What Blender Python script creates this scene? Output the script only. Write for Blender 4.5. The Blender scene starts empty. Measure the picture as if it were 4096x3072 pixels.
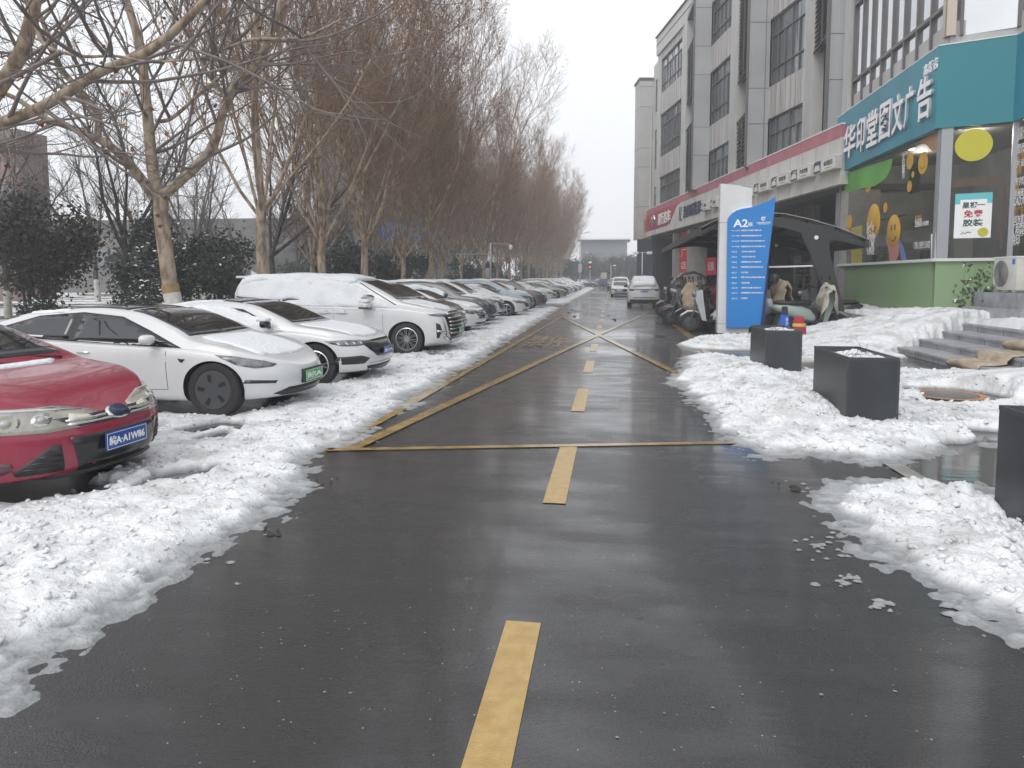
import bpy, bmesh, math, random
import numpy as np
from mathutils import Vector, Matrix
from mathutils.bvhtree import BVHTree
SC = bpy.context.scene
COL = SC.collection
PI = math.pi
rad = math.radians
# ---------------------------------------------------------------- camera
CH, F, PX, PY = 1.67, 700.0, 512.0, 332.0
PITCH = math.atan(54 / 700.0)
YAW = math.atan(100 / 700.0 * math.cos(PITCH))
cam = bpy.data.cameras.new('camera')
cam.sensor_width = 36
cam.lens = F / 1024 * 36
cam.shift_y = -52 / 1024
cam.clip_end = 2000
camo = bpy.data.objects.new('camera', cam)
COL.objects.link(camo)
camo.location = (0, 0, CH)
camo.rotation_euler = (PI / 2 - PITCH, 0, YAW)
SC.camera = camo
# ---------------------------------------------------------------- sky and sun
SUN_EL, SUN_AZ = rad(48), rad(200)
w = bpy.data.worlds.new('World')
SC.world = w
w.use_nodes = True
nt = w.node_tree
for n in list(nt.nodes): nt.nodes.remove(n)
sky = nt.nodes.new('ShaderNodeTexSky'); sky.sky_type = 'NISHITA'; sky.sun_disc = False
sky.sun_elevation = SUN_EL; sky.sun_rotation = SUN_AZ; sky.air_density = 1.0; sky.dust_density = 6; sky.ozone_density = 1
hs = nt.nodes.new('ShaderNodeHueSaturation'); hs.inputs['Saturation'].default_value = .25
mx = nt.nodes.new('ShaderNodeMixRGB'); mx.inputs[0].default_value = .72; mx.inputs[2].default_value = (7.6, 7.7, 8.0, 1)
bg = nt.nodes.new('ShaderNodeBackground'); bg.inputs['Strength'].default_value = .132
ow = nt.nodes.new('ShaderNodeOutputWorld')
nt.links.new(sky.outputs[0], hs.inputs['Color']); nt.links.new(hs.outputs[0], mx.inputs[1])
nt.links.new(mx.outputs[0], bg.inputs[0]); nt.links.new(bg.outputs[0], ow.inputs[0])
sl = bpy.data.lights.new('sun', 'SUN'); sl.energy = .6; sl.angle = rad(30); sl.color = (1, .97, .93)
so = bpy.data.objects.new('sun', sl); COL.objects.link(so)
so.rotation_euler = (PI / 2 - SUN_EL, 0, PI - SUN_AZ)
SC.view_settings.view_transform = 'Standard'
SC.view_settings.look = 'None'
SC.view_settings.exposure = 0.47
SC.view_settings.gamma = 1
SC.cycles.max_bounces = 6
SC.cycles.diffuse_bounces = 3
SC.cycles.glossy_bounces = 3
SC.cycles.transparent_max_bounces = 8
SC.cycles.use_denoising = True

# ---------------------------------------------------------------- picture <-> place measures
_fw = Vector((-math.sin(YAW) * math.cos(PITCH), math.cos(YAW) * math.cos(PITCH), -math.sin(PITCH)))
_rt = Vector((math.cos(YAW), math.sin(YAW), 0))
_up = _rt.cross(_fw)
CAM = Vector((0, 0, CH))
def ray(px, py): return _fw + _rt * ((px - PX) / F) + _up * ((PY - py) / F)
def G(px, py, z=0.0):
    d = ray(px, py); t = (z - CH) / d.z
    return CAM + d * t
def onX(px, py, X):
    d = ray(px, py); return CAM + d * (X / d.x)
def onY(px, py, Y):
    d = ray(px, py); return CAM + d * (Y / d.y)
def onPlane(px, py, p, n):
    d = ray(px, py); p = Vector(p); n = Vector(n)
    return CAM + d * ((p - CAM).dot(n) / d.dot(n))
# ---------------------------------------------------------------- materials
MATS = {}
def mat(name, col, rough=.6, metal=0, spec=.5, var=0, vscale=3, bump=0, bscale=20, coat=0, emit=0, trans=0, alpha=1, vcol=None, sheen=0, coord='Object'):
    if name in MATS: return MATS[name]
    m = bpy.data.materials.new(name); m.use_nodes = True
    t = m.node_tree; b = t.nodes['Principled BSDF']
    c = (*col, 1) if len(col) == 3 else col
    b.inputs['Base Color'].default_value = c
    b.inputs['Roughness'].default_value = rough
    b.inputs['Metallic'].default_value = metal
    b.inputs['Specular IOR Level'].default_value = spec
    b.inputs['Coat Weight'].default_value = coat
    b.inputs['Coat Roughness'].default_value = .04
    if trans: b.inputs['Transmission Weight'].default_value = trans
    if alpha < 1: b.inputs['Alpha'].default_value = alpha
    if emit:
        b.inputs['Emission Color'].default_value = c; b.inputs['Emission Strength'].default_value = emit
    if var or bump:
        tc = t.nodes.new('ShaderNodeTexCoord')
    if var:
        n = t.nodes.new('ShaderNodeTexNoise'); n.inputs['Scale'].default_value = vscale; n.inputs['Detail'].default_value = 5
        r = t.nodes.new('ShaderNodeValToRGB')
        c2 = vcol or [x * (1 - var) for x in col]
        r.color_ramp.elements[0].position = .35; r.color_ramp.elements[0].color = (*c2, 1)
        r.color_ramp.elements[1].position = .65; r.color_ramp.elements[1].color = c
        t.links.new(tc.outputs[coord], n.inputs['Vector']); t.links.new(n.outputs[0], r.inputs[0]); t.links.new(r.outputs[0], b.inputs['Base Color'])
    if bump:
        n = t.nodes.new('ShaderNodeTexNoise'); n.inputs['Scale'].default_value = bscale; n.inputs['Detail'].default_value = 4
        bp = t.nodes.new('ShaderNodeBump'); bp.inputs['Strength'].default_value = bump; bp.inputs['Distance'].default_value = .02
        t.links.new(tc.outputs[coord], n.inputs['Vector']); t.links.new(n.outputs[0], bp.inputs['Height']); t.links.new(bp.outputs[0], b.inputs['Normal'])
    MATS[name] = m
    return m
def asphalt_mat():
    m = bpy.data.materials.new('wet_asphalt'); m.use_nodes = True
    t = m.node_tree; b = t.nodes['Principled BSDF']; L = t.links.new
    tc = t.nodes.new('ShaderNodeTexCoord')
    def noise(s, d=4, sc=(1, 1, 1)):
        mp = t.nodes.new('ShaderNodeMapping'); mp.inputs['Scale'].default_value = sc
        n = t.nodes.new('ShaderNodeTexNoise'); n.inputs['Scale'].default_value = s; n.inputs['Detail'].default_value = d
        L(tc.outputs['Object'], mp.inputs[0]); L(mp.outputs[0], n.inputs['Vector']); return n.outputs[0]
    def ramp(src, p0, c0, p1, c1):
        r = t.nodes.new('ShaderNodeValToRGB'); e = r.color_ramp.elements
        e[0].position = p0; e[0].color = (*c0, 1); e[1].position = p1; e[1].color = (*c1, 1); L(src, r.inputs[0]); return r.outputs[0]
    big = noise(.33, 5, (1, .8, 1))
    mid = noise(2.2, 5, (.6, 1.6, 1))
    fine = noise(105, 2)
    add = t.nodes.new('ShaderNodeMath'); add.operation = 'MULTIPLY_ADD'; add.inputs[1].default_value = .4
    L(mid, add.inputs[0]); L(big, add.inputs[2])
    colr = ramp(add.outputs[0], .45, (.012, .0125, .0135), .95, (.026, .026, .0265))
    # grit: little pale stones
    vo = t.nodes.new('ShaderNodeTexVoronoi'); vo.inputs['Scale'].default_value = 42; L(tc.outputs['Object'], vo.inputs['Vector'])
    gr = ramp(vo.outputs['Distance'], .12, (1, 1, 1), .17, (0, 0, 0))
    gsel = ramp(noise(17, 1), .63, (0, 0, 0), .67, (1, 1, 1))
    mm = t.nodes.new('ShaderNodeMath'); mm.operation = 'MULTIPLY'; L(gr, mm.inputs[0]); L(gsel, mm.inputs[1])
    mix = t.nodes.new('ShaderNodeMixRGB'); L(mm.outputs[0], mix.inputs[0]); L(colr, mix.inputs[1]); mix.inputs[2].default_value = (.34, .34, .33, 1)
    L(mix.outputs[0], b.inputs['Base Color'])
    ro = t.nodes.new('ShaderNodeMapRange'); L(add.outputs[0], ro.inputs[0])
    ro.inputs[1].default_value = .55; ro.inputs[2].default_value = .82; ro.inputs[3].default_value = .08; ro.inputs[4].default_value = .36
    L(ro.outputs[0], b.inputs['Roughness'])
    b.inputs['Specular IOR Level'].default_value = .5
    cw = t.nodes.new('ShaderNodeMapRange'); L(add.outputs[0], cw.inputs[0]); cw.inputs[1].default_value = .56; cw.inputs[2].default_value = .76; cw.inputs[3].default_value = 1; cw.inputs[4].default_value = .42
    cr_ = t.nodes.new('ShaderNodeMapRange'); L(add.outputs[0], cr_.inputs[0]); cr_.inputs[1].default_value = .56; cr_.inputs[2].default_value = .8; cr_.inputs[3].default_value = .05; cr_.inputs[4].default_value = .17; L(cr_.outputs[0], b.inputs['Coat Roughness'])
    L(cw.outputs[0], b.inputs['Coat Weight'])
    bp = t.nodes.new('ShaderNodeBump'); bp.inputs['Distance'].default_value = .010
    bs = t.nodes.new('ShaderNodeMapRange'); L(add.outputs[0], bs.inputs[0]); bs.inputs[1].default_value = .55; bs.inputs[2].default_value = .8; bs.inputs[3].default_value = .4; bs.inputs[4].default_value = 1.0
    L(bs.outputs[0], bp.inputs['Strength']); L(fine, bp.inputs['Height'])
    bp2 = t.nodes.new('ShaderNodeBump'); bp2.inputs['Distance'].default_value = .01; bp2.inputs['Strength'].default_value = .22
    L(noise(5, 3, (.5, 2.2, 1)), bp2.inputs['Height']); L(bp.outputs[0], bp2.inputs['Normal'])
    L(bp2.outputs[0], b.inputs['Normal'])
    bp3 = t.nodes.new('ShaderNodeBump'); bp3.inputs['Distance'].default_value = .01; bp3.inputs['Strength'].default_value = .10
    L(noise(5, 3, (.5, 2.2, 1)), bp3.inputs['Height']); L(bp3.outputs[0], b.inputs['Coat Normal'])
    return m
def snow_mat(name='snow', c=(.72, .735, .75), dirt=(.50, .51, .51), ds=2.6):
    m = bpy.data.materials.new(name); m.use_nodes = True
    t = m.node_tree; b = t.nodes['Principled BSDF']; L = t.links.new
    tc = t.nodes.new('ShaderNodeTexCoord')
    n = t.nodes.new('ShaderNodeTexNoise'); n.inputs['Scale'].default_value = ds; n.inputs['Detail'].default_value = 8
    r = t.nodes.new('ShaderNodeValToRGB'); e = r.color_ramp.elements
    e[0].position = .34; e[0].color = (*dirt, 1); e[1].position = .52; e[1].color = (*c, 1)
    L(tc.outputs['Object'], n.inputs['Vector']); L(n.outputs[0], r.inputs[0])
    if name == 'snow':      # thin melting slush is grey and wet, thick snow white
        sx = t.nodes.new('ShaderNodeSeparateXYZ'); L(tc.outputs['Object'], sx.inputs[0])
        r2 = t.nodes.new('ShaderNodeMapRange'); L(sx.outputs['Z'], r2.inputs[0]); r2.inputs[1].default_value = .004; r2.inputs[2].default_value = .05; r2.inputs[3].default_value = 1; r2.inputs[4].default_value = 0
        mx_ = t.nodes.new('ShaderNodeMixRGB'); L(r2.outputs[0], mx_.inputs[0]); L(r.outputs[0], mx_.inputs[1]); mx_.inputs[2].default_value = (.24, .25, .255, 1); L(mx_.outputs[0], b.inputs['Base Color'])
    else: L(r.outputs[0], b.inputs['Base Color'])
    b.inputs['Roughness'].default_value = .55
    b.inputs['Specular IOR Level'].default_value = .3
    n2 = t.nodes.new('ShaderNodeTexNoise'); n2.inputs['Scale'].default_value = 26; n2.inputs['Detail'].default_value = 8
    bp = t.nodes.new('ShaderNodeBump'); bp.inputs['Strength'].default_value = .85; bp.inputs['Distance'].default_value = .025
    L(tc.outputs['Object'], n2.inputs['Vector']); L(n2.outputs[0], bp.inputs['Height']); L(bp.outputs[0], b.inputs['Normal'])
    MATS[name] = m
    return m
# ---------------------------------------------------------------- object helpers
def link(o, parent=None):
    COL.objects.link(o)
    if parent is not None: o.parent = parent
    return o
def tag(o, label=None, cat=None, group=None, kind=None):
    if label: o['label'] = label
    if cat: o['category'] = cat
    if group: o['group'] = group
    if kind: o['kind'] = kind
    return o
def thing(name, label, cat, loc=(0, 0, 0), rz=0, group=None):
    o = bpy.data.objects.new(name, None); COL.objects.link(o)
    o.location = loc; o.rotation_euler = (0, 0, rz); o.empty_display_size = .2
    return tag(o, label, cat, group)
def children(o): return [c for c in o.children]
def copy_tree(o, parent=None):
    c = o.copy(); COL.objects.link(c); c.parent = parent
    for ch in children(o): copy_tree(ch, c)
    return c
class MB:
    """collects shapes in one mesh"""
    def __init__(s): s.v = []; s.f = []; s.sm = []; s.mi = []; s.m = Matrix(); s.cur = 0
    def add(s, vs, fs, smooth=False):
        n = len(s.v); M = s.m
        s.v += [tuple(M @ Vector(p)) for p in vs]
        for f in fs: s.f.append([i + n for i in f]); s.sm.append(smooth); s.mi.append(s.cur)
        return s
    def box(s, x0, x1, y0, y1, z0, z1, bev=0):
        if bev:
            bm = bmesh.new(); bmesh.ops.create_cube(bm, size=1)
            for v in bm.verts: v.co = Vector(((x0 + x1) / 2 + v.co.x * (x1 - x0), (y0 + y1) / 2 + v.co.y * (y1 - y0), (z0 + z1) / 2 + v.co.z * (z1 - z0)))
            bmesh.ops.bevel(bm, geom=bm.edges[:], offset=bev, segments=2, affect='EDGES', profile=.6)
            bm.verts.index_update()
            s.add([v.co[:] for v in bm.verts], [[v.index for v in f.verts] for f in bm.faces], True); bm.free(); return s
        v = [(x, y, z) for z in (z0, z1) for y in (y0, y1) for x in (x0, x1)]
        return s.add(v, [(0, 2, 3, 1), (4, 5, 7, 6), (0, 1, 5, 4), (2, 6, 7, 3), (0, 4, 6, 2), (1, 3, 7, 5)])
    def bar(s, a, b, w, h=None, up=(0, 0, 1)):
        a = Vector(a); b = Vector(b); h = h or w
        d = (b - a).normalized(); up = Vector(up)
        if abs(d.dot(up)) > .97: up = Vector((1, 0, 0))
        r = d.cross(up).normalized(); u = r.cross(d)
        v = [p + r * sx * w / 2 + u * sz * h / 2 for p in (a, b) for sz in (-1, 1) for sx in (-1, 1)]
        return s.add(v, [(0, 2, 3, 1), (4, 5, 7, 6), (0, 1, 5, 4), (2, 6, 7, 3), (0, 4, 6, 2), (1, 3, 7, 5)])
    def tube(s, pts, rs, k=8, cap=True, close=False):
        pts = [Vector(p) for p in pts]
        if not hasattr(rs, '__len__'): rs = [rs] * len(pts)
        vs = []; fs = []; n = len(pts); ref = None
        for i, p in enumerate(pts):
            if close: d = pts[(i + 1) % n] - pts[i - 1]
            else: d = pts[min(i + 1, n - 1)] - pts[max(i - 1, 0)]
            d.normalize()
            if ref is None: ref = Vector((0, 0, 1)) if abs(d.z) < .9 else Vector((1, 0, 0))
            r = d.cross(ref)
            if r.length < 1e-4: r = d.cross(Vector((0, 1, 0)))
            r.normalize(); u = r.cross(d); ref = u
            for j in range(k):
                a = 2 * PI * j / k; vs.append(p + (r * math.cos(a) + u * math.sin(a)) * rs[i])
        m = n if close else n - 1
        for i in range(m):
            for j in range(k):
                a = i * k + j; b2 = i * k + (j + 1) % k; c = ((i + 1) % n) * k
                fs.append((a, b2, c + (j + 1) % k, c + j))
        if cap and not close: fs.append(list(range(k))[::-1]); fs.append([(n - 1) * k + j for j in range(k)])
        return s.add(vs, fs, True)
    def lathe(s, prof, c=(0, 0, 0), axis='z', k=24, cap=False, a0=0, a1=2 * PI):
        """prof: (radius, height) pairs"""
        vs = []; fs = []; full = abs(a1 - a0 - 2 * PI) < 1e-6; kk = k if full else k + 1
        for r, h in prof:
            for j in range(kk):
                a = a0 + (a1 - a0) * j / k; x, y, z = r * math.cos(a), r * math.sin(a), h
                if axis == 'y': x, y, z = x, h, y
                if axis == 'x': x, y, z = h, x, y
                vs.append((x + c[0], y + c[1], z + c[2]))
        for i in range(len(prof) - 1):
            for j in range(k): fs.append((i * kk + j, i * kk + (j + 1) % kk, (i + 1) * kk + (j + 1) % kk, (i + 1) * kk + j))
        if cap: fs.append([j for j in range(kk)][::-1]); fs.append([(len(prof) - 1) * kk + j for j in range(kk)])
        return s.add(vs, fs, True)
    def prism(s, poly, d0, d1, axis='y'):
        """poly in (a,b): axis y -> (x,z), axis x -> (y,z), axis z -> (x,y)"""
        def P(a, b, d): return {'y': (a, d, b), 'x': (d, a, b), 'z': (a, b, d)}[axis]
        n = len(poly)
        vs = [P(a, b, d0) for a, b in poly] + [P(a, b, d1) for a, b in poly]
        fs = [(i, (i + 1) % n, n + (i + 1) % n, n + i) for i in range(n)]
        s.add(vs, fs + [list(range(n))[::-1], [n + i for i in range(n)]]); return s
    def quad(s, a, b, c, d): return s.add([a, b, c, d], [(0, 1, 2, 3)])
    def build(s, name, mats, parent=None, fix=True):
        me = bpy.data.meshes.new(name); me.from_pydata(s.v, [], s.f)
        for m in (mats if isinstance(mats, (list, tuple)) else [mats]): me.materials.append(m)
        me.polygons.foreach_set('use_smooth', s.sm)
        me.polygons.foreach_set('material_index', s.mi)
        if fix:
            bm = bmesh.new(); bm.from_mesh(me)
            bmesh.ops.recalc_face_normals(bm, faces=bm.faces)
            for e in bm.edges:
                if len(e.link_faces) == 2 and e.calc_face_angle(0) > rad(38): e.smooth = False
            bm.to_mesh(me); bm.free()
        return link(bpy.data.objects.new(name, me), parent)
def obj_from(name, vs, fs, m, parent=None, smooth=True):
    me = bpy.data.meshes.new(name)
    vs = np.asarray(vs, dtype=np.float64)
    me.from_pydata(vs.tolist(), [], fs if isinstance(fs, list) else fs.tolist())
    if smooth: me.polygons.foreach_set('use_smooth', [True] * len(me.polygons))
    for q in (m if isinstance(m, (list, tuple)) else [m]): me.materials.append(q)
    return link(bpy.data.objects.new(name, me), parent)
def struct(o): o['kind'] = 'structure'; return o
def text(body, size, M, m, name='lettering', parent=None, extrude=.004, width=None, bold=0, height=None, spacing=1, align='CENTER', sidem=None):
    """lettering as a mesh: baseline frame M (x right, y up, z out of the board)"""
    cu = bpy.data.curves.new('t', 'FONT'); cu.body = body; cu.size = size; cu.extrude = extrude; cu.align_x = align; cu.align_y = 'CENTER'
    cu.offset = bold; cu.resolution_u = 2; cu.space_character = spacing
    o = bpy.data.objects.new('t', cu); COL.objects.link(o)
    dg = bpy.context.evaluated_depsgraph_get()
    me = bpy.data.meshes.new_from_object(o.evaluated_get(dg)); bpy.data.objects.remove(o); bpy.data.curves.remove(cu)
    me.name = name; me.materials.clear(); me.materials.append(m)
    if sidem:
        me.materials.append(sidem)
        for p_ in me.polygons: p_.material_index = 1 if abs(p_.normal.z) < .5 else 0
    n = len(me.vertices); co = np.empty(n * 3); me.vertices.foreach_get('co', co); co = co.reshape(-1, 3)
    if n:
        if width: co[:, 0] *= width / max(1e-6, np.ptp(co[:, 0]))
        if height: co[:, 1] *= height / max(1e-6, np.ptp(co[:, 1]))
        if align == 'CENTER': co[:, 0] -= (co[:, 0].max() + co[:, 0].min()) / 2
        co[:, 1] -= (co[:, 1].max() + co[:, 1].min()) / 2
        A = np.array(M)
        co = co @ A[:3, :3].T + A[:3, 3]
        me.vertices.foreach_set('co', co.ravel())
    me.update()
    return link(bpy.data.objects.new(name, me), parent)
def frameM(o, x, y):
    x = Vector(x).normalized(); y = Vector(y).normalized(); z = x.cross(y)
    return Matrix(((x.x, y.x, z.x, o[0]), (x.y, y.y, z.y, o[1]), (x.z, y.z, z.z, o[2]), (0, 0, 0, 1)))
# numpy noise
def _hash(i, j, s):
    h = (i * 374761393 + j * 668265263 + s * 974634777) & 0xffffffff
    h = ((h ^ (h >> 13)) * 1274126177) & 0xffffffff
    return ((h ^ (h >> 16)) & 0xffff) / 65535.0
def vnoise(x, y, s=0):
    i = np.floor(x).astype(np.int64); j = np.floor(y).astype(np.int64); fx = x - i; fy = y - j
    fx = fx * fx * (3 - 2 * fx); fy = fy * fy * (3 - 2 * fy)
    a = _hash(i, j, s); b = _hash(i + 1, j, s); c = _hash(i, j + 1, s); d = _hash(i + 1, j + 1, s)
    return a + (b - a) * fx + (c - a) * fy + (a - b - c + d) * fx * fy
def fbm(x, y, s=0, o=4):
    r = 0; a = .5; t = 0
    for k in range(o): r = r + a * vnoise(x * 2 ** k, y * 2 ** k, s + k * 7); t += a; a *= .5
    return r / t
def worley(x, y, s=0):
    i = np.floor(x).astype(np.int64); j = np.floor(y).astype(np.int64); best = np.full(x.shape, 9.); hh = np.zeros(x.shape)
    for di in (-1, 0, 1):
        for dj in (-1, 0, 1):
            ci = i + di; cj = j + dj
            d = (ci + _hash(ci, cj, s) - x) ** 2 + (cj + _hash(ci, cj, s + 5) - y) ** 2
            m = d < best; best = np.where(m, d, best); hh = np.where(m, _hash(ci, cj, s + 9), hh)
    return np.sqrt(best), hh
def inpoly(x, y, poly):
    r = np.zeros(x.shape, bool); n = len(poly)
    for k in range(n):
        x0, y0 = poly[k][:2]; x1, y1 = poly[(k + 1) % n][:2]
        c = ((y0 > y) != (y1 > y)) & (x < (x1 - x0) * (y - y0) / (y1 - y0 + 1e-12) + x0)
        r ^= c
    return r
def pdist(x, y, poly):
    """distance to polygon outline, positive inside"""
    d = np.full(x.shape, 1e9); n = len(poly)
    for k in range(n):
        x0, y0 = poly[k][:2]; x1, y1 = poly[(k + 1) % n][:2]; dx = x1 - x0; dy = y1 - y0
        t = np.clip(((x - x0) * dx + (y - y0) * dy) / (dx * dx + dy * dy + 1e-12), 0, 1)
        d = np.minimum(d, np.hypot(x - x0 - t * dx, y - y0 - t * dy))
    return np.where(inpoly(x, y, poly), d, -d)
WHITE = mat('white_paint_plain', (.78, .78, .77), .5)
BLACK = mat('black_plastic', (.018, .018, .02), .45)
SNOW = snow_mat()
CARSNOW = snow_mat('car_snow', (.74, .76, .78), (.66, .68, .70), 2.5)
# ================================================================ ground
ASPH = asphalt_mat()
def sheet(name, poly, z, m):
    b = MB(); b.add([(p[0], p[1], z) for p in poly], [list(range(len(poly)))])
    o = b.build(name, m, fix=False); o.data.polygons[0].flip() if o.data.polygons[0].normal.z < 0 else None
    return struct(o)
sheet('ground', [(-300, -15), (300, -15), (300, 600), (-300, 600)], -.02, mat('bare_earth', (.09, .085, .075), .9, var=.4, vscale=.4))
sheet('parking_area', [(-9.6, -8), (-2.7, -8), (-2.7, 150), (-9.6, 150)], -.004, ASPH)
sheet('road', [(-2.7, -8), (40, -8), (40, 150), (-2.7, 150)], -.004, ASPH)
sheet('cross_road', [(-90, 150), (90, 150), (90, 164), (-90, 164)], -.004, ASPH)
YEL = mat('yellow_road_paint', (.45, .31, .11), .28, coat=.3, var=.16, vscale=14, vcol=(.37, .24, .075), bump=.3, bscale=120)
YDIM = mat('worn_yellow_paint', (.38, .25, .09), .25, coat=.4, var=.7, vscale=7, vcol=(.10, .08, .05), bump=.3, bscale=120)
GREYP = mat('worn_white_paint', (.32, .32, .3), .4, var=.5, vscale=6, bump=.3, bscale=60)
def strip(mb, a, b, wd, z=.0, ext=0):
    a = Vector((a[0], a[1], 0)); b = Vector((b[0], b[1], 0)); d = (b - a).normalized(); n = Vector((-d.y, d.x, 0)) * wd / 2
    a = a - d * ext; b = b + d * ext; N = max(1, int((b - a).length / 1.5))
    for i in range(N):
        p = a.lerp(b, i / N); q = a.lerp(b, (i + 1) / N)
        mb.add([(p + n + Vector((0, 0, z))), (p - n + Vector((0, 0, z))), (q - n + Vector((0, 0, z))), (q + n + Vector((0, 0, z)))], [(3, 2, 1, 0)])
# centre line dashes: every dash is the same paint, one marking sheet
CLX = -.408
dash = MB()
ys = [G(489, 768).y - .5]
d1e = G(524, 622).y; per = G(567, 445.5).y - d1e
y0 = d1e - per / 2 * 1.0
for k in range(30):
    e = d1e + per * k; s0 = e - per * .5
    strip(dash, (CLX, s0), (CLX, e), .17, .002)
struct(dash.build('centre_line', YEL, fix=False))
# yellow box with a cross
NL = G(327, 450); NR = G(807, 440); FL = G(562, 317); FR = G(655, 310)
bx = MB()
strip(bx, NL, (NR.x + .3, NR.y), .1, .006)
strip(bx, NL, G(393, 414), .12, .006); strip(bx, G(393, 414), FL, .12, .006)
strip(bx, NR, (FR.x + .1, FR.y), .12, .006)
strip(bx, NL + Vector((.22, .02, 0)), G(576, 345), .15, .010); strip(bx, G(576, 345), FR, .15, .010)
strip(bx, NR, G(694, 382), .15, .012); strip(bx, G(694, 382), FL, .15, .012)
struct(bx.build('no_stopping_box', mat('worn_box_paint', (.40, .26, .08), .25, coat=.4, var=.5, vscale=4, vcol=(.20, .14, .06)), fix=False))
ed = MB()
strip(ed, (-2.72, NL.y + .3), (-2.72, 37), .12, .001)
strip(ed, (-2.72, 44), (-2.9, 110), .14, .001)
strip(ed, G(708, 349.5), G(671, 319.4), .12, .001)
strip(ed, (2.35, 26), (2.35, 36), .12, .001)
strip(ed, G(700, 346), G(722, 361), .12, .001)
struct(ed.build('edge_line', YDIM, fix=False))
# painted characters, seen very flat
tx = text('禁停', 1.5, frameM(G(548, 341).to_tuple()[:2] + (.004,), (1, 0, 0), (0, 1, 0)), YDIM, 'road_lettering', extrude=0, width=1.1, height=3.2, bold=.02)
struct(tx)
gp = MB(); strip(gp, G(873, 452), G(935, 489), .16, .003); struct(gp.build('parking_line', GREYP, fix=False))
# manhole with an orange painted ring, at the right
mc = G(948, 395); mh = thing('manhole_cover', 'round grey manhole cover with orange ring behind the middle planter box', 'manhole cover', (mc.x, mc.y, .004))
b = MB(); b.lathe([(0.001, .006), (.36, .006), (.37, 0)], k=40); b.build('cover', mat('manhole_iron', (.10, .10, .105), .4, bump=.4, bscale=30), mh)
b = MB(); b.lathe([(.38, .004), (.50, .004)], k=40); b.build('painted_ring', mat('orange_paint', (.45, .2, .08), .5, var=.3), mh)
mc = G(800, 378); mh = thing('manhole_cover', 'dark manhole cover with faded ring beside the far planter box', 'manhole cover', (mc.x + .1, mc.y + 1.2, .004))
b = MB(); b.lathe([(0.001, .006), (.36, .006), (.37, 0)], k=40); b.build('cover', MATS['manhole_iron'], mh)
b = MB(); b.lathe([(.38, .004), (.48, .004)], k=40); b.build('painted_ring', MATS['orange_paint'], mh)
# verge under the trees with kerb
sheet('verge', [(-60, -8), (-9.75, -8), (-9.75, 150), (-60, 150)], .10, mat('winter_grass', (.12, .11, .075), .95, var=.5, vscale=1.2, vcol=(.045, .05, .035), bump=.5))
b = MB(); b.box(-9.75, -9.6, -8, 150, -.1, .12); struct(b.build('kerb', mat('kerb_stone', (.3, .3, .29), .7, var=.3)))
# ---- snow height fields: real surfaces that dip below the ground where there is no snow
def field(name, x0, x1, y0, y1, dx, dy_of, hf, m, low=-.05):
    xs = np.arange(x0, x1, dx); ys = [y0]
    while ys[-1] < y1: ys.append(ys[-1] + dy_of(ys[-1]))
    ys = np.array(ys); X, Y = np.meshgrid(xs, ys)
    H = hf(X, Y)
    z = np.maximum(H, low)
    ok = H > low
    q = ok[:-1, :-1] | ok[1:, :-1] | ok[:-1, 1:] | ok[1:, 1:]
    used = np.zeros(H.shape, bool); used[:-1, :-1] |= q; used[1:, :-1] |= q; used[:-1, 1:] |= q; used[1:, 1:] |= q
    idx = -np.ones(H.shape, int); idx[used] = np.arange(used.sum())
    vs = np.stack([X[used], Y[used], z[used]], 1)
    a = idx[:-1, :-1][q]; b_ = idx[:-1, 1:][q]; c = idx[1:, 1:][q]; d = idx[1:, :-1][q]
    return obj_from(name, vs, np.stack([a, b_, c, d], 1), m)
def chunks(X, Y, s, sc):
    """lumpy ploughed snow"""
    wx = X + .16 * (fbm(X * 3, Y * 3, s + 50) - .5); wy = Y + .16 * (fbm(X * 3 + 9, Y * 3, s + 60) - .5)
    r = 0
    for k, (f, a) in enumerate(((5., .36), (11, .42), (24, .32))):
        d, h = worley(wx * f * sc, wy * f * sc, s + k * 11)
        r = r + a * h * np.clip(1.25 - d * 1.5, 0, 1) ** .5
    return r + .12 * fbm(X * 22, Y * 22, s + 3, 2)
def ss(x, a, b): t = np.clip((x - a) / (b - a), 0, 1); return t * t * (3 - 2 * t)
FOOT = []          # car footprints: x0,x1,y0,y1
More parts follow.
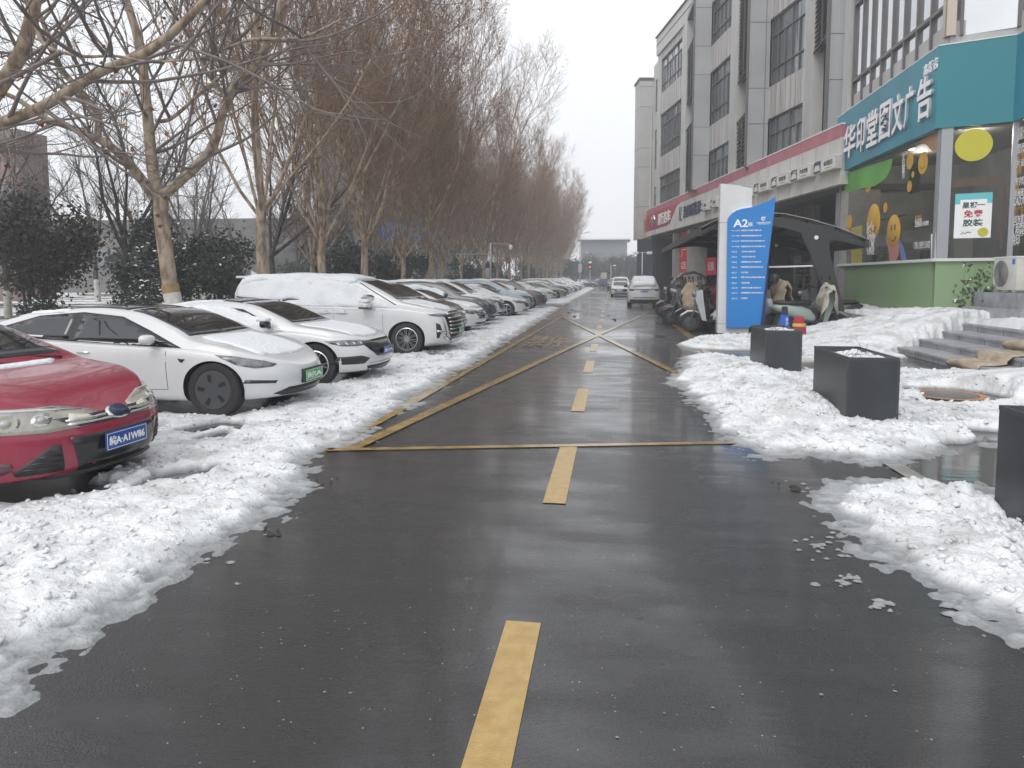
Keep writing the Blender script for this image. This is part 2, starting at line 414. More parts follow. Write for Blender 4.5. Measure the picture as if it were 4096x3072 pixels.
def h_left(X, Y):
    edge = -2.50 - .30 * np.clip((Y - 4) / 4, 0, 1) - .1 * np.clip((Y - 12) / 20, 0, 1) + .5 * (fbm(X * 1.3, Y * 1.3, 3, 5) - .5) + .26 * (fbm(X * 9, Y * 6, 4, 3) - .5)
    edge = edge + .12 * np.exp(-((Y - 3.9) / .9) ** 2)
    d = edge - X
    bankw = 1.25 + .55 * np.clip((7 - Y) / 3, 0, 1)
    bank = ss(bankw + .5 - d, 0, .6)
    c = chunks(X, Y, 1, 1)
    patch = fbm(X * .8 + 4, Y * 1.0, 12, 5)
    base = np.clip((patch - .30) * .5, -.06, .03) + .022 * c
    hi = .018 + .075 * c + .03 * fbm(X * 2, Y * 2, 61, 3)
    h = bank * hi + (1 - bank) * base
    h = np.minimum(h, (d - .05) * .33 + .035 * c)
    sl = .012 + .05 * (fbm(X * 14, Y * 14, 101, 3) - .52) - .16 * np.clip(-d - .03 - .22 * (fbm(X * 2.5, Y * 2.5, 102, 3) - .42), 0, 1)
    h = np.maximum(h, np.minimum(sl, .018))
    low = fbm(X * 1.6, Y * .9, 31, 4)
    h = h - .14 * ss(.27 - low, 0, .05) * ss(d, .3, .6) * ss(Y, 6, 7)
    for (a0, a1, b0, b1) in FOOT:
        m = ss(X, a0, a0 + .2) * ss(a1 - .35 - X, 0, .4) * ss(Y, b0 + .1, b0 + .45) * ss(b1 - Y, .1, .45)
        h = h - .14 * m
    # wet bare strip in front of the red hatchback
    q = fbm(X * 1.5, Y * 1.5, 8, 4) - .5
    l0 = 4.25 + .72 * (X + 4.6) + .5 * q
    m = ss(Y - l0, 0, .12) * ss(l0 + .75 - Y, 0, .3) * ss(-3.25 - X, 0, .3)
    h = h - m * (.12 - .13 * ss(fbm(X * 6, Y * 6, 91, 3), .62, .66))
    h = h - .3 * ss(Y, 39.5, 40.2) * ss(45.5 - Y, 0, .8) * ss(X, -6.5, -5.5)
    return h
P2 = lambda pts: [tuple(G(a / 2.16, b / 2.16)[:2]) for a, b in pts]
RA = P2([(1500, 768), (1470, 810), (1482, 850), (1560, 890), (1622, 950), (1655, 978), (1730, 972), (1880, 990), (1950, 985), (2060, 960), (2170, 945)]) + [(9, 8), (12, 11), (12, 21), (9.4, 22.5), (4.8, 22), (4.1, 15.5), (3.45, 14.2)]
RB = P2([(1835, 1048), (1785, 1100), (1850, 1135), (1950, 1205), (2000, 1260), (2080, 1315), (2150, 1350), (2212, 1392)]) + [(3.6, 2.3), (6.5, 3.5), (6.5, 5.8)] + P2([(2180, 1085), (2080, 1062), (1960, 1042)])
RC = P2([(1465, 745), (1500, 733), (1560, 728), (1640, 727), (1700, 732), (1660, 757), (1560, 757), (1500, 753)])
def mound(X, Y, cx, cy, rx, ry, h): return h * np.exp(-((X - cx) / rx) ** 2 - ((Y - cy) / ry) ** 2)
def h_right(X, Y):
    w1 = fbm(X * 1.6, Y * 1.6, 21, 5) - .5; w2 = fbm(X * 8, Y * 8, 22, 3) - .5
    wob = .5 * w1 + .26 * w2
    d = pdist(X + wob, Y + wob * .8, RA)
    c = chunks(X, Y, 5, 1)
    far = np.clip(1.2 - (X - 2.5) * .32, .3, 1)
    base = .02 + .10 * c * far + .05 * fbm(X * 1.5, Y * 1.5, 55, 3)
    base += mound(X, Y, 2.2, 11.6, .5, 1.3, .20) + mound(X, Y, 2.3, 8.9, .36, .8, .20) + mound(X, Y, 3.4, 7.9, 1.0, .35, .05)
    base += mound(X, Y, 6.2, 11.0, 1.1, 1.3, .30) + mound(X, Y, 5.2, 9.8, 1.5, .8, .12)
    ramp = np.clip((X - 4.7) / 3.3, 0, 1) * .82 * ss(Y - 15.7 - .22 * (X - 5), 0, 1.3) * ss(22.6 - Y, 0, 1.6)
    base = np.maximum(base, ramp + .10 * c + .06 * fbm(X * 3, Y * 3, 71, 4) - .02)
    h = np.minimum(base, d * .38 + .05 * c)
    sl = .012 + .05 * (fbm(X * 14, Y * 14, 101, 3) - .52) - .14 * np.clip(-d - .06 - .2 * (fbm(X * 2.5, Y * 2.5, 102, 3) - .4), 0, 1)
    h = np.maximum(h, np.minimum(sl, .018))
    bare = fbm(X * .9, Y * .9, 41, 4)
    h = h - .2 * ss(.37 - bare, 0, .05) * ss(X, 3.0, 3.4) * ss(15.0 - Y, 0, .5) * ss(.28 - base, 0, .05)
    def hole(cx, cy, rx, ry): return .3 * ss(1.15 - np.sqrt(((X - cx) / rx) ** 2 + ((Y - cy) / ry) ** 2) + wob, 0, .25)
    h = h - hole(3.95, 13.4, .6, .85) - hole(mhx, mhy - .1, .7, .75) - .4 * hole(mhx - .1, mhy - 1.1, .7, .7) - hole(5.7, 14.4, .75, 1.1)
    m = ss(X, 6.1, 6.35) * ss(Y - (13.1 + wob * 1.4 - .35 * (X - 6.3)), 0, .4) * ss(16.6 + .6 * (X - 6.3) + wob - Y, 0, .4)
    h = h - m * 1.5
    for px0, px1, py0, py1 in PLANT: h = np.where((X > px0 + .03) & (X < px1 - .03) & (Y > py0 + .03) & (Y < py1 - .03), np.minimum(h, .02), h)
    d2 = pdist(X + wob, Y + wob, RB)
    h2 = np.minimum(.03 + .17 * c * np.clip((X - 1.4) / 1.2, .35, 1), (d2 - .04) * .36 + .035 * c)
    h2 = np.maximum(h2, np.minimum(.012 + .05 * (fbm(X * 14, Y * 14, 103, 3) - .52) - .16 * np.clip(-d2 - .04 - .22 * (fbm(X * 2.5, Y * 2.5, 104, 3) - .4), 0, 1), .018))
    d3 = pdist(X + wob * .4, Y + wob * .6, RC)
    h3 = np.minimum(.03 + .15 * c, d3 * .45 + .05 * c)
    return np.maximum(np.maximum(h, h2), h3)
mhx, mhy = G(948, 395)[:2]
def clods(name, hf, x0, x1, y0, y1, n, smin, smax, lab, seed, thr=.035, ypow=1.6):
    """broken lumps lying on the ploughed snow"""
    rng = np.random.default_rng(seed)
    x = rng.uniform(x0, x1, n); y = y0 + (y1 - y0) * rng.random(n) ** ypow
    h = hf(x, y); k = h > thr; x, y, h = x[k], y[k], h[k]; n = len(x)
    bm = bmesh.new(); bmesh.ops.create_icosphere(bm, subdivisions=1, radius=1); bv = np.array([v.co[:] for v in bm.verts]); bf = np.array([[v.index for v in f.verts] for f in bm.faces]); bm.free()
    s = smin + (smax - smin) * rng.random(n) ** 2.5 * (1 + .05 * y)
    V = bv[None] * rng.uniform(.65, 1.2, (n, len(bv), 1)) * s[:, None, None]
    V = V * np.stack([rng.uniform(.8, 1.5, n), rng.uniform(.8, 1.3, n), rng.uniform(.45, .8, n)], 1)[:, None]
    a = rng.uniform(0, 6.28, n); ca, sa = np.cos(a)[:, None], np.sin(a)[:, None]; tl = rng.uniform(-.5, .5, n)[:, None]
    X_ = V[..., 0] * ca - V[..., 1] * sa; Y_ = V[..., 0] * sa + V[..., 1] * ca; Z_ = V[..., 2] + X_ * tl
    P = np.stack([X_ + x[:, None], Y_ + y[:, None], Z_ + (h + s * .12)[:, None]], -1).reshape(-1, 3)
    Fc = (bf[None] + (np.arange(n) * len(bv))[:, None, None]).reshape(-1, 3)
    o = obj_from(name, P, Fc, SNOW, None, True); o['kind'] = 'stuff'; tag(o, lab, 'snow'); return o
# ================================================================ buildings on the right
STONE = mat('grey_stone_panel', (.49, .485, .475), .55, var=.14, vscale=.5)
STONE_D = mat('streaked_panel', (.50, .48, .47), .6, var=.4, vscale=1, vcol=(.33, .31, .30))
# vertical streaks
def stretch(m, sc):
    t = m.node_tree; n = [x for x in t.nodes if x.type == 'TEX_NOISE'][0]; tc = [x for x in t.nodes if x.type == 'TEX_COORD'][0]
    mp = t.nodes.new('ShaderNodeMapping'); mp.inputs['Scale'].default_value = sc
    t.links.new(tc.outputs['Object'], mp.inputs[0]); t.links.new(mp.outputs[0], n.inputs['Vector'])
stretch(STONE_D, (3, 3, .25))
JOINT = mat('panel_joint', (.12, .12, .125), .7)
GLASS = mat('window_glass', (.24, .26, .27), .05, metal=.4, spec=.9, var=.45, vscale=.35)
GLASSP = mat('pale_blind_glass', (.55, .56, .57), .1, metal=.4, spec=.8, var=.5, vscale=.6)
FRAME = mat('dark_window_frame', (.10, .105, .11), .45)
LOUV = mat('brown_louver', (.085, .075, .075), .6)
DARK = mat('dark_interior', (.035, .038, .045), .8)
A0 = Vector((8.9, 29.0, 0)); B0 = Vector((3.7, 60.1, 0))
UF = (B0 - A0).normalized(); NF = Vector((-UF.y, UF.x, 0)); RF = math.atan2(UF.y, UF.x)
def fp(px, py, off=0.0):
    p = onPlane(px, py, A0 + NF * off, NF) - A0
    return p.dot(UF), p.z
bld = thing('office_building', 'long grey stone office block with recessed window bays and dark louvres above the pink band', 'building', A0, RF)
DEP = 1.1; ZR = 21.2; ZW = 5.3
T_END = fp(656, 45)[0]
def tt(px, off): return fp(px, 150, off)[0]
ZU = 7.42
def PD(px, D):
    d = ray(px, 200) * D; return Vector((d.x, d.y, 0))
BM_ = Matrix.Translation(A0) @ Matrix.Rotation(RF, 4, 'Z'); BI = BM_.inverted()
def seg(p, q):
    u = (q - p).normalized(); n = Vector((-u.y, u.x, 0))
    return BI @ Matrix(((u.x, n.x, 0, p.x), (u.y, n.y, 0, p.y), (0, 0, 1, 0), (0, 0, 0, 1))), (q - p).length
rows = [(7.5, 9.85), (11.45, 14.85), (16.5, 19.2)]
def window(parent, t0, t1, z0, z1, y, vn, hs, glass=GLASS, name='window', fr=.07, yd=.06, M=None):
    f = MB(); f.m = M or Matrix()
    f.box(t0, t0 + fr, y - .02, y + yd, z0, z1); f.box(t1 - fr, t1, y - .02, y + yd, z0, z1)
    f.box(t0 + fr, t1 - fr, y - .02, y + yd, z0, z0 + fr); f.box(t0 + fr, t1 - fr, y - .02, y + yd, z1 - fr, z1)
    top = z0 + (z1 - z0) * hs[0]
    for k in range(1, vn):
        a = t0 + (t1 - t0) * k / vn; f.box(a - fr * .4, a + fr * .4, y - .02, y + yd * .85, z0 + fr, (z1 - fr) if k % 2 == 0 else top)
    for h in hs: a = z0 + (z1 - z0) * h; f.box(t0 + fr, t1 - fr, y - .02, y + yd * .9, a - fr * .45, a + fr * .45)
    o = f.build(name, FRAME, parent)
    g = MB(); g.m = f.m; N = vn
    rr = random.Random(int(t0 * 10 + z0 * 7 + t1 * 3))
    for k in range(N):
        a = t0 + (t1 - t0) * k / N; b_ = t0 + (t1 - t0) * (k + 1) / N; e = [rr.uniform(-.02, .02) for _ in range(4)]
        g.add([(a, y - .03 + e[0], z0), (b_, y - .03 + e[1], z0), (b_, y - .03 + e[2], z1), (a, y - .03 + e[3], z1)], [(0, 1, 2, 3)])
    g.build('pane', glass, o, fix=False)
    b = MB(); b.m = f.m; b.box(t0 + .1, t1 - .1, y - .5, y - .45, z0, z1); b.build('blind', mat('pale_blind', (.42, .42, .40), .8, var=.5, vscale=.7, vcol=(.10, .10, .10)), o)
    return o
def louvre(parent, t0, t1, z0, z1, y, M=None):
    l = MB(); l.m = M or Matrix(); z = z0
    l.box(t0, t1, y - .3, y - .25, z0, z1)
    while z < z1 - .05:
        l.add([(t0, y - .16, z + .06), (t1, y - .16, z + .06), (t1, y, z), (t0, y, z), (t0, y - .16, z + .09), (t1, y - .16, z + .09), (t1, y, z + .03), (t0, y, z + .03)],
              [(0, 1, 2, 3), (7, 6, 5, 4), (3, 2, 6, 7), (0, 4, 5, 1)]); z += .21
    l.box((t0 + t1) / 2 - .04, (t0 + t1) / 2 + .04, y - .02, y + .03, z0, z1)
    l.box(t0, t1, y - .05, y + .03, z1 - .06, z1); l.box(t0, t1, y - .05, y + .03, z0 - .03, z0 + .03)
    return l.build('louvre', LOUV, parent)
ACM = mat('ac_white', (.62, .6, .56), .5, var=.15)
ZK = 19.5
FACEG = mat('pilaster_face_stone', (.40, .41, .42), .5, var=.14, vscale=.5)
lines = []
def bay_front(px_end_r, px_end_l, De, px_win_n, Dn, px_win_f, Df, jf, lz, acz):
    """end face at depth De, then louvre and jamb to the near end of the window (px_win_n, Dn), window to (px_win_f, Df)"""
    M, W = seg(PD(px_end_r, De), PD(px_end_l, De))
    b = MB(); b.m = M; b.box(0, W, -.3, 0, ZU, ZK); ef = b.build('pilaster_face', FACEG, bld)
    j_ = MB(); j_.m = M
    for z in (7.3, 9.6, 11.4, 14.7, 16.5, 18.9): j_.box(.0, W, -.2, .005, z, z + .035)
    j_.box(W - .03, W + .04, -.2, .03, ZU, ZK); j_.build('joint', JOINT, ef)
    b = MB(); b.m = M; b.box(-.05, W + .1, -.3, .06, ZK, ZK + .12); b.build('coping', STONE, ef)
    M, W = seg(PD(px_end_l, De), PD(px_win_n, Dn))
    lt1 = W * jf
    b = MB(); b.m = M; b.box(0, .12, -.05, .01, ZU, ZK); b.box(lt1, W, -.5, .01, ZU, ZR - 1.4); b.build('jamb', STONE, bld)
    b = MB(); b.m = M; b.box(.12, lt1, -.9, -.8, ZU, ZK); b.box(0.12, lt1, -.5, 0, ZK, ZR - 1.4); b.build('recess', mat('recess_grey', (.20, .19, .19), .7), bld)
    for z0, z1 in lz: louvre(bld, .13, lt1 - .01, z0, z1, -.06, M)
    for z in acz:
        a = MB(); a.m = M; a.box(.25, min(lt1 - .1, 1.2), -.6, -.22, z - .36, z + .36, .03); ao = a.build('air_conditioner', ACM, bld)
        f_ = MB(); f_.m = M; f_.lathe([(.01, -.2), (.27, -.2), (.29, -.22)], (.6, 0, z), 'y', 20); f_.build('fan_grille', BLACK, ao)
    M, W = seg(PD(px_win_n, Dn), PD(px_win_f, Df))
    zs = [ZU] + [v for r in rows for v in r] + [ZR - 1.4]
    for z0, z1 in zip(zs[::2], zs[1::2]):
        b = MB(); b.m = M; b.box(0, W + .25, -.3, 0, z0, z1); sp = b.build('spandrel', STONE_D, bld)
        j_ = MB(); j_.m = M; t = .35
        while t < W: j_.box(t, t + .025, -.02, .005, z0, z1); t += .5
        j_.build('joint', JOINT, sp)
    b = MB(); b.m = M; b.box(-.02, .12, -.3, .004, ZU, ZR - 1.4); b.build('jamb', STONE, bld)
    for k, (z0, z1) in enumerate(rows): window(bld, .12, W + .02, z0, z1, -.14, max(4, round(W / .75)), (.74, .26) if k else (.66,), GLASSP if (k == 2 and px_end_r < 730) else GLASS, M=M)
    lines.append((PD(px_win_n, Dn), PD(px_win_f, Df)))
bay_front(846, 824, 28.5, 801, 32.9, 766, 36.5, .68, [(11.6, 14.3), (16.9, 19.4)], [8.3, 10.2, 15.6])
bay_front(766, 745, 36.5, 728, 41.9, 708, 45.7, .62, [(7.5, 10.4), (12.6, 19.4)], [11.5])
bay_front(708, 691.5, 45.7, 680, 51.8, 659, 57.4, .62, [(7.5, 12.0), (13.8, 17.4)], [12.9])
PE = PD(656, 58.3)
M, W = seg(PD(659, 57.4), PE); b = MB(); b.m = M; b.box(-.02, W, -.3, .004, ZU, ZR); b.build('jamb', STONE, bld)
# straight parapet above all bays and the mass behind
pa, pb2 = PD(846, 29.3), PE
M, W = seg(pa, pb2); b = MB(); b.m = M; b.box(-1, W, -.6, .16, ZR - 1.42, ZR); b.build('parapet', STONE, bld)
b = MB(); b.m = M; b.box(-1, W + .05, -.7, .26, ZR, ZR + .1); b.box(-1, W, -.02, .19, ZR - .62, ZR - .58); b.build('coping', JOINT, bld)
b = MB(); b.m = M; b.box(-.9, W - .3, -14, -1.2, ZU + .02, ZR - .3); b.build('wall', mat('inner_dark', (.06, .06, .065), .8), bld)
# far wing turning away, with one more pilaster
far = MB()
q0 = T_END; LE = fp(641, 100, -.2)[0]
far.box(q0 + .05, LE - 2.2, -9, -.9, 5.25, ZR - .4); far.box(LE - 2.2, LE, -9, .35, 5.25, 19.6)
fd = MB(); fd.box(q0 + .1, LE - .1, -8.9, .0, 0, 5.25); fd.build('dark_wing_base', mat('navy_panel', (.03, .045, .075), .5), bld)
fo = far.build('far_wing', STONE, bld)
jn = MB()
for z in (8.2, 11.8, 13.5, 17.2, 19): jn.box(LE - 2.204, LE, -8, .354, z, z + .04)
jn.box(LE - 2.3, LE + .1, -8.9, .45, 19.6, 19.8)
jn.build('joint', JOINT, fo)
for z0, z1 in rows: window(bld, q0 + 1.2, LE - 3.4, z0, z1, -.88, 4, (.7,))
b = MB(); b.tube([(T_END + .1, .25, 5), (T_END + .1, .25, ZR - 5)], .09); b.build('drain_pipe', mat('pipe_grey', (.45, .45, .45), .5), bld)
# roof tower set back
b = MB(); b.box(fp(684, 20, -7)[0] - 9, fp(684, 20, -7)[0], -13, -7, ZR, ZR + 4.5); b.build('roof_house', STONE, bld)
# ground floor: dark garage openings behind the fascia
g = MB()
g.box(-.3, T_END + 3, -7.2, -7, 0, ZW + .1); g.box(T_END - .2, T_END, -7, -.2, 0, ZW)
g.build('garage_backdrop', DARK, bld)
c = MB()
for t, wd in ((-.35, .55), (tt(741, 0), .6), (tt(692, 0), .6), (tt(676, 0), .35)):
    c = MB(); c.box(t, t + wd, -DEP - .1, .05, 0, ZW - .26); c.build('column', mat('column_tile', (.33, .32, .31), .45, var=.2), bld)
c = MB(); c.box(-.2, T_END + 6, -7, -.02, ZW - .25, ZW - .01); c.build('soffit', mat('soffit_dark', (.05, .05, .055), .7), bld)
lv = MB()
def gl(px0, px1, py0, py1, off):
    t1, z1 = fp(px0, py0, off); t0, _ = fp(px1, py0, off); _, z0 = fp(px0, py1, off); return t0, t1, z0, z1
t0, t1, z0, z1 = gl(801, 816.5, 200, 263, -DEP)
for zz0, zz1 in ((2.85, z1), (.5, 2.4)): louvre(bld, t0, t1, zz0, zz1, -DEP + .1)
b = MB(); b.box(t0 - .15, t0, -DEP - .1, -DEP + .2, .4, ZW - .3); b.box(t1, t1 + .15, -DEP - .1, -DEP + .2, .4, ZW - .3); b.build('louvre_frame', FRAME, bld)
b = MB()
for z in (2.9, 3.2, 3.9): b.box(t1 + .5, t1 + 3.5, -DEP - .1, -DEP, z, z + .035)
b.build('shelf_rail', mat('pale_metal', (.55, .55, .55), .4), bld)
# ------------------------------------------------ fascia with the garage signs
PINK = mat('faded_red_panel', (.48, .15, .205), .45, var=.25, vscale=1.5, vcol=(.34, .12, .15))
CREAM = mat('cream_sheet', (.62, .61, .58), .4, var=.18, vscale=.8); stretch(CREAM, (1, 1, .3))
FO = .38
FT1 = fp(646.5, 225, FO)[0]; ZB = 5.25; ZT = 7.5; ZM = 7.02
fs = thing('fascia_sign', 'long cream fascia sign with pink upper band over the garage front', 'sign', A0, RF)
b = MB(); b.box(-.35, FT1, .06, FO, ZB, ZM); b.build('cream_band', CREAM, fs)
b = MB(); b.box(-.35, FT1, .06, FO + .012, ZM, ZT); b.build('pink_band', PINK, fs)
b = MB(); b.box(-.36, FT1, .05, FO + .03, ZT, ZT + .05); b.build('snow_ledge', CARSNOW, fs)
# red field at the far end with a slanting edge
rt0 = fp(680, 240, FO)[0]; rt1 = fp(670, 250, FO)[0]
b = MB(); b.prism([(rt0 + .0, ZM + .01), (FT1, ZM + .01), (FT1, ZB + .42), (rt0 + 3.9, ZB + .42), (rt0 + 2.9, ZB + .55), (rt0 + 2.3, ZB + .95), (rt0 + 1.3, ZM - .25), (rt0 + .7, ZM - .05)], FO + .006, FO + .013, 'y')
b.build('red_field', mat('red_sign_panel', (.42, .05, .075), .4, var=.2), fs)
pj = MB()
t = .5
while t < FT1 - 1: pj.box(t, t + .018, FO - .01, FO + .016, ZB, ZT); t += 1.25
pj.build('seam', mat('seam_grey', (.4, .38, .36), .6), fs)
# return panel at the far end
b = MB(); e0 = Vector((FT1, FO, 0)); b.prism([(FT1, ZB), (FT1 + .01, ZT), (FT1 + 2.6, ZT - .02), (FT1 + 2.6, ZB)], -.2, FO - .25, 'y'); b.build('return_panel', mat('peach_panel', (.55, .42, .33), .5, var=.2), fs)
def ft(px, py, off=FO + .02): return fp(px, py, off)
def fM(t, z, y): # text runs towards the camera: x axis = -t
    return frameM((t, y, z), (-1, 0, 0), (0, 0, 1))
DKB = mat('navy_letters', (.035, .04, .09), .5)
LW = mat('white_letters', (.82, .82, .82), .4)
def ftext(s, px0, px1, py, h, m, bold=.015, ex=.03):
    ta, _ = ft(px0, py); tb, _ = ft(px1, py); z = (fp(px0, py, FO)[1] + fp(px1, py, FO)[1]) / 2
    return (ta + tb) / 2, z, abs(ta - tb)
ta, _ = ft(658.0, 236); tb, _ = ft(670.2, 233)
text('易行名车', 1, fM((ta + tb) / 2, fp(664, 218, FO)[1], FO + .05), LW, parent=fs, extrude=.03, width=abs(ta - tb), height=.95, bold=.02)
ta, _ = ft(683, 228); tb, _ = ft(700.5, 222)
text('浩宸新能源', 1, fM((ta + tb) / 2, fp(691.5, 209.6, FO)[1], FO + .03), DKB, parent=fs, extrude=.02, width=abs(ta - tb), height=.85, bold=.02)
# chrome bull emblem, seen only as a rounded horned shape
b = MB(); tc_, zc = fp(654.0, 220.7, FO)
b.lathe([(.001, FO + .06), (.3, FO + .05), (.42, FO + .1), (.46, FO + .02)], (tc_, 0, zc), 'y', 24)
b.tube([(tc_ - .3, FO + .14, zc + .3), (tc_ - .12, FO + .16, zc + .12), (tc_, FO + .16, zc - .3)], [.05, .1, .06]); b.tube([(tc_ + .3, FO + .14, zc + .3), (tc_ + .12, FO + .16, zc + .12), (tc_, FO + .16, zc - .3)], [.05, .1, .06])
b.build('emblem', mat('chrome', (.6, .6, .6), .15, metal=1), fs)
b = MB(); tc_, zc = fp(680.3, 214, FO)
for dx in (-.28, .12): b.bar((tc_ + dx + .16, FO + .03, zc - .45), (tc_ + dx - .06, FO + .03, zc + .5), .1, .03, up=(0, 1, 0))
b.box(tc_ - .5, tc_ - .15, FO + .01, FO + .04, zc - .5, zc - .38); b.build('logo_mark', DKB, fs)
ret = text('美容装潢', 1, frameM((FT1 + 1.3, FO - .24, ZB + 1.1), (-1, 0, 0), (0, 0, 1)), mat('brown_letters', (.3, .16, .1), .5), parent=fs, extrude=.01, width=1.9, height=1.2)
# light boxes under the band
WBX = mat('light_box_face', (.66, .65, .62), .35); BXS = mat('box_side', (.5, .5, .49), .4)
boxes = [('会员服务', 812.9, 836.5, 'cream light box with dark car icon beside the teal shop sign', 1), ('汽车销售', 790.2, 811.5, 'cream light box with spanner and people icon, second from the teal shop sign', 2),
         ('轮胎玻璃', 770.8, 789.5, 'cream light box for tyres, third from the teal shop sign', 3), ('钣金喷漆', 753.5, 770, 'cream light box just right of the tall white sign pylon top', 3),
         ('检测维修', 740, 752, 'cream light box half hidden by the tall white sign pylon top', 3), ('动力电池', 710.5, 718.5, 'small cream light box just left of the white sign pylon', 2), ('电机检修', 701.2, 709.6, 'small cream light box next to the navy lettering', 3)]
for s, p0, p1, lab, kind in boxes:
    y0 = FO + .012; y1 = FO + .26
    t1, _ = fp(p0, 200, y1); t0, _ = fp(p1 - 2, 190, y1)
    zt = 6.33; zb = 5.83
    root = thing('light_box', lab, 'sign', A0, RF, 'light boxes on the garage fascia')
    b = MB(); b.box(t0, t1, y0, y1, zb, zt); b.build('case', BXS, root)
    b = MB(); b.box(t0, t1, y0, y1 + .01, zt, zt + .03); b.build('snow_ledge', CARSNOW, root)
    W = t1 - t0; ic = t1 - W * .34
    b = MB(); b.box(t0 + .03, ic, y1, y1 + .012, zb + .03, zt - .03); b.build('face', WBX, root)
    b = MB(); b.box(ic, t1 - .02, y1, y1 + .012, zb + .03, zt - .03); ip = b.build('icon_field', mat('icon_navy', (.05, .065, .09), .4), root)
    b = MB(); cx = (ic + t1) / 2; w_ = W * .13; yy = y1 + .012
    b.prism([(cx - w_, zb + .1), (cx + w_, zb + .1), (cx + w_, zb + .2), (cx + w_ * .65, zb + .32), (cx - w_ * .65, zb + .32), (cx - w_, zb + .2)], yy, yy + .006, 'y')
    if kind > 1: b.box(cx - w_, cx + w_ * .2, yy, yy + .006, zb + .35, zb + .40)
    b.build('icon', WBX, ip)
    text(s, .3, fM((t0 + ic) / 2 - .02, (zb + zt) / 2 + .05, y1 + .016), mat('charcoal_letters', (.06, .06, .07), .5), parent=root, extrude=.003, width=(ic - t0) * .62, height=.2, bold=.008)
    b = MB(); b.box(t0 + (ic - t0) * .25, t0 + (ic - t0) * .7, y1 + .012, y1 + .015, zb + .1, zb + .125); b.build('rule', MATS['charcoal_letters'], root)
# red banners in the garage
RED = mat('red_banner', (.55, .02, .04), .55, var=.15)
for (p0, p1, yy0, yy1, s, lab, off) in ((680.5, 688.5, 226, 279, '工厂店', 'tall red banner hanging beside the garage column', -.3), (706, 716, 258, 275, '促销', 'small red poster inside the garage near the white pylon', -1.0)):
    t1, zt = fp(p0, yy0, off); t0, _ = fp(p1, yy0, off); _, zb = fp((p0 + p1) / 2, yy1, off)
    r = thing('banner', lab, 'banner', A0, RF)
    b = MB(); b.box(t0, t1, off - .02, off, max(zb, .3), min(zt, ZB)); b.build('cloth', RED, r)
    if s == '工厂店':
        for k, ch in enumerate('工厂店'): text(ch, .5, fM((t0 + t1) / 2, 4.4 - k * .9, off + .01), LW, parent=r, extrude=.002, width=(t1 - t0) * .6, height=.55)
        text('买车送装饰', .5, fM((t0 + t1) / 2, 1.5 + .35, off + .01), LW, parent=r, extrude=.002, width=(t1 - t0) * .8, height=.2)
    else: text(s, .5, fM((t0 + t1) / 2, (zb + min(zt, ZB)) / 2, off + .01), LW, parent=r, extrude=.002, width=(t1 - t0) * .6, height=.6)

# ================================================================ print shop
SX = 8.9
C0 = onX(841.5, 200, SX); C1 = onX(938.5, 200, SX)
s2 = Vector((10.5, 20.35, 0)); Y0, Y1 = C0.y, C1.y
GREENW = mat('sage_green_wall', (.20, .31, .15), .6, var=.18, vscale=.6, vcol=(.23, .33, .20))
TEAL = mat('teal_sign_board', (.04, .26, .35), .38, spec=.4, var=.22, vscale=.5)
TRIM = mat('grey_aluminium_trim', (.31, .32, .34), .35, metal=.3)
shop = thing('print_shop_building', 'stone building with green shopfront base and tall office windows above the teal sign', 'building', (SX, Y1, 0))
LY = Y0 - Y1; c2 = s2 - Vector((SX, Y1, 0)); SIL = 2.15; SB = 5.75; ST = 7.95
b = MB(); b.box(0, .25, .25, LY, 0, SIL); b.build('green_base', GREENW, shop)
# corner face base
def facebox(mb, p, q, z0, z1, th=.2, out=0.0):
    p = Vector(p[:2] + (0,)) if len(p) == 2 else Vector(p); q = Vector(q[:2] + (0,)) if len(q) == 2 else Vector(q)
    d = (q - p).normalized(); n = Vector((d.y, -d.x, 0)) * 1.0   # outward to the right of travel
    a, b_ = p + n * out, q + n * out; c, d_ = q + n * (out - th), p + n * (out - th)
    mb.add([(v.x, v.y, z) for z in (z0, z1) for v in (a, b_, c, d_)], [(3, 2, 1, 0), (4, 5, 6, 7), (0, 1, 5, 4), (1, 2, 6, 5), (2, 3, 7, 6), (3, 0, 4, 7)])
P0 = (0, LY); P1 = (0, 0); PP2 = (c2.x, c2.y); P3 = (c2.x + .05, -14)
def faceM(p, q, frac, z, out=.02):
    p = Vector((*p, 0)); q = Vector((*q, 0)); d = (q - p).normalized(); n = Vector((d.y, -d.x, 0))
    o = p.lerp(q, frac) + n * out; o.z = z
    return frameM(o, d, (0, 0, 1))
n_out = lambda p, q: None
for p, q, nm, z1 in ((P1, PP2, 'corner_base', SIL - .02), (PP2, P3, 'right_base', SIL - .02)):
    b = MB(); facebox(b, p, q, 0, z1); b.build(nm, GREENW, shop)
b = MB()
for p, q in ((P0, P1), (P1, PP2), (PP2, P3)): facebox(b, p, q, SIL - .02, SIL + .06, .3, .1)
b.build('window_sill', mat('snowy_sill', (.62, .64, .62), .6), shop)
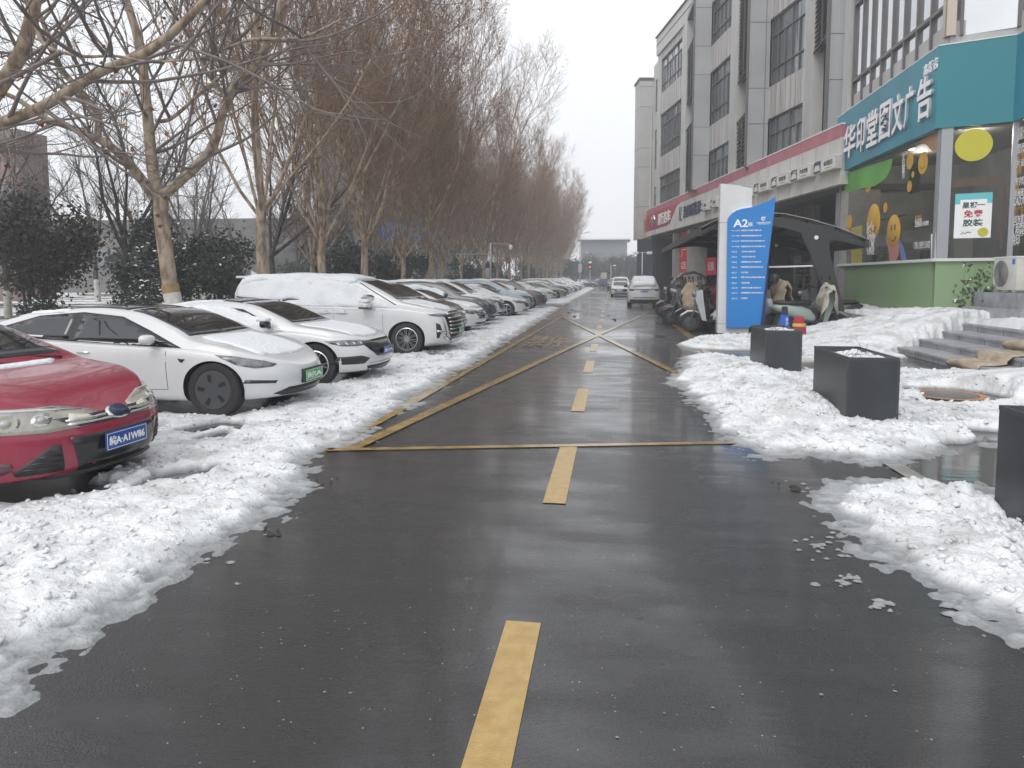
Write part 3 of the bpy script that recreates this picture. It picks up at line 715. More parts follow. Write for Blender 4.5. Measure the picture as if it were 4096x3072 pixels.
# shopfront columns
b = MB(); b.box(-.06, .2, LY - .02, LY + .5, .3, SB + .05); b.build('corner_column', TRIM, shop)
b = MB(); facebox(b, (0, .0), (.0, -.01), 0, .1)
b = MB(); facebox(b, P1, (PP2[0] * .16, PP2[1] * .16), SIL + .06, SB, .3, .04); b.build('mullion', TRIM, shop); b = MB(); facebox(b, (PP2[0] * .93, PP2[1] * .93), (PP2[0], PP2[1]), SIL + .06, SB, .3, .04)
b.box(-.05, .15, .02, .14, SIL + .06, SB); b.build('mullion', TRIM, shop)
SG = bpy.data.materials.new('shop_glass'); SG.use_nodes = True
t_ = SG.node_tree; b_ = t_.nodes['Principled BSDF']; b_.inputs['Base Color'].default_value = (.02, .028, .026, 1); b_.inputs['Roughness'].default_value = .03; b_.inputs['Alpha'].default_value = .3; b_.inputs['Specular IOR Level'].default_value = .6
b = MB(); facebox(b, (.02, LY), (.02, .14), SIL + .06, SB, .012); b.build('shop_window', SG, shop)
b = MB(); facebox(b, (PP2[0] * .16, PP2[1] * .16 + .02), (PP2[0] * .93, PP2[1] * .93 + .02), SIL + .06, SB, .012); b.build('shop_window', SG, shop)
b = MB(); facebox(b, (PP2[0] + .02, PP2[1]), (P3[0] + .02, P3[1]), SIL + .06, SB, .012); b.build('shop_window', SG, shop)
# inside: floor, back wall, ceiling, lit spots, counters
IN = mat('shop_inside_wall', (.28, .29, .27), .7, var=.5, vscale=.8, vcol=(.14, .15, .15))
b = MB(); b.box(4.2, 4.3, -10, LY, 0, SB + .3); b.box(.2, 4.2, LY, LY + .1, .2, SB + .3); b.box(.26, 4.2, .4, LY, 1.2, 1.3); b.build('inside_wall', IN, shop)
b = MB(); b.prism([(.2, LY + .1), (.2, .4), (c2.x + .3, c2.y + .4), (c2.x + .3, -12), (8, -12), (8, LY + .1)], SB + .25, SB + .35, 'z'); b.build('inside_ceiling', mat('ceiling_dim', (.12, .11, .10), .7), shop)
b = MB(); b.box(.26, .36, .3, LY - .2, SIL + .35, SIL + .4); b.box(.9, 1.4, 1.0, LY - 1.5, SIL - .2, SIL + .75); b.build('counter', mat('counter_pale', (.42, .42, .38), .5), shop)
b = MB()
for (x, y, z, sx, sz) in ((.6, 1.2, SIL + .15, .35, .8), (.6, 2.2, SIL + .1, .3, .45), (.6, 4.4, SIL + .1, .5, .35), (.6, 6.2, SIL + .1, .4, .5)): b.box(x, x + .3, y, y + sx, z, z + sz)
b.build('stacked_goods', mat('goods_mixed', (.35, .36, .32), .6, var=.6, vscale=1.5, vcol=(.12, .14, .16)), shop)
b = MB(); b.box(.5, .55, 2.6, 3.3, SIL + 2.2, SIL + 3.1); b.box(.5, .54, 3.6, 6.2, SIL + 1.55, SIL + 1.58); b.box(.5, .54, 1.5, 3.0, SIL + 1.2, SIL + 1.23); b.build('display_screen', mat('screen_off', (.03, .035, .04), .2), shop)
for lx, ly in ((1.6, 1.6), (1.6, 5.2), (3.0, -1.0)):   # the lit ceiling spots
    ld = bpy.data.lights.new('ceiling_light', 'POINT'); ld.energy = 70; ld.shadow_soft_size = .15; ld.color = (1, .93, .82); lo_ = bpy.data.objects.new('ceiling_light', ld); COL.objects.link(lo_); lo_.parent = shop; lo_.location = (lx, ly, SB)
LAMP = mat('ceiling_spot_lit', (1, .95, .85), .5, emit=6)
b = MB()
for (x, y) in ((1.0, 1.2), (2.2, .1), (3.0, -1.4), (1.0, 4.5)): b.lathe([(.001, SB + .2), (.09, SB + .2), (.1, SB + .24)], (x, y, 0), 'z', 12)
b.build('ceiling_spot', LAMP, shop)
# wooden door frame of the corner face
b = MB(); M1 = Vector((PP2[0], PP2[1], 0))
def cf(f): return (M1.x * f, M1.y * f)
facebox(b, cf(.18), cf(.86), SIL + 2.0, SIL + 2.25, .06, -.12); facebox(b, cf(.84), cf(.88), SIL + .3, SIL + 2.0, .06, -.12); b.build('wood_frame', mat('pine_wood', (.34, .19, .11), .5, var=.3), shop)
# upper storeys of this building
b = MB()
b.box(.1, .35, LY - .2, LY + .55, SB, 24); 
for p, q in ((P0, P1), (P1, PP2), (PP2, P3)): facebox(b, p, q, SB, 8.6, .3, -.12)
facebox(b, P0, P1, 8.6, 24, .3, -.5); facebox(b, P1, PP2, 8.6, 24, .3, -.5); facebox(b, PP2, P3, 8.6, 24, .3, -.5)
b.box(-.02, .3, LY - .35, LY + .3, SB + .1, 24)
b.build('wall', STONE, shop)
up = MB(); upg = MB()
def grid(p, q, f0, f1, z0, z1, vn, hz, sub=None):
    p = Vector((*p, 0)); q = Vector((*q, 0)); d = q - p
    for k in range(vn + 1):
        a = p + d * (f0 + (f1 - f0) * k / vn); e = d.normalized() * .04
        facebox(up, a - e, a + e, z0, z1, .12, .0)
    for z in hz: facebox(up, p + d * f0, p + d * f1, z - .05, z + .05, .12, .012)
    facebox(upg, p + d * f0, p + d * f1, z0, z1, .02, -.09)
grid((.05, LY - .6), (.05, .2), 0, 1, 8.2, 24, 8, (9.1, 13.4, 11.9, 16, 18.2))
grid((P1[0] + .1, P1[1]), PP2, .16, .93, 8.2, 24, 1, (11.8, 14))
grid((PP2[0] + .05, PP2[1] - .3), (P3[0] + .05, P3[1]), .0, 1, 8.2, 24, 14, (9.6, 11.8, 14))
ug = upg.build('upper_window', mat('sky_glass', (.62, .64, .66), .03, metal=.75, spec=1, var=.2, vscale=.3), shop); up.build('frame', mat('brown_grey_frame', (.12, .11, .11), .4), ug)
b = MB(); facebox(b, P1, (PP2[0] * .13, PP2[1] * .13), 8.2, 24, .25, .06); b.box(-.04, .1, .0, .16, 8.2, 24); b.build('corner_trim', mat('bronze_trim', (.42, .36, .30), .3, metal=.4), shop)
# ---- the teal sign
sg = thing('shop_sign', 'large teal shop sign wrapping round the corner with white raised characters', 'sign', (SX, Y1, 0))
b = MB(); facebox(b, (0, LY + .25), (0, -.02), SB, ST, .16, .17); b.build('board', TEAL, sg)
b = MB(); facebox(b, (-.17, -.02), (PP2[0] - .17, PP2[1] - .02), SB, ST, .16, 0); b.build('board', mat('teal_plain_board', (.008, .19, .23), .35), sg)
b = MB(); facebox(b, (PP2[0] - .17, PP2[1] - .02), (P3[0] - .17, P3[1]), SB, ST, .16, 0); b.build('board', TEAL, sg)
b = MB(); facebox(b, (0, LY + .25), (0, -.02), ST, ST + .03, .2, .18); facebox(b, (-.17, -.02), (PP2[0] - .17, PP2[1] - .02), ST, ST + .03, .2, .02); b.build('snow_ledge', CARSNOW, sg)
LETT = mat('white_raised_letters', (.88, .89, .92), .35)
chars = '华印堂图文广告'
ln = LY + .25
# positions from the picture along the board
cx = [(843.0, 855.5), (856, 864.5), (865.5, 877), (878, 890), (890.5, 902), (902.5, 912), (914.5, 930)]
for ch, (xa, xb) in zip(chars, cx):
    ya = onX(xa, 200, SX - .17).y - Y1; yb = onX(xb, 200, SX - .17).y - Y1
    o = text(ch, 1, frameM((-.17 - .04, (ya + yb) / 2, (SB + ST) / 2 - .12), (0, -1, 0), (0, 0, 1)), LETT, 'raised_letter', sg, extrude=.035, width=(ya - yb) * .90, height=1.2, bold=.02, sidem=mat('letter_side_shade', (.34, .36, .38), .5))  # shade on the letter sides is put into their colour, fronts stay white
ya = onX(922.5, 110, SX - .17).y - Y1; yb = onX(936, 110, SX - .17).y - Y1
text('高新店', 1, frameM((-.175, (ya + yb) / 2, ST - .42), (0, -1, 0), (0, 0, 1)), LETT, 'raised_letter', sg, extrude=.02, width=ya - yb, height=.32, bold=.02, spacing=1.3)
# ---- stickers on the shop glass (plain smiling discs)
YS = mat('yellow_sticker', (.62, .36, .03), .5, var=.2, vscale=2); YB = mat('bright_yellow_sticker', (.50, .46, .03), .5); BRN = mat('brown_line', (.14, .06, .02), .6)
GS = mat('green_film', (.14, .42, .08), .5, var=.3, vscale=.8); GD = mat('olive_film', (.34, .30, .06), .5); PNK = mat('pink_sticker', (.45, .19, .15), .5)
def wf(px, py): # window face left: px -> local y, z
    p = onX(px, py, SX - .02); return p.y - Y1, p.z
def disc(name, px, py, r, m, parent, face=True, smile=1, frame=None):
    if frame is None: y, z = wf(px, py); Mx = frameM((-.012, y, z), (0, -1, 0), (0, 0, 1))
    else: Mx = frame
    b = MB(); b.m = Mx; b.lathe([(.001, .0), (r * .99, .0), (r, -.004)], k=28)
    o = b.build(name, m, parent)
    if face:
        b = MB(); b.m = Mx
        pts = [(r * .5 * math.sin(a), -r * .1 - r * .42 * math.cos(a), .002) for a in np.linspace(-1.15, 1.15, 9)]
        b.tube(pts, r * .035, 4)
        if smile > 1:
            for sx in (-1, 1): b.tube([(sx * r * .25, r * .12, .002), (sx * r * .25, r * .42, .002)], r * .06, 5)
        b.build('smile', BRN, o)
    return o
wg = thing('window_graphics', 'window stickers of yellow smiling discs and green film on the left shop window', 'sticker', (SX, Y1, 0))
for px, py, r, f in ((868, 184.5, .28, 1), (909.5, 161, .25, 0), (922.5, 163, .32, 1), (912.5, 174.5, .1, 0), (909, 186.5, .17, 1), (885, 207.5, .17, 1), (873, 222, .62, 1), (849, 222, .28, 0), (847.5, 236, .3, 0)): disc('smiling_disc', px, py, r, YS, wg, f)
disc('smiling_disc', 893, 232, .55, YS, wg, True, 2)
b = MB()
def wp(mb, pts, d=-.016, th=.004):
    P = [wf(*p) for p in pts]; mb.prism(P, d - th, d, 'x')
wp(b, [(843.5, 174), (893, 158), (891, 168), (886, 178), (875, 186), (868, 187), (845, 193)]); b.build('green_film', GS, wg)
b = MB(); wp(b, [(851, 228), (862, 225), (862, 266), (851, 268)]); b.build('olive_film', GD, wg)
b = MB(); wp(b, [(886, 239), (889, 252), (899, 254), (900, 245), (897, 243), (894, 247), (889, 245), (888, 236)], -.022); wp(b, [(889, 252), (899, 254), (895, 264), (890, 264)], -.022); b.build('hand_sticker', PNK, wg)
b = MB(); wp(b, [(898, 238), (903, 246), (907, 261), (902, 262), (899, 247)]); b.build('pen_sticker', mat('blue_white', (.12, .2, .42), .5), wg)
b = MB(); wp(b, [(937, 130), (937, 151), (932, 151), (926, 144), (918, 143), (912, 146)]); b.build('brown_blob', mat('tan_film', (.38, .2, .1), .5), wg)
b = MB(); wp(b, [(931, 234), (933.5, 234), (933, 260), (931, 260)], -.02); wp(b, [(934.5, 226), (936, 226), (935.5, 260), (934, 260)], -.02); b.build('white_bar', LW, wg)
def wtext(s, px0, px1, py, h, m=LW, **k):
    ya, z = wf(px0, py); yb, z2 = wf(px1, py)
    return text(s, 1, frameM((-.02, (ya + yb) / 2, (z + z2) / 2), (0, -1, 0), (0, 0, 1)), m, parent=wg, extrude=.002, width=abs(ya - yb), height=h, **k)
wtext("let's", 867, 873.5, 227, .4, bold=.01); wtext('Smile', 867, 875, 236, .4, bold=.01); wtext('FOR', 867, 874.5, 244.5, .4, bold=.02); wtext('印你所想', 867, 874, 252, .2)
wtext('178 1593 5102', 914, 930, 245, .2); wtext('图文快印', 915, 921, 217.5, .14, mat('orange_letters', (.5, .25, .06), .5)); wtext('标书打印', 915, 921.5, 221, .14); wtext('让您的办公不再繁琐', 915, 928.5, 224, .14)
for k, ch in enumerate('文印服务'): wtext(ch, 902, 904.8, 157 + k * 6, .22)
# corner door face: yellow disc and the poster
cd = thing('window_sticker', 'big plain yellow round sticker at the top of the corner shop window', 'sticker', (SX, Y1, 0))
pc = Vector((PP2[0], PP2[1], 0)); dl = pc.normalized()
disc('disc', 0, 0, .43, YB, cd, False, frame=frameM(tuple(pc * .42 + Vector((.0, -.06, SB - .52))), dl, (0, 0, 1)))
po = thing('poster', 'white and turquoise poster with Chinese words on the corner shop window', 'poster', (SX, Y1, 0))
pq = pc * .455 + Vector((0, -.06, 0))
Mp = lambda u, z, o=.0: frameM(tuple(pq + dl * u + Vector((0, -o, z))), dl, (0, 0, 1))
zc = CH + (278 - 215.5) / 37.2; hw, hh = .42, .60
def pbox(u0, u1, z0, z1, o, m, nm):
    b = MB(); b.m = Mp(0, zc, o); b.box(u0, u1, z0, z1, 0, .003); return b.build(nm, m, po)
pbox(-hw, hw, -hh, hh, 0, LW, 'sheet'); pbox(-hw, hw, hh - .28, hh, .004, mat('turquoise_print', (.12, .5, .55), .5), 'turquoise_band')
pbox(-hw * .72, hw * .72, -hh + .2, hh - .17, .008, LW, 'inner_sheet')
DG = mat('dark_green_print', (.02, .07, .06), .5); RP = mat('crimson_print', (.4, .03, .06), .5)
text('星期一', 1, Mp(0, zc + .28, .014), DG, parent=po, extrude=.001, width=.52, height=.17, bold=.03)
text('免费', 1, Mp(0, zc + .05, .014), RP, parent=po, extrude=.001, width=.44, height=.2, bold=.03)
text('胶装', 1, Mp(0, zc - .19, .014), DG, parent=po, extrude=.001, width=.46, height=.2, bold=.03)
b = MB(); b.m = Mp(.24, zc - .45, .012); b.lathe([(.001, .002), (.12, .002), (.122, 0)], k=20); yo = b.build('yellow_face', YB, po)
b = MB(); b.m = Mp(-.15, zc - .47, .012); b.tube([(-.12, -.03, 0), (-.06, .03, 0), (-.03, -.02, 0), (.04, .03, 0), (.12, .02, 0)], .008, 4); b.build('arrow', DG, po)
# right window lettering
wt = thing('window_lettering', 'rows of pale and amber service words on the right shop window', 'lettering', (SX, Y1, 0))
AMB = mat('amber_print', (.5, .25, .05), .5)
def rtext(s, px0, px1, py, h, m=LW, bold=.01):
    X = SX + PP2[0] - .02
    a = onX(px0, py, X); b2 = onX(px1, py, X)
    return text(s, 1, frameM((PP2[0] - .03, (a.y + b2.y) / 2 - Y1, (a.z + b2.z) / 2), (0, -1, 0), (0, 0, 1)), m, parent=wt, extrude=.002, width=abs(a.y - b2.y), height=h, bold=bold)
for s, a_, b2, y, h, m in (('我们能做什么', 1012.5, 1036, 132, .34, LW), ('门型展架', 1014, 1030, 148, .26, LW), ('图文制作', 1013.5, 1030, 156, .24, AMB), ('名片设计', 1013, 1029, 163, .2, LW), ('装订覆膜', 1012, 1022, 171, .2, AMB), ('发光字灯箱', 1013, 1028, 181, .22, LW), ('横幅', 1014, 1019, 187.5, .2, AMB), ('彩页画册', 1012, 1024, 193, .2, LW), ('CAD大图', 1014, 1029, 200, .3, LW), ('宣传广告', 1011.5, 1024, 211, .24, AMB), ('会议布置', 1011.5, 1024, 219, .2, LW), ('工程图纸', 1012, 1028, 229, .36, LW), ('快印', 1012, 1020, 240, .3, LW)):
    rtext(s, a_, b2, y, h, m)
# ================================================================ platform, stairs
STEP = mat('step_stone', (.36, .37, .39), .45, var=.35, vscale=3, bump=.2, bscale=15)
pf = MB(); pf.box(8.15, 30, -10, 18.6, -.1, .63); pf.box(7.05, 30, 18.6, 35, -.1, .62)
struct(pf.build('platform', STEP))
stt = thing('stone_stairs', 'grey stone stairs of four steps half buried in snow below the shop', 'stairs', (0, 0, 0))
for k, (x0, yy) in enumerate(((6.3, 16.5), (6.87, 16.9), (7.5, 17.3), (8.1, 17.8))):
    b = MB(); z1 = .155 * (k + 1); x1 = 8.16 + .01 * k; yn = yy
    b.box(x0, x1, -8, yn, 0.001 + .15 * k - .15 * (k > 0), z1 - .045); b.box(x0 - .03, x1, -8, yn + .03, z1 - .045, z1)
    so_ = b.build('step', STEP, stt)
    j = MB(); y = yn - .9
    while y > 4: j.box(x0 - .004, x0 + .01, y, y + .015, .15 * k, z1 - .045); y -= 1.05
    j.build('joint', JOINT, so_)
CARP = mat('tan_carpet', (.50, .41, .31), .95, var=.35, vscale=6, bump=.6, bscale=90)
def carpet(lab, ya, yb, k0, k1, skew=.2):
    xs = [6.27, 6.84, 7.47, 8.07, 8.9]; prof = []
    for k in range(k0, k1 + 1):
        z = .155 * (k + 1)
        if k == k0: prof += [(xs[k] - .0, z - .12), (xs[k] - .035, z - .05)]
        prof += [(xs[k] - .02, z + .015), (xs[k] + .25, z + .02), (xs[k + 1] - .08, z + .02)]
        if k < k1: prof += [(xs[k + 1] - .06, z + .08)]
    vs = []; fs = []; N = 12
    for i, (x, z) in enumerate(prof):
        for j in range(N + 1):
            y = ya + (yb - ya) * j / N + skew * (i / len(prof)) + .05 * math.sin(i * 1.7)
            vs.append((x + .03 * math.sin(j * .9 + i), y, z + .012 * math.sin(j * 1.3 + i * 2)))
    for i in range(len(prof) - 1):
        for j in range(N): a = i * (N + 1) + j; fs.append([a, a + 1, a + N + 2, a + N + 1])
    o = obj_from('carpet', vs, fs, CARP); tag(o, lab, 'carpet', 'carpets laid on the stairs')
    md = o.modifiers.new('s', 'SOLIDIFY'); md.thickness = .012
    return o
ca = G(945, 362, .3).y
carpet('tan carpet with dark writing draped over the two lowest steps', 12.9, 14.0, 0, 1)
carpet('tan carpet strip folded over the upper steps', 13.3, 14.5, 2, 3)
# small block ledge with the AC outdoor unit
b = MB(); b.box(8.95, 10.4, 16.9, 19.5, .6, .95); b.box(9.15, 10.4, 17.4, 19.5, .95, 1.32); lg = b.build('side_steps', STEP); tag(lg, 'short flight of snowy grey stone steps under the white outdoor unit', 'steps')
ac = thing('ac_outdoor_unit', 'white air conditioner outdoor unit with round black fan beside the shop window', 'air conditioner', (9.3, 18.3, 1.33))
b = MB(); b.box(0, .4, -.5, .5, .05, .82, .02); b.box(.02, .1, -.4, -.3, 0, .05); b.box(.3, .38, -.4, -.3, 0, .05); b.box(.02, .1, .3, .4, 0, .05); b.box(.3, .38, .3, .4, 0, .05); b.build('case', ACM, ac)
b = MB(); b.lathe([(.001, -.012), (.29, -.012), (.32, -.004)], (0, .16, .44), 'x', 30); fg = b.build('fan', mat('fan_dark', (.06, .065, .07), .5), ac)
b = MB()
for r in (.08, .13, .18, .23, .28, .32): b.tube([(-.02, .16 + r * math.cos(a), .44 + r * math.sin(a)) for a in np.linspace(0, 2 * PI, 28)[:-1]], .004, 4, close=True)
b.build('grille', ACM, fg)
b = MB(); b.box(.14, .3, -.53, -.5, .62, .74); b.box(.18, .34, -.52, -.5, .3, .42); b.build('valve_cover', mat('ac_cream', (.5, .47, .38), .5), ac)
b = MB(); b.box(-.004, 0, -.42, -.3, .66, .78); b.build('blue_badge', mat('badge_blue', (.02, .2, .5), .4), ac)
b = MB(); b.tube([(.22, -.52, .62), (.2, -.56, .35), (.25, -.54, .12), (.36, -.52, .1)], .01, 6); b.tube([(.38, -.5, .7), (.5, -.6, .6), (.52, -.6, .3), (.35, -.55, .12)], .022, 6); b.build('hose', mat('hose_grey', (.5, .5, .48), .5), ac)
b = MB(); b.box(-.01, .41, -.51, .51, .815, .85, .015); b.build('snow_cap', CARSNOW, ac)
# snow sheets on platform & steps
def h_plat(X, Y): return np.where((X > 7.12) & ((X > 8.2) | (Y > 18.7)), .64 + .07 * chunks(X, Y, 15, .8) + .10 * np.clip((fbm(X * .8, Y * .8, 6) - .35) * 3, 0, 1) + mound(X, Y, 9.2, 15.5, 1.3, 1.6, .15), -1)
# ================================================================ cars
# car frame: x forward, nose at +x, y left, z up, ground 0
def pchip(xs, ys, x):
    xs = np.array(xs, float); ys = np.array(ys, float); h = np.diff(xs); dl = np.diff(ys) / h; m = np.zeros(len(xs))
    for i in range(1, len(xs) - 1):
        if dl[i - 1] * dl[i] > 0: w1 = 2 * h[i] + h[i - 1]; w2 = h[i] + 2 * h[i - 1]; m[i] = (w1 + w2) / (w1 / dl[i - 1] + w2 / dl[i])
    m[0] = dl[0]; m[-1] = dl[-1]
    x = np.clip(x, xs[0], xs[-1]); i = np.clip(np.searchsorted(xs, x) - 1, 0, len(h) - 1); t = (x - xs[i]) / h[i]
    return ys[i] * (1 + 2 * t) * (1 - t) ** 2 + h[i] * m[i] * t * (1 - t) ** 2 + ys[i + 1] * t * t * (3 - 2 * t) + h[i] * m[i + 1] * t * t * (t - 1)
class Car:
    def __init__(s, L, W, top, belt, nose, tail, wb, fo, rw=.335, zb=.17, Rn=.55, Rt=.5, nn=2.6, nt_=2.6, tumble=.40, arch=.385, roofmin=.5):
        s.L, s.W, s.top, s.belt, s.nose, s.tail = L, W, top, belt, nose, tail
        s.xf = L / 2 - fo; s.xr = s.xf - wb; s.rw = rw; s.zb = zb; s.Rn, s.Rt, s.nn, s.nt = Rn, Rt, nn, nt_; s.tumble = tumble; s.arch = arch; s.rm = roofmin
        s.mesh()
    def mesh(s):
        L, W = s.L, s.W
        e = 1 - np.cos(np.linspace(0, PI / 2, 14))       # dense towards 0
        x = np.unique(np.concatenate([-L / 2 + e * s.Rt, np.linspace(-L / 2 + s.Rt, L / 2 - s.Rn, 46), L / 2 - e * s.Rn]).round(5))
        tx, tz = zip(*s.top); bx_, bz = zip(*s.belt)
        zt = pchip(tx, tz, x); zs = np.minimum(pchip(bx_, bz, x), zt - .02)
        dn = x - (L / 2 - s.Rn); dt = (-L / 2 + s.Rt) - x
        pn = np.where(dn > 0, np.clip(1 - np.clip(dn / s.Rn, 0, 1) ** s.nn, 0, 1) ** (1 / s.nn), 1)
        ptl = np.where(dt > 0, np.clip(1 - np.clip(dt / s.Rt, 0, 1) ** s.nt, 0, 1) ** (1 / s.nt), 1)
        # slight barrel in plan
        bar = 1 - .035 * np.abs((x) / (L / 2)) ** 2.5
        w2 = W / 2 * pn * ptl * bar
        h = zt - zs; zb = s.zb + .05 * np.clip(dn / s.Rn, 0, 1) + .08 * np.clip(dt / s.Rt, 0, 1)
        yr = w2 * np.clip(.945 - s.tumble * h, s.rm, 1)
        R = []
        def P(y, z): R.append((y, z))
        P(0 * w2, zb); P(.6 * w2, zb); P(.86 * w2, zb + .01); P(.955 * w2, zb + .05); P(.985 * w2, zb + .16); P(w2, zb + .5 * (zs - zb)); P(.995 * w2, zb + .8 * (zs - zb)); P(.975 * w2, zs - .035)
        P(.945 * w2, zs + .0); P(.94 * w2 - .0, zs + .12 * h); P(yr * 1.0 + .02 * w2 * h, zs + .72 * h); P(yr * .955, zs + .88 * h); P(yr * .80, zs + .965 * h); P(yr * .45, zs + .995 * h); P(0 * w2, zt)
        Y = np.array([r[0] for r in R]); Z = np.array([r[1] for r in R])    # ring x station
        # catmull-rom densify in the ring
        K = len(R); S = 4; YY = []; ZZ = []
        for k in range(K - 1):
            a, b, c, d = max(k - 1, 0), k, k + 1, min(k + 2, K - 1)
            for q in range(S if k < K - 2 else S + 1):
                t = q / S
                f = lambda A: .5 * ((2 * A[b]) + (-A[a] + A[c]) * t + (2 * A[a] - 5 * A[b] + 4 * A[c] - A[d]) * t * t + (-A[a] + 3 * A[b] - 3 * A[c] + A[d]) * t ** 3)
                YY.append(f(Y)); ZZ.append(f(Z))
        Y = np.array(YY); Z = np.array(ZZ); Y[0] = 0; Y[-1] = 0
        nz, nd = zip(*s.nose); tz_, td = zip(*s.tail)
        X = np.tile(x, (len(Y), 1))
        wn = np.clip((x - (L / 2 - 1.0)) / 1.0, 0, 1) ** 1.5; wt = np.clip(((-L / 2 + .9) - x) / .9, 0, 1) ** 1.5
        X = X - wn * pchip(nz, nd, Z) + wt * pchip(tz_, td, Z)
        n, m = Y.shape
        V = []; idx = {}
        for sgn in (1, -1):
            for i in range(n):
                for j in range(m):
                    if sgn == -1 and (i in (0, n - 1) or j in (0, m - 1)): idx[(sgn, i, j)] = idx[(1, i, j)]; continue
                    idx[(sgn, i, j)] = len(V); V.append((X[i, j], sgn * Y[i, j], Z[i, j]))
        Fs = []
        for sgn in (1, -1):
            for i in range(n - 1):
                for j in range(m - 1):
                    q = [idx[(sgn, i, j)], idx[(sgn, i + 1, j)], idx[(sgn, i + 1, j + 1)], idx[(sgn, i, j + 1)]]
                    if sgn == 1: q = q[::-1]
                    q = [a for k, a in enumerate(q) if a != q[k - 1]]
                    if len(q) > 2: Fs.append(q)
        s.V, s.F = V, Fs
        s.bvh = BVHTree.FromPolygons(V, Fs)
    def body(s, paint, parent):
        me = bpy.data.meshes.new('body'); me.from_pydata(s.V, [], s.F); me.materials.append(paint); me.materials.append(UNDER)
        bm = bmesh.new(); bm.from_mesh(me); bmesh.ops.remove_doubles(bm, verts=bm.verts, dist=1e-5); bmesh.ops.recalc_face_normals(bm, faces=bm.faces); bm.to_mesh(me); bm.free()
        o = bpy.data.objects.new('t', me); COL.objects.link(o)
        c = MB(); c.cur = 1
        for x in (s.xf, s.xr):
            for sg in (-1, 1):
                y0, y1 = sg * (s.W / 2 - .30), sg * (s.W / 2 + .2)
                c.lathe([(s.arch, y0), (s.arch, y1)], (x, 0, s.rw + .01), 'y', 40, cap=True)
        co = c.build('cut', [paint, UNDER])
        md = o.modifiers.new('b', 'BOOLEAN'); md.object = co; md.operation = 'DIFFERENCE'; md.solver = 'EXACT'
        dg = bpy.context.evaluated_depsgraph_get(); dg.update()
        m2 = bpy.data.meshes.new_from_object(o.evaluated_get(dg)); m2.name = 'body'
        bpy.data.objects.remove(o); bpy.data.objects.remove(co)
        bm = bmesh.new(); bm.from_mesh(m2)
        for f in bm.faces: f.smooth = True
        for e in bm.edges:
            if len(e.link_faces) == 2 and (e.calc_face_angle(0) > rad(40)): e.smooth = False
        bm.to_mesh(m2); bm.free()
        return link(bpy.data.objects.new('body', m2), parent)
    def patch(s, name, poly, d, m, parent, eps=.004, h=.12, thick=0, sm=True, bumpy=0, seed=0, skirt=True):
        """poly drawn on a plane facing direction d, dropped on the body surface. d: 'L','R' sides (x,z); 'F','B' front/back (y,z); 'T' (x,y); or an angle in degrees round z for a view from the front corner: (u,z)"""
        z = Vector((0, 0, 1))
        if d in ('L', 'R'): dv = Vector((0, -1 if d == 'L' else 1, 0)); U = Vector((1, 0, 0)); V = z
        elif d == 'F': dv = Vector((-1, 0, 0)); U = Vector((0, 1, 0)); V = z
        elif d == 'B': dv = Vector((1, 0, 0)); U = Vector((0, 1, 0)); V = z
        elif d == 'T': dv = Vector((0, 0, -1)); U = Vector((1, 0, 0)); V = Vector((0, 1, 0))
        else:
            a = rad(d); dv = Vector((-math.cos(a), -math.sin(a), 0)); U = Vector((-math.sin(a), math.cos(a), 0)); V = z   # a: direction the patch faces, 0 = front, + = left
        bm = bmesh.new(); vs = [bm.verts.new((p[0], p[1], 0)) for p in poly]; bm.faces.new(vs)
        us = [p[0] for p in poly]; ws = [p[1] for p in poly]
        for ax, lo, hi in ((0, min(us), max(us)), (1, min(ws), max(ws))):
            k = int((hi - lo) / h); st = (hi - lo) / (k + 1)
            for i in range(1, k + 1):
                co = [0, 0, 0]; no = [0, 0, 0]; co[ax] = lo + i * st; no[ax] = 1
                bmesh.ops.bisect_plane(bm, geom=bm.verts[:] + bm.edges[:] + bm.faces[:], plane_co=co, plane_no=no)
        bmesh.ops.triangulate(bm, faces=[f for f in bm.faces if len(f.verts) > 4])
        miss = []; rr = random.Random(seed)
        base = {}
        for v in bm.verts:
            o = U * v.co.x + V * v.co.y - dv * 6
            hit, nrm, fi, dist = s.bvh.ray_cast(o, dv)
            if hit is None: miss.append(v); continue
            if nrm.dot(dv) > 0: nrm = -nrm
            bnd = v.is_boundary
            e = eps
            if bumpy: e = eps * (.25 if bnd else (1 + bumpy * (math.sin(hit.x * 5 + hit.y * 3 + seed) * .5 + rr.uniform(-.35, .35))))
            base[v] = (hit, nrm); v.co = hit + nrm * e
        bmesh.ops.delete(bm, geom=miss, context='VERTS')
        if not bm.faces: bm.free(); return None
        if skirt:
            be = [e for e in bm.edges if e.is_boundary]
            r = bmesh.ops.extrude_edge_only(bm, edges=be)
            mp = {}
            for v in [g for g in r['geom'] if isinstance(g, bmesh.types.BMVert)]:
                hit, nrm, fi, dist = s.bvh.find_nearest(v.co)
                if hit: v.co = hit - (v.co - hit).normalized() * .006 if (v.co - hit).length > 1e-5 else hit
        bm.normal_update()
        # face outwards
        for f in bm.faces:
            pass
        tot = sum((f.normal.dot(-dv) * f.calc_area() for f in bm.faces))
        if tot < 0: bmesh.ops.reverse_faces(bm, faces=bm.faces[:])
        me = bpy.data.meshes.new(name); bm.to_mesh(me); bm.free()
        if sm: me.polygons.foreach_set('use_smooth', [True] * len(me.polygons))
        me.materials.append(m)
        return link(bpy.data.objects.new(name, me), parent)
    def surf(s, x, z, side=-1):
        hit = s.bvh.ray_cast(Vector((x, side * 5, z)), Vector((0, -side, 0)))[0]
        return hit
UNDER = mat('car_underside', (.012, .012, .014), .8)
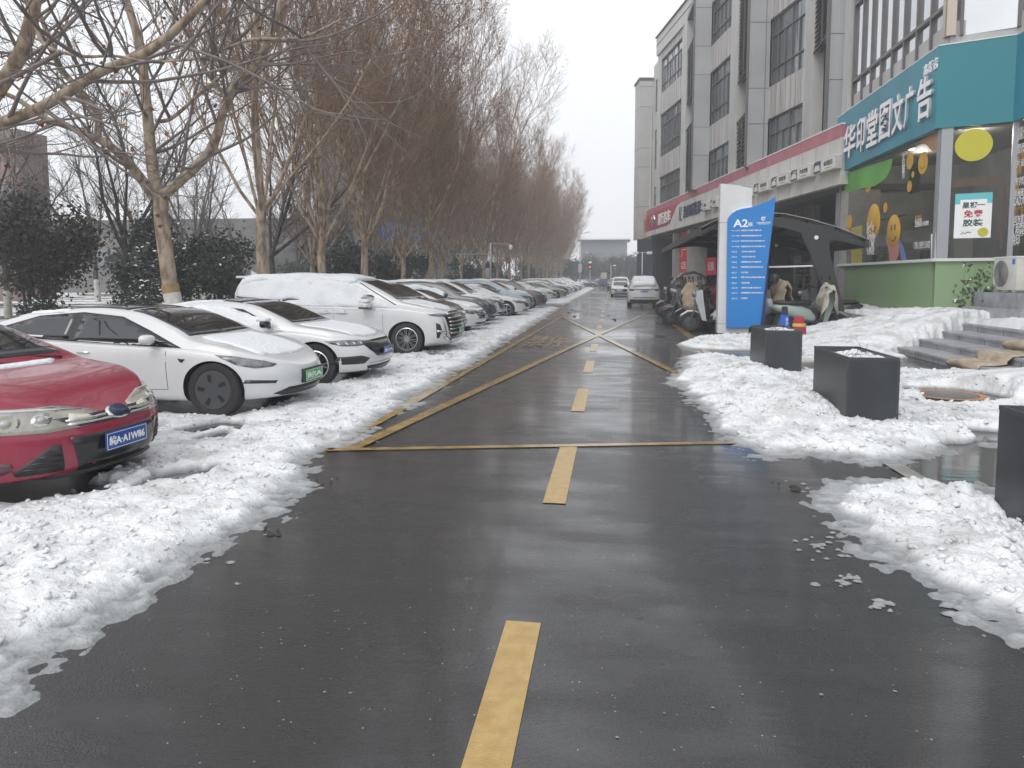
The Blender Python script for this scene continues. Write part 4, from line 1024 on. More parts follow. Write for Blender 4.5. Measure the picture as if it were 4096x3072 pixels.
def squash(t, k, z0=.5):
    def rec(o):
        for ch in o.children:
            if ch.name.startswith('wheel'): continue
            me = ch.data; n = len(me.vertices); co = np.empty(n * 3); me.vertices.foreach_get('co', co); z = co[2::3]
            co[2::3] = np.where(z > z0, z0 + (z - z0) * k, z); me.vertices.foreach_set('co', co); me.update(); rec(ch)
    rec(t)
TYRE = mat('tyre_rubber', (.02, .02, .022), .75, bump=.2, bscale=60)
ALLOY = mat('alloy', (.52, .53, .55), .28, metal=.9)
DALLOY = mat('dark_wheel_cover', (.06, .063, .07), .4)
CGLASS = mat('car_glass', (.010, .013, .016), .03, spec=.9)
CGLASS2 = mat('car_side_glass', (.014, .018, .022), .04, spec=.8)
TRIMB = mat('gloss_black_trim', (.012, .012, .014), .18)
CHROME = mat('chrome', (.6, .6, .6), .15, metal=1)
LAMPG = mat('headlamp_glass', (.28, .27, .24), .08, spec=.9, var=.7, vscale=9, vcol=(.07, .07, .075))
LAMPD = mat('dark_headlamp', (.05, .055, .065), .08, spec=.9, var=.7, vscale=12, vcol=(.2, .21, .22))
TAILR = mat('tail_lamp_red', (.25, .01, .01), .15)
PLB = mat('plate_blue', (.01, .06, .28), .35); PLG = mat('plate_green', (.10, .34, .16), .35); PLW = mat('plate_white_text', (.8, .8, .8), .5)
def wheel(parent, x, y, r, style, rimr, name='wheel'):
    """y: outer face"""
    sg = 1 if y > 0 else -1; wd = .22
    root = None
    b = MB()
    b.lathe([(rimr * .98, y - sg * wd), (r * .96, y - sg * (wd - .01)), (r, y - sg * (wd - .04)), (r, y - sg * .035), (r * .975, y - sg * .01), (rimr * 1.12, y), (rimr * 1.0, y - sg * .012), (rimr * .98, y - sg * .05)], (x, 0, r), 'y', 44)
    ty = b.build(name, TYRE, parent)
    b = MB()
    if style == 'cover':
        b.lathe([(rimr * 1.0, y - sg * .012), (rimr * .97, y - sg * .002), (rimr * .6, y + sg * .004), (.02, y + sg * .008), (.001, y + sg * .008)], (x, 0, r), 'y', 40)
        rm = b.build('wheel_cover', DALLOY, ty)
        b = MB()
        for k in range(5):
            a = 2 * PI * k / 5 + .5; c, s_ = math.cos(a), math.sin(a)
            P = lambda rr, da: (x + rr * math.cos(a + da), y + sg * .0075, r + rr * math.sin(a + da))
            b.add([P(rimr * .38, -.1), P(rimr * .80, -.13), P(rimr * .84, .14), P(rimr * .5, .28)], [(0, 1, 2, 3)])
        b.build('slot', UNDER, rm)
    else:
        b.lathe([(rimr, y - sg * .01), (rimr * .94, y - sg * .004), (rimr * .91, y - sg * .03), (rimr * .9, y - sg * .12)], (x, 0, r), 'y', 40)
        b.lathe([(.07, y - sg * .05), (.062, y - sg * .018), (.001, y - sg * .014)], (x, 0, r), 'y', 20)
        n = {'multi': 20, 'five': 5, 'ten': 10}[style]
        for k in range(n):
            a = 2 * PI * k / n
            if style == 'multi':
                off = .5 * (2 * PI / n) * (.35 if k % 2 else -.35)
                p0 = (x + .05 * math.cos(a), y - sg * .03, r + .05 * math.sin(a)); p1 = (x + rimr * .93 * math.cos(a + off), y - sg * .012, r + rimr * .93 * math.sin(a + off))
                b.bar(p0, p1, .009, .014, up=(0, 1, 0))
            else:
                for da in ((-.16, .16) if style == 'five' else (0,)):
                    p0 = (x + .05 * math.cos(a), y - sg * .035, r + .05 * math.sin(a)); p1 = (x + rimr * .93 * math.cos(a + da), y - sg * .012, r + rimr * .93 * math.sin(a + da))
                    b.bar(p0, p1, .026 if style == 'five' else .02, .02, up=(0, 1, 0))
        rm = b.build('rim', ALLOY, ty)
        b = MB(); b.lathe([(rimr * .9, y - sg * .13), (.001, y - sg * .13)], (x, 0, r), 'y', 24); b.build('brake_disc', UNDER, rm)
    return ty
def mirror(c, parent, x, z, m, sz=1.0, low=None, sides=(-1, 1)):
    for sg in sides:
        p = c.surf(x, z, sg)
        if p is None: continue
        y = p.y
        bm = bmesh.new(); bmesh.ops.create_uvsphere(bm, u_segments=16, v_segments=10, radius=1)
        b = MB()
        for v in bm.verts:
            q = v.co
            fx = .075 * (1.25 if q.x > 0 else .55)
            v.co = Vector((math.copysign(abs(q.x) ** .8, q.x) * fx, math.copysign(abs(q.y) ** .75, q.y) * .105, math.copysign(abs(q.z) ** .7, q.z) * .068)) * sz
        bm.verts.index_update()
        b.m = Matrix.Translation((x, y + sg * .14 * sz, z + .055))
        b.add([v.co[:] for v in bm.verts], [[v.index for v in f.verts] for f in bm.faces], True); bm.free()
        o = b.build('mirror', m, parent)
        b = MB(); b.tube([(x + .03, y - sg * .02, z - .02), (x + .015, y + sg * .06, z + .0), (x, y + sg * .11, z + .02)], [.03, .022, .02], 8); b.build('mirror_foot', TRIMB, o)
def plate(parent, x, y, z, body_txt, green=False, rz=0, w=.44, back=False, tilt=0):
    M = Matrix.Translation((x, y, z)) @ Matrix.Rotation(rz, 4, 'Z') @ Matrix.Rotation(tilt, 4, 'Y')
    b = MB(); b.m = M; sx = -1 if back else 1
    b.box(min(0, sx * .012), max(0, sx * .012), -w / 2, w / 2, -.07, .07, .004)
    o = b.build('number_plate', PLG if green else PLB, parent)
    b = MB(); b.m = M
    for a0, a1, c0, c1 in ((-w / 2 + .008, w / 2 - .008, .058, .062), (-w / 2 + .008, w / 2 - .008, -.062, -.058), (-w / 2 + .008, -w / 2 + .012, -.062, .062), (w / 2 - .012, w / 2 - .008, -.062, .062)): b.box(min(.012 * sx, .0135 * sx), max(.012 * sx, .0135 * sx), a0, a1, c0, c1)
    b.build('plate_border', PLW, o)
    X = M @ Vector((.0135 * sx, 0, 0)); R = M.to_3x3()
    text(body_txt, .1, frameM(X, R @ Vector((0, sx, 0)), R @ Vector((0, 0, 1))), PLW, 'plate_lettering', o, extrude=.001, width=w * .86, height=.078, bold=.003)
    return o
def both(c, fn): fn('R'); fn('L')
def base_car(c, name, label, cat, loc, rz, paint, style='five', rimr=None, group='cars parked in a row on the left'):
    t = thing(name, label, cat, loc, rz, group)
    c.body(paint, t)
    rimr = rimr or c.rw * .68
    for x in (c.xf, c.xr):
        for sg in (-1, 1): wheel(t, x, sg * (c.W / 2 - .03), c.rw, style, rimr)
    return t
def doors(c, t, paint, xs, z0, ztop, handles=True, hm=None, slot_=True):
    """xs: list of (x_front, x_rear) door extents; ztop function of x"""
    for sd in ('R', 'L'):
        for (xf, xr_) in xs:
            P = lambda e: [(xf + e, z0 + .04 - e), (xf + e - .02, ztop(xf) + e * 0), (xr_ - e, ztop(xr_) + e * 0), (xr_ - e, z0 - e + (.0 if xr_ > c.xr + c.arch + .1 else .3)), (max(xr_ + .25, xr_) - e, z0 - e)]
            c.patch('door_gap', P(.006), sd, UNDER, t, .0012, .14, skirt=False)
            d = c.patch('door', P(0), sd, paint, t, .0035, .14, skirt=False)
            if handles and d:
                hx = xr_ + .18; hz = ztop(hx) - .09
                p = c.surf(hx, hz, -1 if sd == 'R' else 1)
                if p is not None:
                    b = MB(); sg = -1 if sd == 'R' else 1
                    b.tube([(hx - .085, p.y + sg * .004, hz), (hx - .06, p.y + sg * .022, hz + .003), (hx + .06, p.y + sg * .022, hz + .003), (hx + .085, p.y + sg * .004, hz)], [.010, .012, .012, .010], 6)
                    b.build('handle', hm or paint, d)
def snow_side(c, t, poly, sd='R', eps=.018, seed=1): return c.patch('snow', poly, sd, CARSNOW, t, eps, .06, bumpy=.5, seed=seed)
def snow_top(c, t, poly, eps=.035, seed=1, h=.10): return c.patch('snow', poly, 'T', CARSNOW, t, eps, h, bumpy=.45, seed=seed)
def rpoly(pts, amp=.02, n=5, seed=0):
    """roughen a polygon outline"""
    r = random.Random(seed); out = []
    for i in range(len(pts)):
        a = Vector(pts[i]); b = Vector(pts[(i + 1) % len(pts)]); d = b - a; nn = Vector((-d.y, d.x)).normalized() if d.length > 0 else Vector((0, 0))
        k = max(1, min(n, int(d.length / .08)))
        for j in range(k): out.append(tuple(a + d * j / k + (nn * r.uniform(-amp, amp) if j else nn * 0)))
    return out
def paint(name, c, rough=.25): return mat(name, c, rough, coat=.6, var=.06, vscale=2)
WH = paint('white_car_paint', (.60, .61, .62)); REDP = paint('deep_red_paint', (.25, .008, .035), .22)
# ---------------------------------------------------------------- 1: red hatchback
c = Car(4.36, 1.82, [(-2.18, .80), (-2.1, 1.02), (-1.75, 1.36), (-1.2, 1.465), (-.3, 1.485), (.2, 1.43), (.9, 1.12), (1.12, 1.0), (1.6, .93), (1.95, .83), (2.12, .70), (2.18, .60)],
        [(-2.18, .78), (-1.6, 1.02), (-.6, .99), (.6, .93), (1.15, .90), (1.7, .80), (2.05, .70), (2.18, .56)],
        [(.15, .12), (.3, .02), (.5, .0), (.62, .04), (.75, .14), (.95, .25)], [(.2, .1), (.5, 0), (.9, .05), (1.3, .25)], 2.65, .89, .33, Rn=.75, nn=2.25)
FX, FY = -3.83, 5.0; FA = rad(-3)
f1 = base_car(c, 'parked_car', 'red hatchback with clear headlamps and blue plate, nearest car on the left', 'car', (FX - c.L / 2 * math.cos(FA), FY - c.L / 2 * math.sin(FA), 0), FA, REDP)
c.patch('windshield', [(.98, -.66), (.98, .66), (.30, .56), (.30, -.56)], 'T', CGLASS, f1, .005, .12)
for sd in ('R', 'L'):
    c.patch('side_window', [(.95, .98), (.30, 1.33), (-.25, 1.38), (-.25, 1.02)], sd, CGLASS2, f1); c.patch('side_window', [(-.32, 1.02), (-.32, 1.38), (-1.1, 1.33), (-1.35, 1.06)], sd, CGLASS2, f1)
doors(c, f1, REDP, [(.78, -.28), (-.3, -1.25)], .26, lambda x: .97)
for sg in (-1, 1):
    hl = c.patch('headlight', [(.40 * 1, .80), (.05, .78), (-.18, .72), (-.42, .63), (-.44, .585), (-.30, .565), (.05, .575), (.25, .62), (.42, .72)] if sg < 0 else [(-.40, .80), (-.05, .78), (.18, .72), (.42, .63), (.44, .585), (.30, .565), (-.05, .575), (-.25, .62), (-.42, .72)], sg * 48, LAMPG, f1, .006, .05) if False else None
# headlights drawn from the corner: u to the car's left
def corner(c, name, pts, sg, ang, m, t, eps=.006, h=.05, **k):
    # pts given for the right side seen from the right front corner: u rightwards in that view = towards nose
    q = [((u if sg < 0 else -u), z) for u, z in pts]
    return c.patch(name, q, sg * ang, m, t, eps, h, **k)
# for sg<0 (right side, angle -50) U = (sin50, cos50): pointing forward and left. find offsets
def ucoord(x, y, sg, ang):
    a = rad(sg * ang); return -math.sin(a) * x + math.cos(a) * y
u0 = ucoord(1.95, -.62, -1, 50)
for sg in (-1, 1):
    K = [(-.52, .75), (-.2, .775), (.12, .755), (.36, .685), (.46, .615), (.38, .575), (.1, .565), (-.25, .585), (-.48, .64)]
    hl = corner(c, 'headlight', [(u0 + a, z) for a, z in K], sg, 50, mat('focus_lamp', (.42, .40, .34), .07, spec=.9, var=.35, vscale=5, vcol=(.22, .21, .19)), f1, .007)
    if hl:
        for ca, cz, ra in ((-.15, .668, .072), (.06, .668, .05)):
            el = lambda r_: [(u0 + ca + r_ * 1.25 * math.cos(a), cz + r_ * math.sin(a)) for a in np.linspace(0, 2 * PI, 20)[:-1]]
            rf = corner(c, 'reflector', el(ra), sg, 50, mat('bright_reflector', (.62, .62, .6), .12, metal=.9), hl, .010, .3)
            corner(c, 'projector', el(ra * .42), sg, 50, mat('projector_glass', (.34, .34, .33), .05, spec=1), rf or hl, .013, .3)
        corner(c, 'lamp_brow', [(u0 + a, z) for a, z in [(-.46, .748), (-.2, .768), (.10, .748), (.3, .70), (.1, .728), (-.2, .75)]], sg, 50, CHROME, hl, .010)
        corner(c, 'indicator', [(u0 + a, z) for a, z in [(.22, .685), (.34, .655), (.40, .615), (.22, .605)]], sg, 50, mat('clear_lens', (.55, .52, .42), .12), hl, .010)
gr = c.patch('upper_grille', [(-.50, .66), (-.2, .655), (.2, .655), (.50, .66), (.36, .575), (-.36, .575)], 'F', TRIMB, f1, .008, .06)
for z in (.605, .635): c.patch('chrome_bar', [(-.44, z), (.44, z), (.43, z - .014), (-.43, z - .014)], 'F', CHROME, gr, .02, .06)
em = c.patch('badge', [(.11 * math.cos(a), .625 + .05 * math.sin(a)) for a in np.linspace(0, 2 * PI, 24)[:-1]], 'F', CHROME, f1, .03, .2)
c.patch('badge_centre', [(.095 * math.cos(a), .625 + .037 * math.sin(a)) for a in np.linspace(0, 2 * PI, 24)[:-1]], 'F', mat('badge_navy', (.02, .03, .07), .3), em, .033, .2)
c.patch('lower_grille', [(-.44, .50), (.44, .50), (.36, .23), (-.36, .23)], 'F', TRIMB, f1, .006, .07)
c.patch('bumper_lip', [(-.50, .225), (.50, .225), (.46, .19), (-.46, .19)], 'F', BLACK, f1, .03, .07)
for sg in (-1, 1):
    gi = c.patch('side_grille', [(sg * .50, .46), (sg * .56, .46), (sg * .72, .30), (sg * .70, .265), (sg * .46, .26)], 'F', BLACK, f1, .006, .06)
    for z in (.30, .34, .38): c.patch('grille_bar', [(sg * .50, z), (sg * (.70 - (z - .28) * .9), z), (sg * (.70 - (z - .28) * .9), z + .01), (sg * .50, z + .01)], 'F', TRIMB, gi, .014, .08)
    fu = ucoord(1.80, -.80, -1, 55)
    corner(c, 'fog_lamp', [(fu + .12 * math.cos(a), .335 + .05 * math.sin(a)) for a in np.linspace(0, 2 * PI, 20)[:-1]], sg, 55, mat('fog_dark', (.08, .02, .03), .15, spec=.9), f1, .006, .2)
hit = c.bvh.ray_cast(Vector((6, 0, .40)), Vector((-1, 0, 0)))[0]
plate(f1, hit.x + .025, 0, .415, '皖A·A1W86')
mirror(c, f1, .78, 1.0, REDP, sides=(-1,))
b = MB(); b.tube([(1.06, .60, 1.03), (.92, .1, 1.085), (.9, -.35, 1.08)], .012, 5); b.tube([(1.08, .1, 1.02), (.95, -.3, 1.07), (.93, -.66, 1.05)], .012, 5); b.build('wiper', BLACK, f1)
snow_top(c, f1, rpoly([(1.10, -.74), (1.02, -.66), (.62, -.64), (.60, -.70), (1.0, -.77)], .01), .02, 3, .05)
c.patch('snow', rpoly([(1.04, -.60), (1.14, -.62), (1.16, .4), (1.08, .5)], .012), 'T', CARSNOW, f1, .02, .06, bumpy=.4)
squash(f1, .88)
# ---------------------------------------------------------------- 2: white electric fastback
c2_ = Car(4.69, 1.85, [(-2.345, .88), (-2.27, 1.02), (-1.7, 1.18), (-1.0, 1.385), (-.2, 1.445), (.35, 1.39), (.9, 1.17), (1.2, 1.0), (1.6, .92), (2.0, .80), (2.25, .68), (2.345, .58)],
          [(-2.345, .84), (-1.6, 1.0), (-.8, .96), (.4, .90), (1.2, .86), (1.7, .80), (2.1, .68), (2.345, .52)],
          [(.15, .10), (.3, .02), (.48, .0), (.6, .03), (.72, .10), (.9, .2)], [(.2, .1), (.5, 0), (.9, .02), (1.1, .1)], 2.875, .84, .334, Rn=.80, nn=2.3, arch=.375)
c = c2_
_p = G(218, 418.3); TX, TY = _p.x + .84, _p.y + .92
t2 = base_car(c, 'parked_car', 'white electric saloon with dark glass roof and dark wheel covers behind the red car', 'car', (TX - .04 - c.L / 2, TY, 0), rad(-1), WH, 'cover', .235)
c.patch('windshield', [(1.10, -.70), (1.13, 0), (1.10, .70), (.25, .58), (.25, -.58)], 'T', CGLASS, t2, .005, .10)
c.patch('glass_roof', [(.20, -.575), (.20, .575), (-1.0, .56), (-1.0, -.56)], 'T', CGLASS, t2, .005, .12)
c.patch('rear_window', [(-1.05, -.56), (-1.05, .56), (-1.75, .60), (-1.75, -.60)], 'T', CGLASS, t2, .005, .12)
for sd in ('R', 'L'):
    fr_ = c.patch('window_trim', [(1.10, .885), (.62, 1.12), (.2, 1.305), (-.35, 1.365), (-.95, 1.31), (-1.62, 1.08), (-1.62, 1.035), (-.8, .985), (.3, .925)], sd, TRIMB, t2, .003, .1)
    c.patch('side_window', [(.93, .945), (.58, 1.11), (.18, 1.278), (-.34, 1.338), (-.34, .978), (.3, .95)], sd, CGLASS2, t2, .007, .1)
    c.patch('side_window', [(-.42, .985), (-.42, 1.338), (-.93, 1.29), (-1.5, 1.08), (-1.5, 1.05), (-.9, 1.01)], sd, CGLASS2, t2, .007, .1)
    c.patch('fender_badge', [(1.17, .735), (1.075, .745), (1.10, .70), (1.13, .69)], sd, TRIMB, t2, .006, .2)
doors(c, t2, WH, [(.93, -.36), (-.38, -1.35)], .30, lambda x: .89 - .055 * x if x > -.4 else .935, True, CHROME)
u0 = ucoord(1.95, -.72, -1, 60)
for sg in (-1, 1):
    corner(c, 'headlight', [(u0 + a, z) for a, z in [(-.44, .80), (-.2, .775), (.12, .70), (.26, .645), (.20, .615), (0, .61), (-.2, .66)]], sg, 60, LAMPD, t2, .006)
    c.patch('fog_slot', [(sg * .60, .43), (sg * .84, .46), (sg * .85, .42), (sg * .62, .40)], 'F', TRIMB, t2, .005, .06)
c.patch('lower_intake', [(-.62, .27), (-.45, .33), (.45, .33), (.62, .27), (.5, .235), (-.5, .235)], 'F', TRIMB, t2, .005, .06)
hit = c.bvh.ray_cast(Vector((6, 0, .46)), Vector((-1, 0, 0)))[0]
plate(t2, hit.x + .03, 0, .44, '皖AD12345'[:2] + '·D5 6', True, w=.48) if False else plate(t2, hit.x + .03, 0, .44, '皖A', True, w=.48)
b = MB(); b.box(hit.x - .05, hit.x + .028, -.25, .25, .35, .53, .02); b.build('plate_holder', BLACK, t2)
mirror(c, t2, .72, .955, WH)
snow_side(c, t2, rpoly([(.20, .935), (.22, .96), (-.2, .985), (-.3, .965)], .004), 'R', .015, 2); snow_side(c, t2, rpoly([(-.44, .985), (-.46, 1.02), (-1.6, 1.08), (-1.6, 1.05)], .006), 'R', .015, 3)
snow_top(c, t2, rpoly([(-1.0, -.68), (-1.3, -.66), (-.8, -.6), (-.55, -.62), (-.6, -.68)], .01), .03, 5, .05)
snow_top(c, t2, rpoly([(.3, .56), (.3, .68), (-.4, .68), (-.4, .54)], .01), .02, 5, .05)
snow_top(c, t2, rpoly([(1.16, -.55), (1.18, .6), (2.0, .55), (2.1, .0), (2.0, -.6)], .03), .012, 6, .1)
squash(t2, .86)
# ---------------------------------------------------------------- 3: white sedan, snow on its side windows
c3_ = Car(4.66, 1.80, [(-2.33, .85), (-2.27, 1.02), (-1.6, 1.10), (-1.0, 1.36), (-.3, 1.435), (.25, 1.38), (.85, 1.13), (1.12, 1.0), (1.6, .93), (2.05, .83), (2.27, .70), (2.33, .58)],
          [(-2.33, .82), (-1.6, .97), (-.8, .95), (.4, .91), (1.12, .88), (1.7, .81), (2.1, .72), (2.33, .54)],
          [(.15, .10), (.3, .03), (.45, .0), (.6, .03), (.72, .09), (.9, .2)], [(.2, .1), (.5, 0), (.9, .02), (1.1, .1)], 2.69, .86, .33, Rn=.70, nn=2.4)
c = c3_
_p = G(316, 386.5); EX, EY = _p.x + .86, _p.y + .9
t3 = base_car(c, 'parked_car', 'white saloon with snow caked side windows between the electric saloon and the minivan', 'car', (EX - c.L / 2, EY, 0), rad(-1), WH, 'five')
c.patch('windshield', [(1.02, -.66), (1.05, 0), (1.02, .66), (.18, .56), (.18, -.56)], 'T', CGLASS, t3, .005, .10)
c.patch('roof_panel', [(.12, -.57), (.12, .57), (-.9, .56), (-.9, -.56)], 'T', TRIMB, t3, .004, .12)
c.patch('rear_window', [(-.98, -.56), (-.98, .56), (-1.6, .60), (-1.6, -.60)], 'T', CGLASS, t3, .005, .12)
for sd in ('R', 'L'):
    c.patch('side_window', [(.86, .95), (.2, 1.27), (-.3, 1.33), (-.3, .97)], sd, CGLASS2, t3, .005, .1); c.patch('side_window', [(-.36, .98), (-.36, 1.33), (-.95, 1.27), (-1.45, 1.05), (-1.4, 1.01)], sd, CGLASS2, t3, .005, .1)
    snow_side(c, t3, rpoly([(.98, .88), (.60, 1.08), (.30, 1.20), (-.05, 1.30), (-.4, 1.34), (-1.0, 1.29), (-1.6, 1.06), (-1.6, .98), (-.3, .93), (.5, .86)], .015, seed=4), sd, .02, 4)
doors(c, t3, WH, [(.85, -.32), (-.34, -1.3)], .30, lambda x: .90)
snow_top(c, t3, rpoly([(1.1, -.62), (1.12, .6), (2.0, .5), (2.12, .0), (2.0, -.55)], .03), .012, 6, .1)
snow_top(c, t3, rpoly([(-.2, -.60), (-.2, -.50), (-.9, -.50), (-1.2, -.58), (-.9, -.64)], .02), .02, 8, .06)
u0 = ucoord(2.02, -.66, -1, 45)
for sg in (-1, 1):
    hl = corner(c, 'headlight', [(u0 + a, z) for a, z in [(-.42, .73), (-.2, .745), (.1, .735), (.34, .71), (.30, .665), (.05, .635), (-.2, .64), (-.34, .68)]], sg, 45, LAMPD, t3, .006)
    for k in range(4): corner(c, 'led', [(u0 - .28 + k * .12, .70), (u0 - .25 + k * .12, .70), (u0 - .22 + k * .12, .665), (u0 - .25 + k * .12, .665)], sg, 45, mat('led_pale', (.6, .6, .6), .3), hl, .012)
    c.patch('fog_surround', [(sg * .52, .42), (sg * .66, .47), (sg * .86, .46), (sg * .87, .34), (sg * .6, .34)], 'F', BLACK, t3, .005, .06)
gr = c.patch('grille', [(-.62, .70), (-.3, .715), (.3, .715), (.62, .70), (.50, .55), (.36, .44), (-.36, .44), (-.50, .55)], 'F', TRIMB, t3, .008, .06)
c.patch('lower_intake', [(-.55, .30), (.55, .30), (.48, .22), (-.48, .22)], 'F', TRIMB, t3, .006, .06)
c.patch('chrome_strip', [(-.55, .345), (.55, .345), (.55, .335), (-.55, .335)], 'F', CHROME, t3, .01, .06)
hit = c.bvh.ray_cast(Vector((6, 0, .5)), Vector((-1, 0, 0)))[0]
plate(t3, hit.x + .03, 0, .51, '皖A', False)
mirror(c, t3, .70, .97, TRIMB); 
b = MB()
b.m = Matrix.Translation((.70, c.surf(.7, .97).y - .14, 1.095)); b.box(-.08, .08, -.1, .1, -.02, .03, .02); b.build('snow', CARSNOW, t3)
squash(t3, .88)
# ---------------------------------------------------------------- 4: white minivan
c4_ = Car(5.2, 1.96, [(-2.6, 1.05), (-2.58, 1.4), (-2.45, 1.80), (-2.2, 1.885), (-1.2, 1.925), (-.2, 1.91), (.45, 1.82), (1.1, 1.50), (1.5, 1.26), (1.9, 1.17), (2.35, 1.07), (2.53, .96), (2.6, .80)],
          [(-2.6, .95), (-1.6, 1.20), (-.6, 1.18), (.6, 1.12), (1.4, 1.10), (1.9, 1.04), (2.35, .96), (2.6, .74)],
          [(.15, .12), (.3, .03), (.5, .0), (.8, .02), (.95, .07), (1.1, .2)], [(.2, .1), (.6, 0), (1.2, .03), (1.9, .22)], 3.05, .97, .355, zb=.18, Rn=.62, nn=2.7, Rt=.35, tumble=.22, arch=.41, roofmin=.6)
c = c4_
_p = G(406.4, 355.6); MX, MY = _p.x + .97, _p.y + .97
t4 = base_car(c, 'parked_minivan', 'large white minivan with snow plastered side windows and multi spoke wheels', 'minivan', (MX - c.L / 2, MY, 0), rad(0), WH, 'multi', .245)
c.patch('windshield', [(1.36, -.74), (1.42, 0), (1.36, .74), (.52, .64), (.52, -.64)], 'T', CGLASS, t4, .005, .10)
for sd in ('R', 'L'):
    c.patch('side_window', [(1.20, 1.18), (.55, 1.60), (.15, 1.70), (-.05, 1.70), (-.05, 1.22)], sd, CGLASS2, t4, .005, .1); c.patch('side_window', [(-.1, 1.23), (-.1, 1.71), (-1.2, 1.73), (-1.2, 1.25)], sd, CGLASS2, t4, .005, .1); c.patch('side_window', [(-1.25, 1.26), (-1.25, 1.72), (-2.3, 1.66), (-2.35, 1.3)], sd, CGLASS2, t4, .005, .1)
    snow_side(c, t4, rpoly([(1.30, 1.10), (.95, 1.36), (.88, 1.37), (.90, 1.30), (.84, 1.255), (.62, 1.25), (.60, 1.34), (.72, 1.42), (.84, 1.42), (.56, 1.60), (.3, 1.72), (-.3, 1.80), (-1.6, 1.82), (-2.4, 1.72), (-2.35, 1.38), (-1.4, 1.28), (-1.0, 1.33), (-.8, 1.30), (-1.4, 1.24), (-2.35, 1.34), (-2.3, 1.2), (0, 1.13)], .010, seed=4), sd, .022, 4)
    c.patch('chrome_line', [(1.15, 1.06), (-2.2, 1.16), (-2.2, 1.148), (1.15, 1.048)], sd, CHROME, t4, .006, .2)
    c.patch('pillar_line', [(1.40, 1.18), (.55, 1.72), (.52, 1.72), (1.36, 1.18)], sd, TRIMB, t4, .006, .1)
doors(c, t4, WH, [(1.12, .02), (0.0, -1.1)], .30, lambda x: 1.06, False)
for sg in (-1, 1):
    b = MB()
    for hx in (.18, -.2):
        p = c.surf(hx, .98, sg); b.tube([(hx - .14, p.y, .975), (hx - .10, p.y + sg * .035, .98), (hx + .10, p.y + sg * .035, .98), (hx + .14, p.y, .975)], .018, 6)
    b.build('handle', WH, t4)
    b = MB()
    for hx in (.2, -.22):
        p = c.surf(hx, .98, sg); b.box(hx - .06, hx + .06, min(p.y, p.y + sg * .05), max(p.y, p.y + sg * .05), .99, 1.05, .015)
    b.build('snow', CARSNOW, t4)
mirror(c, t4, .78, 1.12, WH, 1.25)
b = MB(); b.m = Matrix.Translation((.78, c.surf(.78, 1.12).y - .18, 1.28)); b.box(-.12, .10, -.13, .13, -.03, .05, .025); b.build('snow', CARSNOW, t4)
b = MB(); b.m = Matrix.Translation((.75, c.surf(.78, 1.12).y - .17, 1.11)); b.box(-.1, .12, -.12, .12, -.02, .02, .01); b.build('mirror_base', BLACK, t4)
snow_top(c, t4, rpoly([(.45, -.74), (.5, 0), (.45, .74), (-.6, .80), (-2.4, .74), (-2.5, .3), (-2.5, -.3), (-2.4, -.76), (-.6, -.82)], .03), .05, 7, .12)
snow_top(c, t4, rpoly([(1.46, -.70), (1.5, .7), (2.2, .6), (2.4, .0), (2.2, -.65)], .03), .02, 6, .1)
b = MB(); b.prism([(-2.18, 1.9), (-2.40, 2.05), (-2.42, 1.9)], -.02, .02, 'y'); b.build('antenna', WH, t4)
b = MB(); b.box(-2.44, -2.0, -.66, .66, 1.84, 1.90, .025); sp_ = b.build('rear_spoiler', WH, t4)
gr = c.patch('grille', [(-.74, .92), (-.4, .99), (.4, .99), (.74, .92), (.66, .50), (.56, .34), (-.56, .34), (-.66, .50)], 'F', TRIMB, t4, .01, .07)
for z in np.linspace(.46, .92, 6): c.patch('grille_bar', [(-.62, z), (.62, z), (.62, z + .03), (-.62, z + .03)], 'F', CHROME, gr, .03, .1)
for sg in (-1, 1):
    c.patch('chrome_frame', [(sg * .72, .93), (sg * .80, .93), (sg * .72, .42), (sg * .5, .30), (sg * .3, .30), (sg * .3, .27), (sg * .52, .26), (sg * .80, .40)][:4] + [(sg * .46, .27), (sg * .52, .24), (sg * .78, .38), (sg * .80, .93)], 'F', CHROME, t4, .016, .07)
    u0 = ucoord(2.3, -.72, -1, 50)
    corner(c, 'headlight', [(u0 + a, z) for a, z in [(-.30, .95), (-.05, .96), (.2, .955), (.22, .885), (0, .88), (-.22, .91)]], sg, 50, LAMPD, t4, .008)
    fo_ = corner(c, 'fog_pocket', [(u0 + a, z) for a, z in [(-.14, .74), (-.05, .70), (.0, .56), (-.06, .38), (-.12, .38)]], sg, 50, BLACK, t4, .006)
    corner(c, 'chrome_bar', [(u0 + a, z) for a, z in [(-.12, .555), (.22, .54), (.22, .50), (-.12, .50)]], sg, 50, CHROME, fo_ or t4, .03)
hit = c.bvh.ray_cast(Vector((6, 0, .5)), Vector((-1, 0, 0)))[0]
plate(t4, hit.x + .04, 0, .50, '皖A', True, w=.48)
squash(t4, .87)
# ---------------------------------------------------------------- generic shapes for the rest of the row
def suv_shape(H=1.68, L=4.65, W=1.88):
    k = H / 1.68
    return Car(L, W, [(-L / 2, 1.0), (-L / 2 + .05, 1.3), (-L / 2 + .35, 1.55 * k), (-1.1, 1.66 * k), (-.2, 1.68 * k), (.35, 1.61 * k), (.95, 1.30), (1.2, 1.14), (1.7, 1.08), (L / 2 - .25, .98), (L / 2 - .06, .84), (L / 2, .74)],
               [(-L / 2, .95), (-1.5, 1.12), (-.5, 1.07), (.6, 1.02), (1.2, 1.0), (1.8, .94), (L / 2 - .2, .84), (L / 2, .70)],
               [(.2, .12), (.35, .03), (.55, .0), (.75, .02), (.9, .08), (1.05, .16)], [(.2, .1), (.6, 0), (1.1, .03), (1.6, .25)], 2.72, .92, .365, zb=.21, Rn=.62, nn=2.5, Rt=.4, tumble=.34, arch=.42)
cs = suv_shape()
